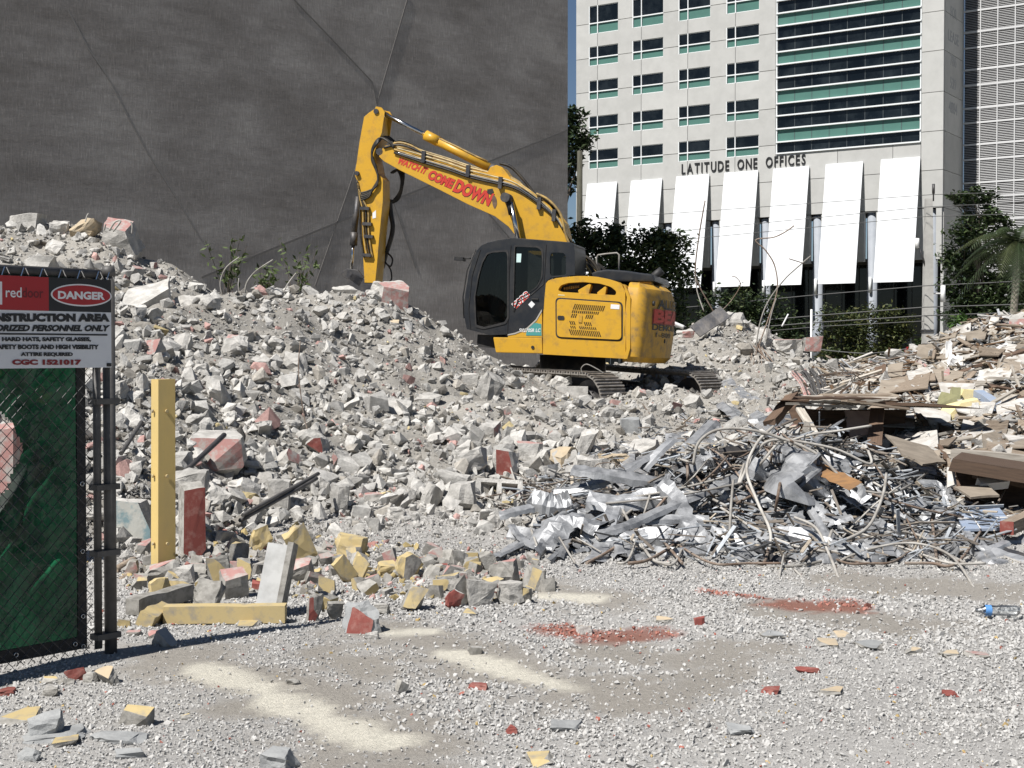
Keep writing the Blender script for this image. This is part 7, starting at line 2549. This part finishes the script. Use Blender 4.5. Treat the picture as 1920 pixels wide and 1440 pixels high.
while cnt < 60:
    x, y = rs.uniform(1600, 1960), rs.uniform(600, 950)
    if not in_poly(x, y, WOODY) or in_poly(x, y, VOID) or in_poly(x, y, VOID2) or in_poly(x, y, VOID3): continue
    h_ = hit(x, y, 33)[0]
    if np.isnan(h_[0]): continue
    d = h_[1]
    s = rs.uniform(20, 66)
    dx = [(-1, -.7), (1, -.6), (.8, .7), (-.9, .6)]
    quad = []
    for a, b in dx:
        hx = hit(x + a * s * rs.uniform(.5, 1), y + b * s * .45 * rs.uniform(.5, 1), 33)[0]
        if np.isnan(hx[0]): hx = h_
        quad.append(Vector(hx) + Vector((0, -.03, rs.uniform(.03, .16))))
    P_ = quad
    mt = ['ply', 'drywall', 'wood', 'ply', 'wood', 'drywall'][rs.randint(6)]
    nrm = (P_[1] - P_[0]).cross(P_[2] - P_[0])
    if nrm.length < 1e-5: continue
    nrm.normalize()
    vs = P_ + [p - nrm * .018 for p in P_]
    m = MB().add(vs, [(0, 1, 2, 3), (7, 6, 5, 4), (0, 4, 5, 1), (1, 5, 6, 2), (2, 6, 7, 3), (3, 7, 4, 0)])
    reg = 'upper right heap' if y < 730 else 'lower right heap'
    nm = {'ply': 'torn brown plywood piece', 'drywall': 'white plasterboard scrap', 'wood': 'broken brown board'}[mt]
    tag(m.build('board_scrap', M[mt]), nm + ' among the broken wood of the ' + reg, 'board', nm + 's of the ' + reg)
    cnt += 1
m_ = 4600
px, py = rs.uniform(1480, 2230, m_ * 2), rs.uniform(580, 1000, m_ * 2)
ok = in_poly(px, py, WOODY) & ~in_poly(px, py, VOID) & ~in_poly(px, py, VOID2)
px, py = px[ok][:m_], py[ok][:m_]
P = hit(px, py, 34)
ok = ~np.isnan(P[:, 0])
P = P[ok]
k = P[:, 1] / 18
L = rs.uniform(.06, .4, len(P)) * k
sc = np.stack([L, rs.uniform(.012, .05, len(P)) * k, rs.uniform(.006, .02, len(P)) * k], 1)
u = rs.rand(len(P))[:, None]
col = np.where(u < .3, np.array([[.42, .40, .37]]), np.where(u < .6, np.array([[.30, .25, .19]]), np.where(u < .78, np.array([[.14, .09, .055]]), np.where(u < .9, np.array([[.62, .60, .57]]), np.array([[.30, .31, .32]]))))) * rs.uniform(.65, 1.2, (len(P), 1))
scatter('wood_splinters', BOXP, P + np.stack([0 * L, 0 * L, rs.uniform(0, .1, len(P))], 1), sc, rand_rot(len(P), 0.45), col, mat_attr('wood_splinter', 14, .35, .9, 0))

# ------------------------------------------------------------------ bottle
bg = g0(1846, 1156)
e = empty('plastic_bottle', 'clear plastic bottle with blue label lying on the gravel at the right edge', 'bottle', bg + Vector((0, 0, 0.036)), R(-4))
prof = [(x * .9, r * .88) for x, r in [(-0.055, .013), (-0.03, .014), (-0.02, .02), (0.0, .032), (0.04, .034), (0.07, .031), (0.1, .034), (0.16, .034), (0.2, .033), (0.215, .022)]]
m = MB()
m.tube([(x, 0, 0) for x, r in prof], [r for x, r in prof], 14)
m.build('bottle_body', M['clear'], e)
m = MB()
m.tube([(0.0, 0, 0), (0.036, 0, 0)], 0.0306, 14, caps=False)
m.build('label', mat_plain('blue_label', (.10, .26, .55), .4), e)

# ------------------------------------------------------------------ fence panel with screen and sign
FAZ = R(39.8)
fb = g0(208, 1234)
fx = Vector((-math.sin(FAZ), -math.cos(FAZ), 0))
fence = empty('fence_panel', 'chain link fence panel with torn green privacy screen, at the left edge', 'fence', fb, math.atan2(fx.y, fx.x))
bpy.context.view_layer.update()
FP = Plane(fence.matrix_world.copy())
ztop = FP.at(219, 500, 0).z
zrail = FP.at(150, 513, 0).z
fl = 2.9
m = MB()
m.tube([(0.0, 0, -0.25), (0.0, 0, ztop - 0.03)], 0.030, 14)
m.tube([(0.0, 0, ztop - 0.05), (0.0, 0, ztop - 0.02), (0.0, 0, ztop)], [0.034, 0.034, 0.026], 14)
m.build('end_post', M['fencepost'], fence)
m = MB()
m.tube([(0.07, 0, 0.06), (0.07, 0, zrail)], 0.019, 12)
m.build('frame_upright', M['fencepost'], fence)
m = MB()
m.tube([(0.05, 0, zrail), (fl, 0, zrail)], 0.024, 12)
m.build('top_rail', M['fencepost'], fence)
m = MB()
m.tube([(fl, 0, -0.25), (fl, 0, ztop)], 0.03, 12)
m.build('end_post', M['fencepost'], fence)
for py in (752, 912, 1035, 1190):
    z = FP.at(205, py, 0).z
    m = MB()
    m.box(-0.036, 0.095, -0.034, 0.036, z - 0.014, z + 0.014)
    m.build('clamp', M['fencepost'], fence)
# the wire mesh
m = MB()
zb0, zt0_ = 0.05, zrail + 0.015
step = 0.058
H_ = zt0_ - zb0
for i in range(int((fl + H_) / step) + 2):
    for sg in (1, -1):
        xa = 0.11 + i * step - (H_ if sg == 1 else 0)
        xb = xa + H_ * (1 if sg == 1 else 0) if sg == 1 else xa - H_
        pa, pb2 = Vector((xa, 0.012, zb0)), Vector((xb, 0.012, zt0_))
        if sg == -1: pa, pb2 = Vector((xa, 0.016, zb0)), Vector((xb, 0.016, zt0_))
        lo_, hi_ = 0.11, fl
        def clip(p, q):
            d = q - p
            t0, t1 = 0.0, 1.0
            for v, bnd, s in ((p.x, lo_, 1), (p.x, hi_, -1)):
                if abs(d.x) < 1e-9: continue
                t = (bnd - p.x) / d.x
                if d.x * s > 0: t0 = max(t0, t)
                else: t1 = min(t1, t)
            return (p + d * t0, p + d * t1) if t1 - t0 > 0.01 else None
        c = clip(pa, pb2)
        if c: m.tube([c[0], c[1]], 0.0021, 3, caps=False)
m.build('chain_link_mesh', M['darkmetal'], fence, 'stuff')
tie = MB()
for px in (4, 40, 75, 110, 145, 180, 200):
    x = FP.at(px, 515, 0).x
    tie.tube([(x + 0.02, 0.026, zrail - 0.035), (x + 0.005, 0.03, zrail + 0.012), (x - 0.005, 0.028, zrail + 0.012), (x - 0.03, 0.026, zrail - 0.035)], 0.003, 4)
tie.build('wire_tie', M['chrome'], fence)


def mat_screen():
    m, nt, b = nodes('green_screen')
    f = tex_noise(nt, 3.5, 5, 0.7, 'obj', (1, 1, 0.5))
    b.inputs['Base Color'].default_value = (0.004, 0.016, 0.010, 1)
    b.inputs['Roughness'].default_value = 0.5
    tl = _n(nt, 'ShaderNodeBsdfTranslucent')
    c = ramp(nt, f, [(0.38, (0.003, 0.028, 0.014)), (0.64, (0.028, 0.24, 0.105))])
    nt.links.new(c, tl.inputs[0])
    mx = _n(nt, 'ShaderNodeMixShader')
    mx.inputs[0].default_value = 0.5
    nt.links.new(b.outputs[0], mx.inputs[1])
    nt.links.new(tl.outputs[0], mx.inputs[2])
    tr = _n(nt, 'ShaderNodeBsdfTransparent')
    m2 = _n(nt, 'ShaderNodeMixShader')
    m2.inputs[0].default_value = 0.018
    nt.links.new(mx.outputs[0], m2.inputs[1])
    nt.links.new(tr.outputs[0], m2.inputs[2])
    nt.links.new(m2.outputs[0], nt.nodes['Material Output'].inputs[0])
    return m


nx_, nz_ = 150, 120
xe, zl0, zl1 = 0.145, 0.10, zrail - 0.02
hc = FP.at(0, 862, 0)
V, F = [], []
for j in range(nz_ + 1):
    for i in range(nx_ + 1):
        x = xe + (fl - 0.1 - xe) * (i / nx_) ** 1.5
        z = zl0 + (zl1 - zl0) * j / nz_
        edge = min(1, (x - xe) / 0.12)
        s = x * 0.80 + z * 0.6 + 0.12 * mnoise.noise(Vector((x * 1.5, z * 1.5, 7)))
        fold = math.sin(s * 30 + 1.8 * mnoise.noise(Vector((x * 2.2, z * 2.2, 0)))) * 0.5 + 0.5
        fold = fold ** 2
        y = -0.012 - edge * (0.055 * fold * (0.8 + 0.9 * max(0, mnoise.noise(Vector((x * 1.7 - z, z * 1.3, 4))) + 0.35)) + 0.03 * abs(mnoise.noise(Vector((x * 3, z * 3, 1)))) + 0.012 * mnoise.noise(Vector((x * 14, z * 9, 1))))
        V.append((x, y, z + 0.03 * x * 0))
for j in range(nz_):
    for i in range(nx_):
        a = j * (nx_ + 1) + i
        q = V[a]
        r_ = math.hypot((q[0] - hc.x) / 0.125, (q[2] - hc.z) / 0.20) + 0.2 * mnoise.noise(Vector((q[0] * 8, q[2] * 8, 0)))
        if r_ < 1: continue
        F.append((a, a + 1, a + nx_ + 2, a + nx_ + 1))
me = bpy.data.meshes.new('privacy_screen')
me.from_pydata(V, [], F)
me.shade_smooth()
scr = link('privacy_screen', me, mat_screen(), fence)
hem = MB()
hem.box(xe - 0.018, xe + 0.03, -0.018, -0.008, zl0 - 0.03, zl1)
hem.box(xe + 0.03, fl - 0.1, -0.018, -0.008, zl0 - 0.03, zl0 + 0.03)
hem.build('hem', M['black'], fence)
gm = []
for z in (FP.at(182, 905, 0).z, FP.at(186, 1030, 0).z, FP.at(180, 1152, 0).z, FP.at(181, 1208, 0).z):
    gm.append((xe + 0.006, z))
for x in (xe + 0.05, xe + 0.36, xe + 0.7):
    gm.append((x, zl0))
for x, z in gm:
    m = MB()
    ring = [(x + 0.010 * math.cos(t), -0.004, z + 0.010 * math.sin(t)) for t in np.linspace(0, 2 * math.pi, 11)]
    m.tube(ring, 0.0035, 5, caps=False)
    m.build('grommet', M['chrome'], fence)

# --- the sign hung on the fence
SY = 0.034
sa, sb_ = FP.at(208, 525, SY), FP.at(208, 689, SY)
sx0, sz1, sz0 = sa.x, sa.z, sb_.z
sl = 1.22
sign = empty('danger_sign', 'danger construction area sign hung on the fence', 'sign', fence.matrix_world @ Vector((sx0, SY, sz0)), math.atan2(fx.y, fx.x))
bpy.context.view_layer.update()
SP = Plane(sign.matrix_world.copy())
hS = sz1 - sz0
zw = SP.at(205, 586, 0).z
whitem = mat_worn('white_sign_face', (.66, .67, .69), (.55, .56, .58), 3, .5, .4, bs=0)
m = MB()
m.box(0, sl, -0.006, 0, 0, zw)
m.build('board', whitem, sign)
m = MB()
m.box(0, sl, -0.006, 0, zw + 0.0005, hS)
m.build('header_band', M['blacktxt'], sign)
xr = SP.at(91, 560, 0).x
m = MB()
m.box(xr, sl - 0.3, 0.0005, 0.002, zw + 0.001, hS - 0.001)
red_s = mat_plain('sign_red_panel', (.36, .012, .016), .4)
m.build('red_panel', red_s, sign)


def ellipse(name, cx, cz, rx, rz, y0, y1, mat):
    p = [(cx + rx * math.cos(t), cz + rz * math.sin(t)) for t in np.linspace(0, 2 * math.pi, 49)[:-1]]
    return bm_obj(name, prism(p, y0, y1), mat, sign)


c0, c1 = SP.at(95, 552, 0), SP.at(209, 556, 0)
ec, er = (c0.x + c1.x) / 2, abs(c0.x - c1.x) / 2
ez = SP.at(152, 553.5, 0).z
rz_ = abs(SP.at(152, 532.5, 0).z - SP.at(152, 574.5, 0).z) / 2
ellipse('oval_border', ec, ez, er, rz_, 0.0005, 0.002, M['whitetxt'])
ellipse('oval', ec, ez, er * 0.95, rz_ * 0.87, 0.0015, 0.003, red_s)


def sign_text(txt, xL, xR, yB, hpx, mat, bold=0.03, shear=0.0, yb2=None, sp=1.0):
    a, b = SP.at(xL, yB, 0), SP.at(xR, yb2 if yb2 else yB, 0)
    h = abs(SP.at((xL + xR) / 2, yB - hpx, 0).z - SP.at((xL + xR) / 2, yB, 0).z)
    put_text('lettering', txt, (a.x, 0.0035, a.z), b - a, (0, 0, h), (0, 1, 0), mat, sign, bold=bold, shear=shear, spacing=sp)


sign_text('DANGER', 108, 196, 560.5, 15, M['whitetxt'], .045, yb2=562.5)
sign_text('red', 10, 40, 557.5, 19, M['whitetxt'], .01, yb2=558)
sign_text('door', 41, 81, 558, 19, mat_plain('door_dark_red', (.13, .006, .01), .4), .01, yb2=559)
m = MB()
a, b = SP.at(-12, 575, 0), SP.at(3, 527, 0)
m.box(b.x, a.x, 0.002, 0.0035, SP.at(2, 571, 0).z, SP.at(2, 528, 0).z)
m.build('logo_door', M['whitetxt'], sign)


def sign_line(txt, xR, yB, hpx, mat, wpx, bold=.03, shear=0.0, x_left=None):
    """right aligned line; wpx is its width in photo pixels at the visible scale"""
    sign_text(txt, xR - wpx, xR, yB, hpx, mat, bold, shear)


sign_line('CONSTRUCTION AREA', 205, 603.5, 16, M['blacktxt'], 256, .075)
sign_line('AUTHORIZED PERSONNEL ONLY', 206, 621.5, 12.5, M['blacktxt'], 270, .06, .25)
m = MB()
a, b = SP.at(-60, 626, 0), SP.at(201, 628, 0)
m.box(b.x, a.x, 0.0008, 0.002, b.z - 0.004, b.z + 0.004)
m.build('rule', M['blacktxt'], sign)
sign_line('HARD HATS, SAFETY GLASSES,', 170, 641.5, 9.5, M['blacktxt'], 167, .065)
sign_line('SAFETY BOOTS AND HIGH VISIBILITY', 184.5, 655, 9, M['blacktxt'], 196, .065)
sign_line('ATTIRE REQUIRED', 136, 669, 8.5, M['blacktxt'], 98, .065)
sign_line('CGC 1521017', 152, 684.5, 10.5, mat_plain('sign_dark_red_text', (.2, .01, .012), .5), 130, .065)
m = MB()
a = SP.at(204, 684, 0)
m.box(a.x - 0.012, a.x + 0.012, 0.0, 0.004, a.z - 0.008, a.z + 0.008)
m.build('corner_tie', M['blacktxt'], sign)
lump(-40, 800, 44, 935, 'pale pink concrete block seen through the hole in the green screen', 930, [PK, PK], FR, d=9.6, jit=.06, chip=1, pt=.6, cat='concrete block', name='painted_block')
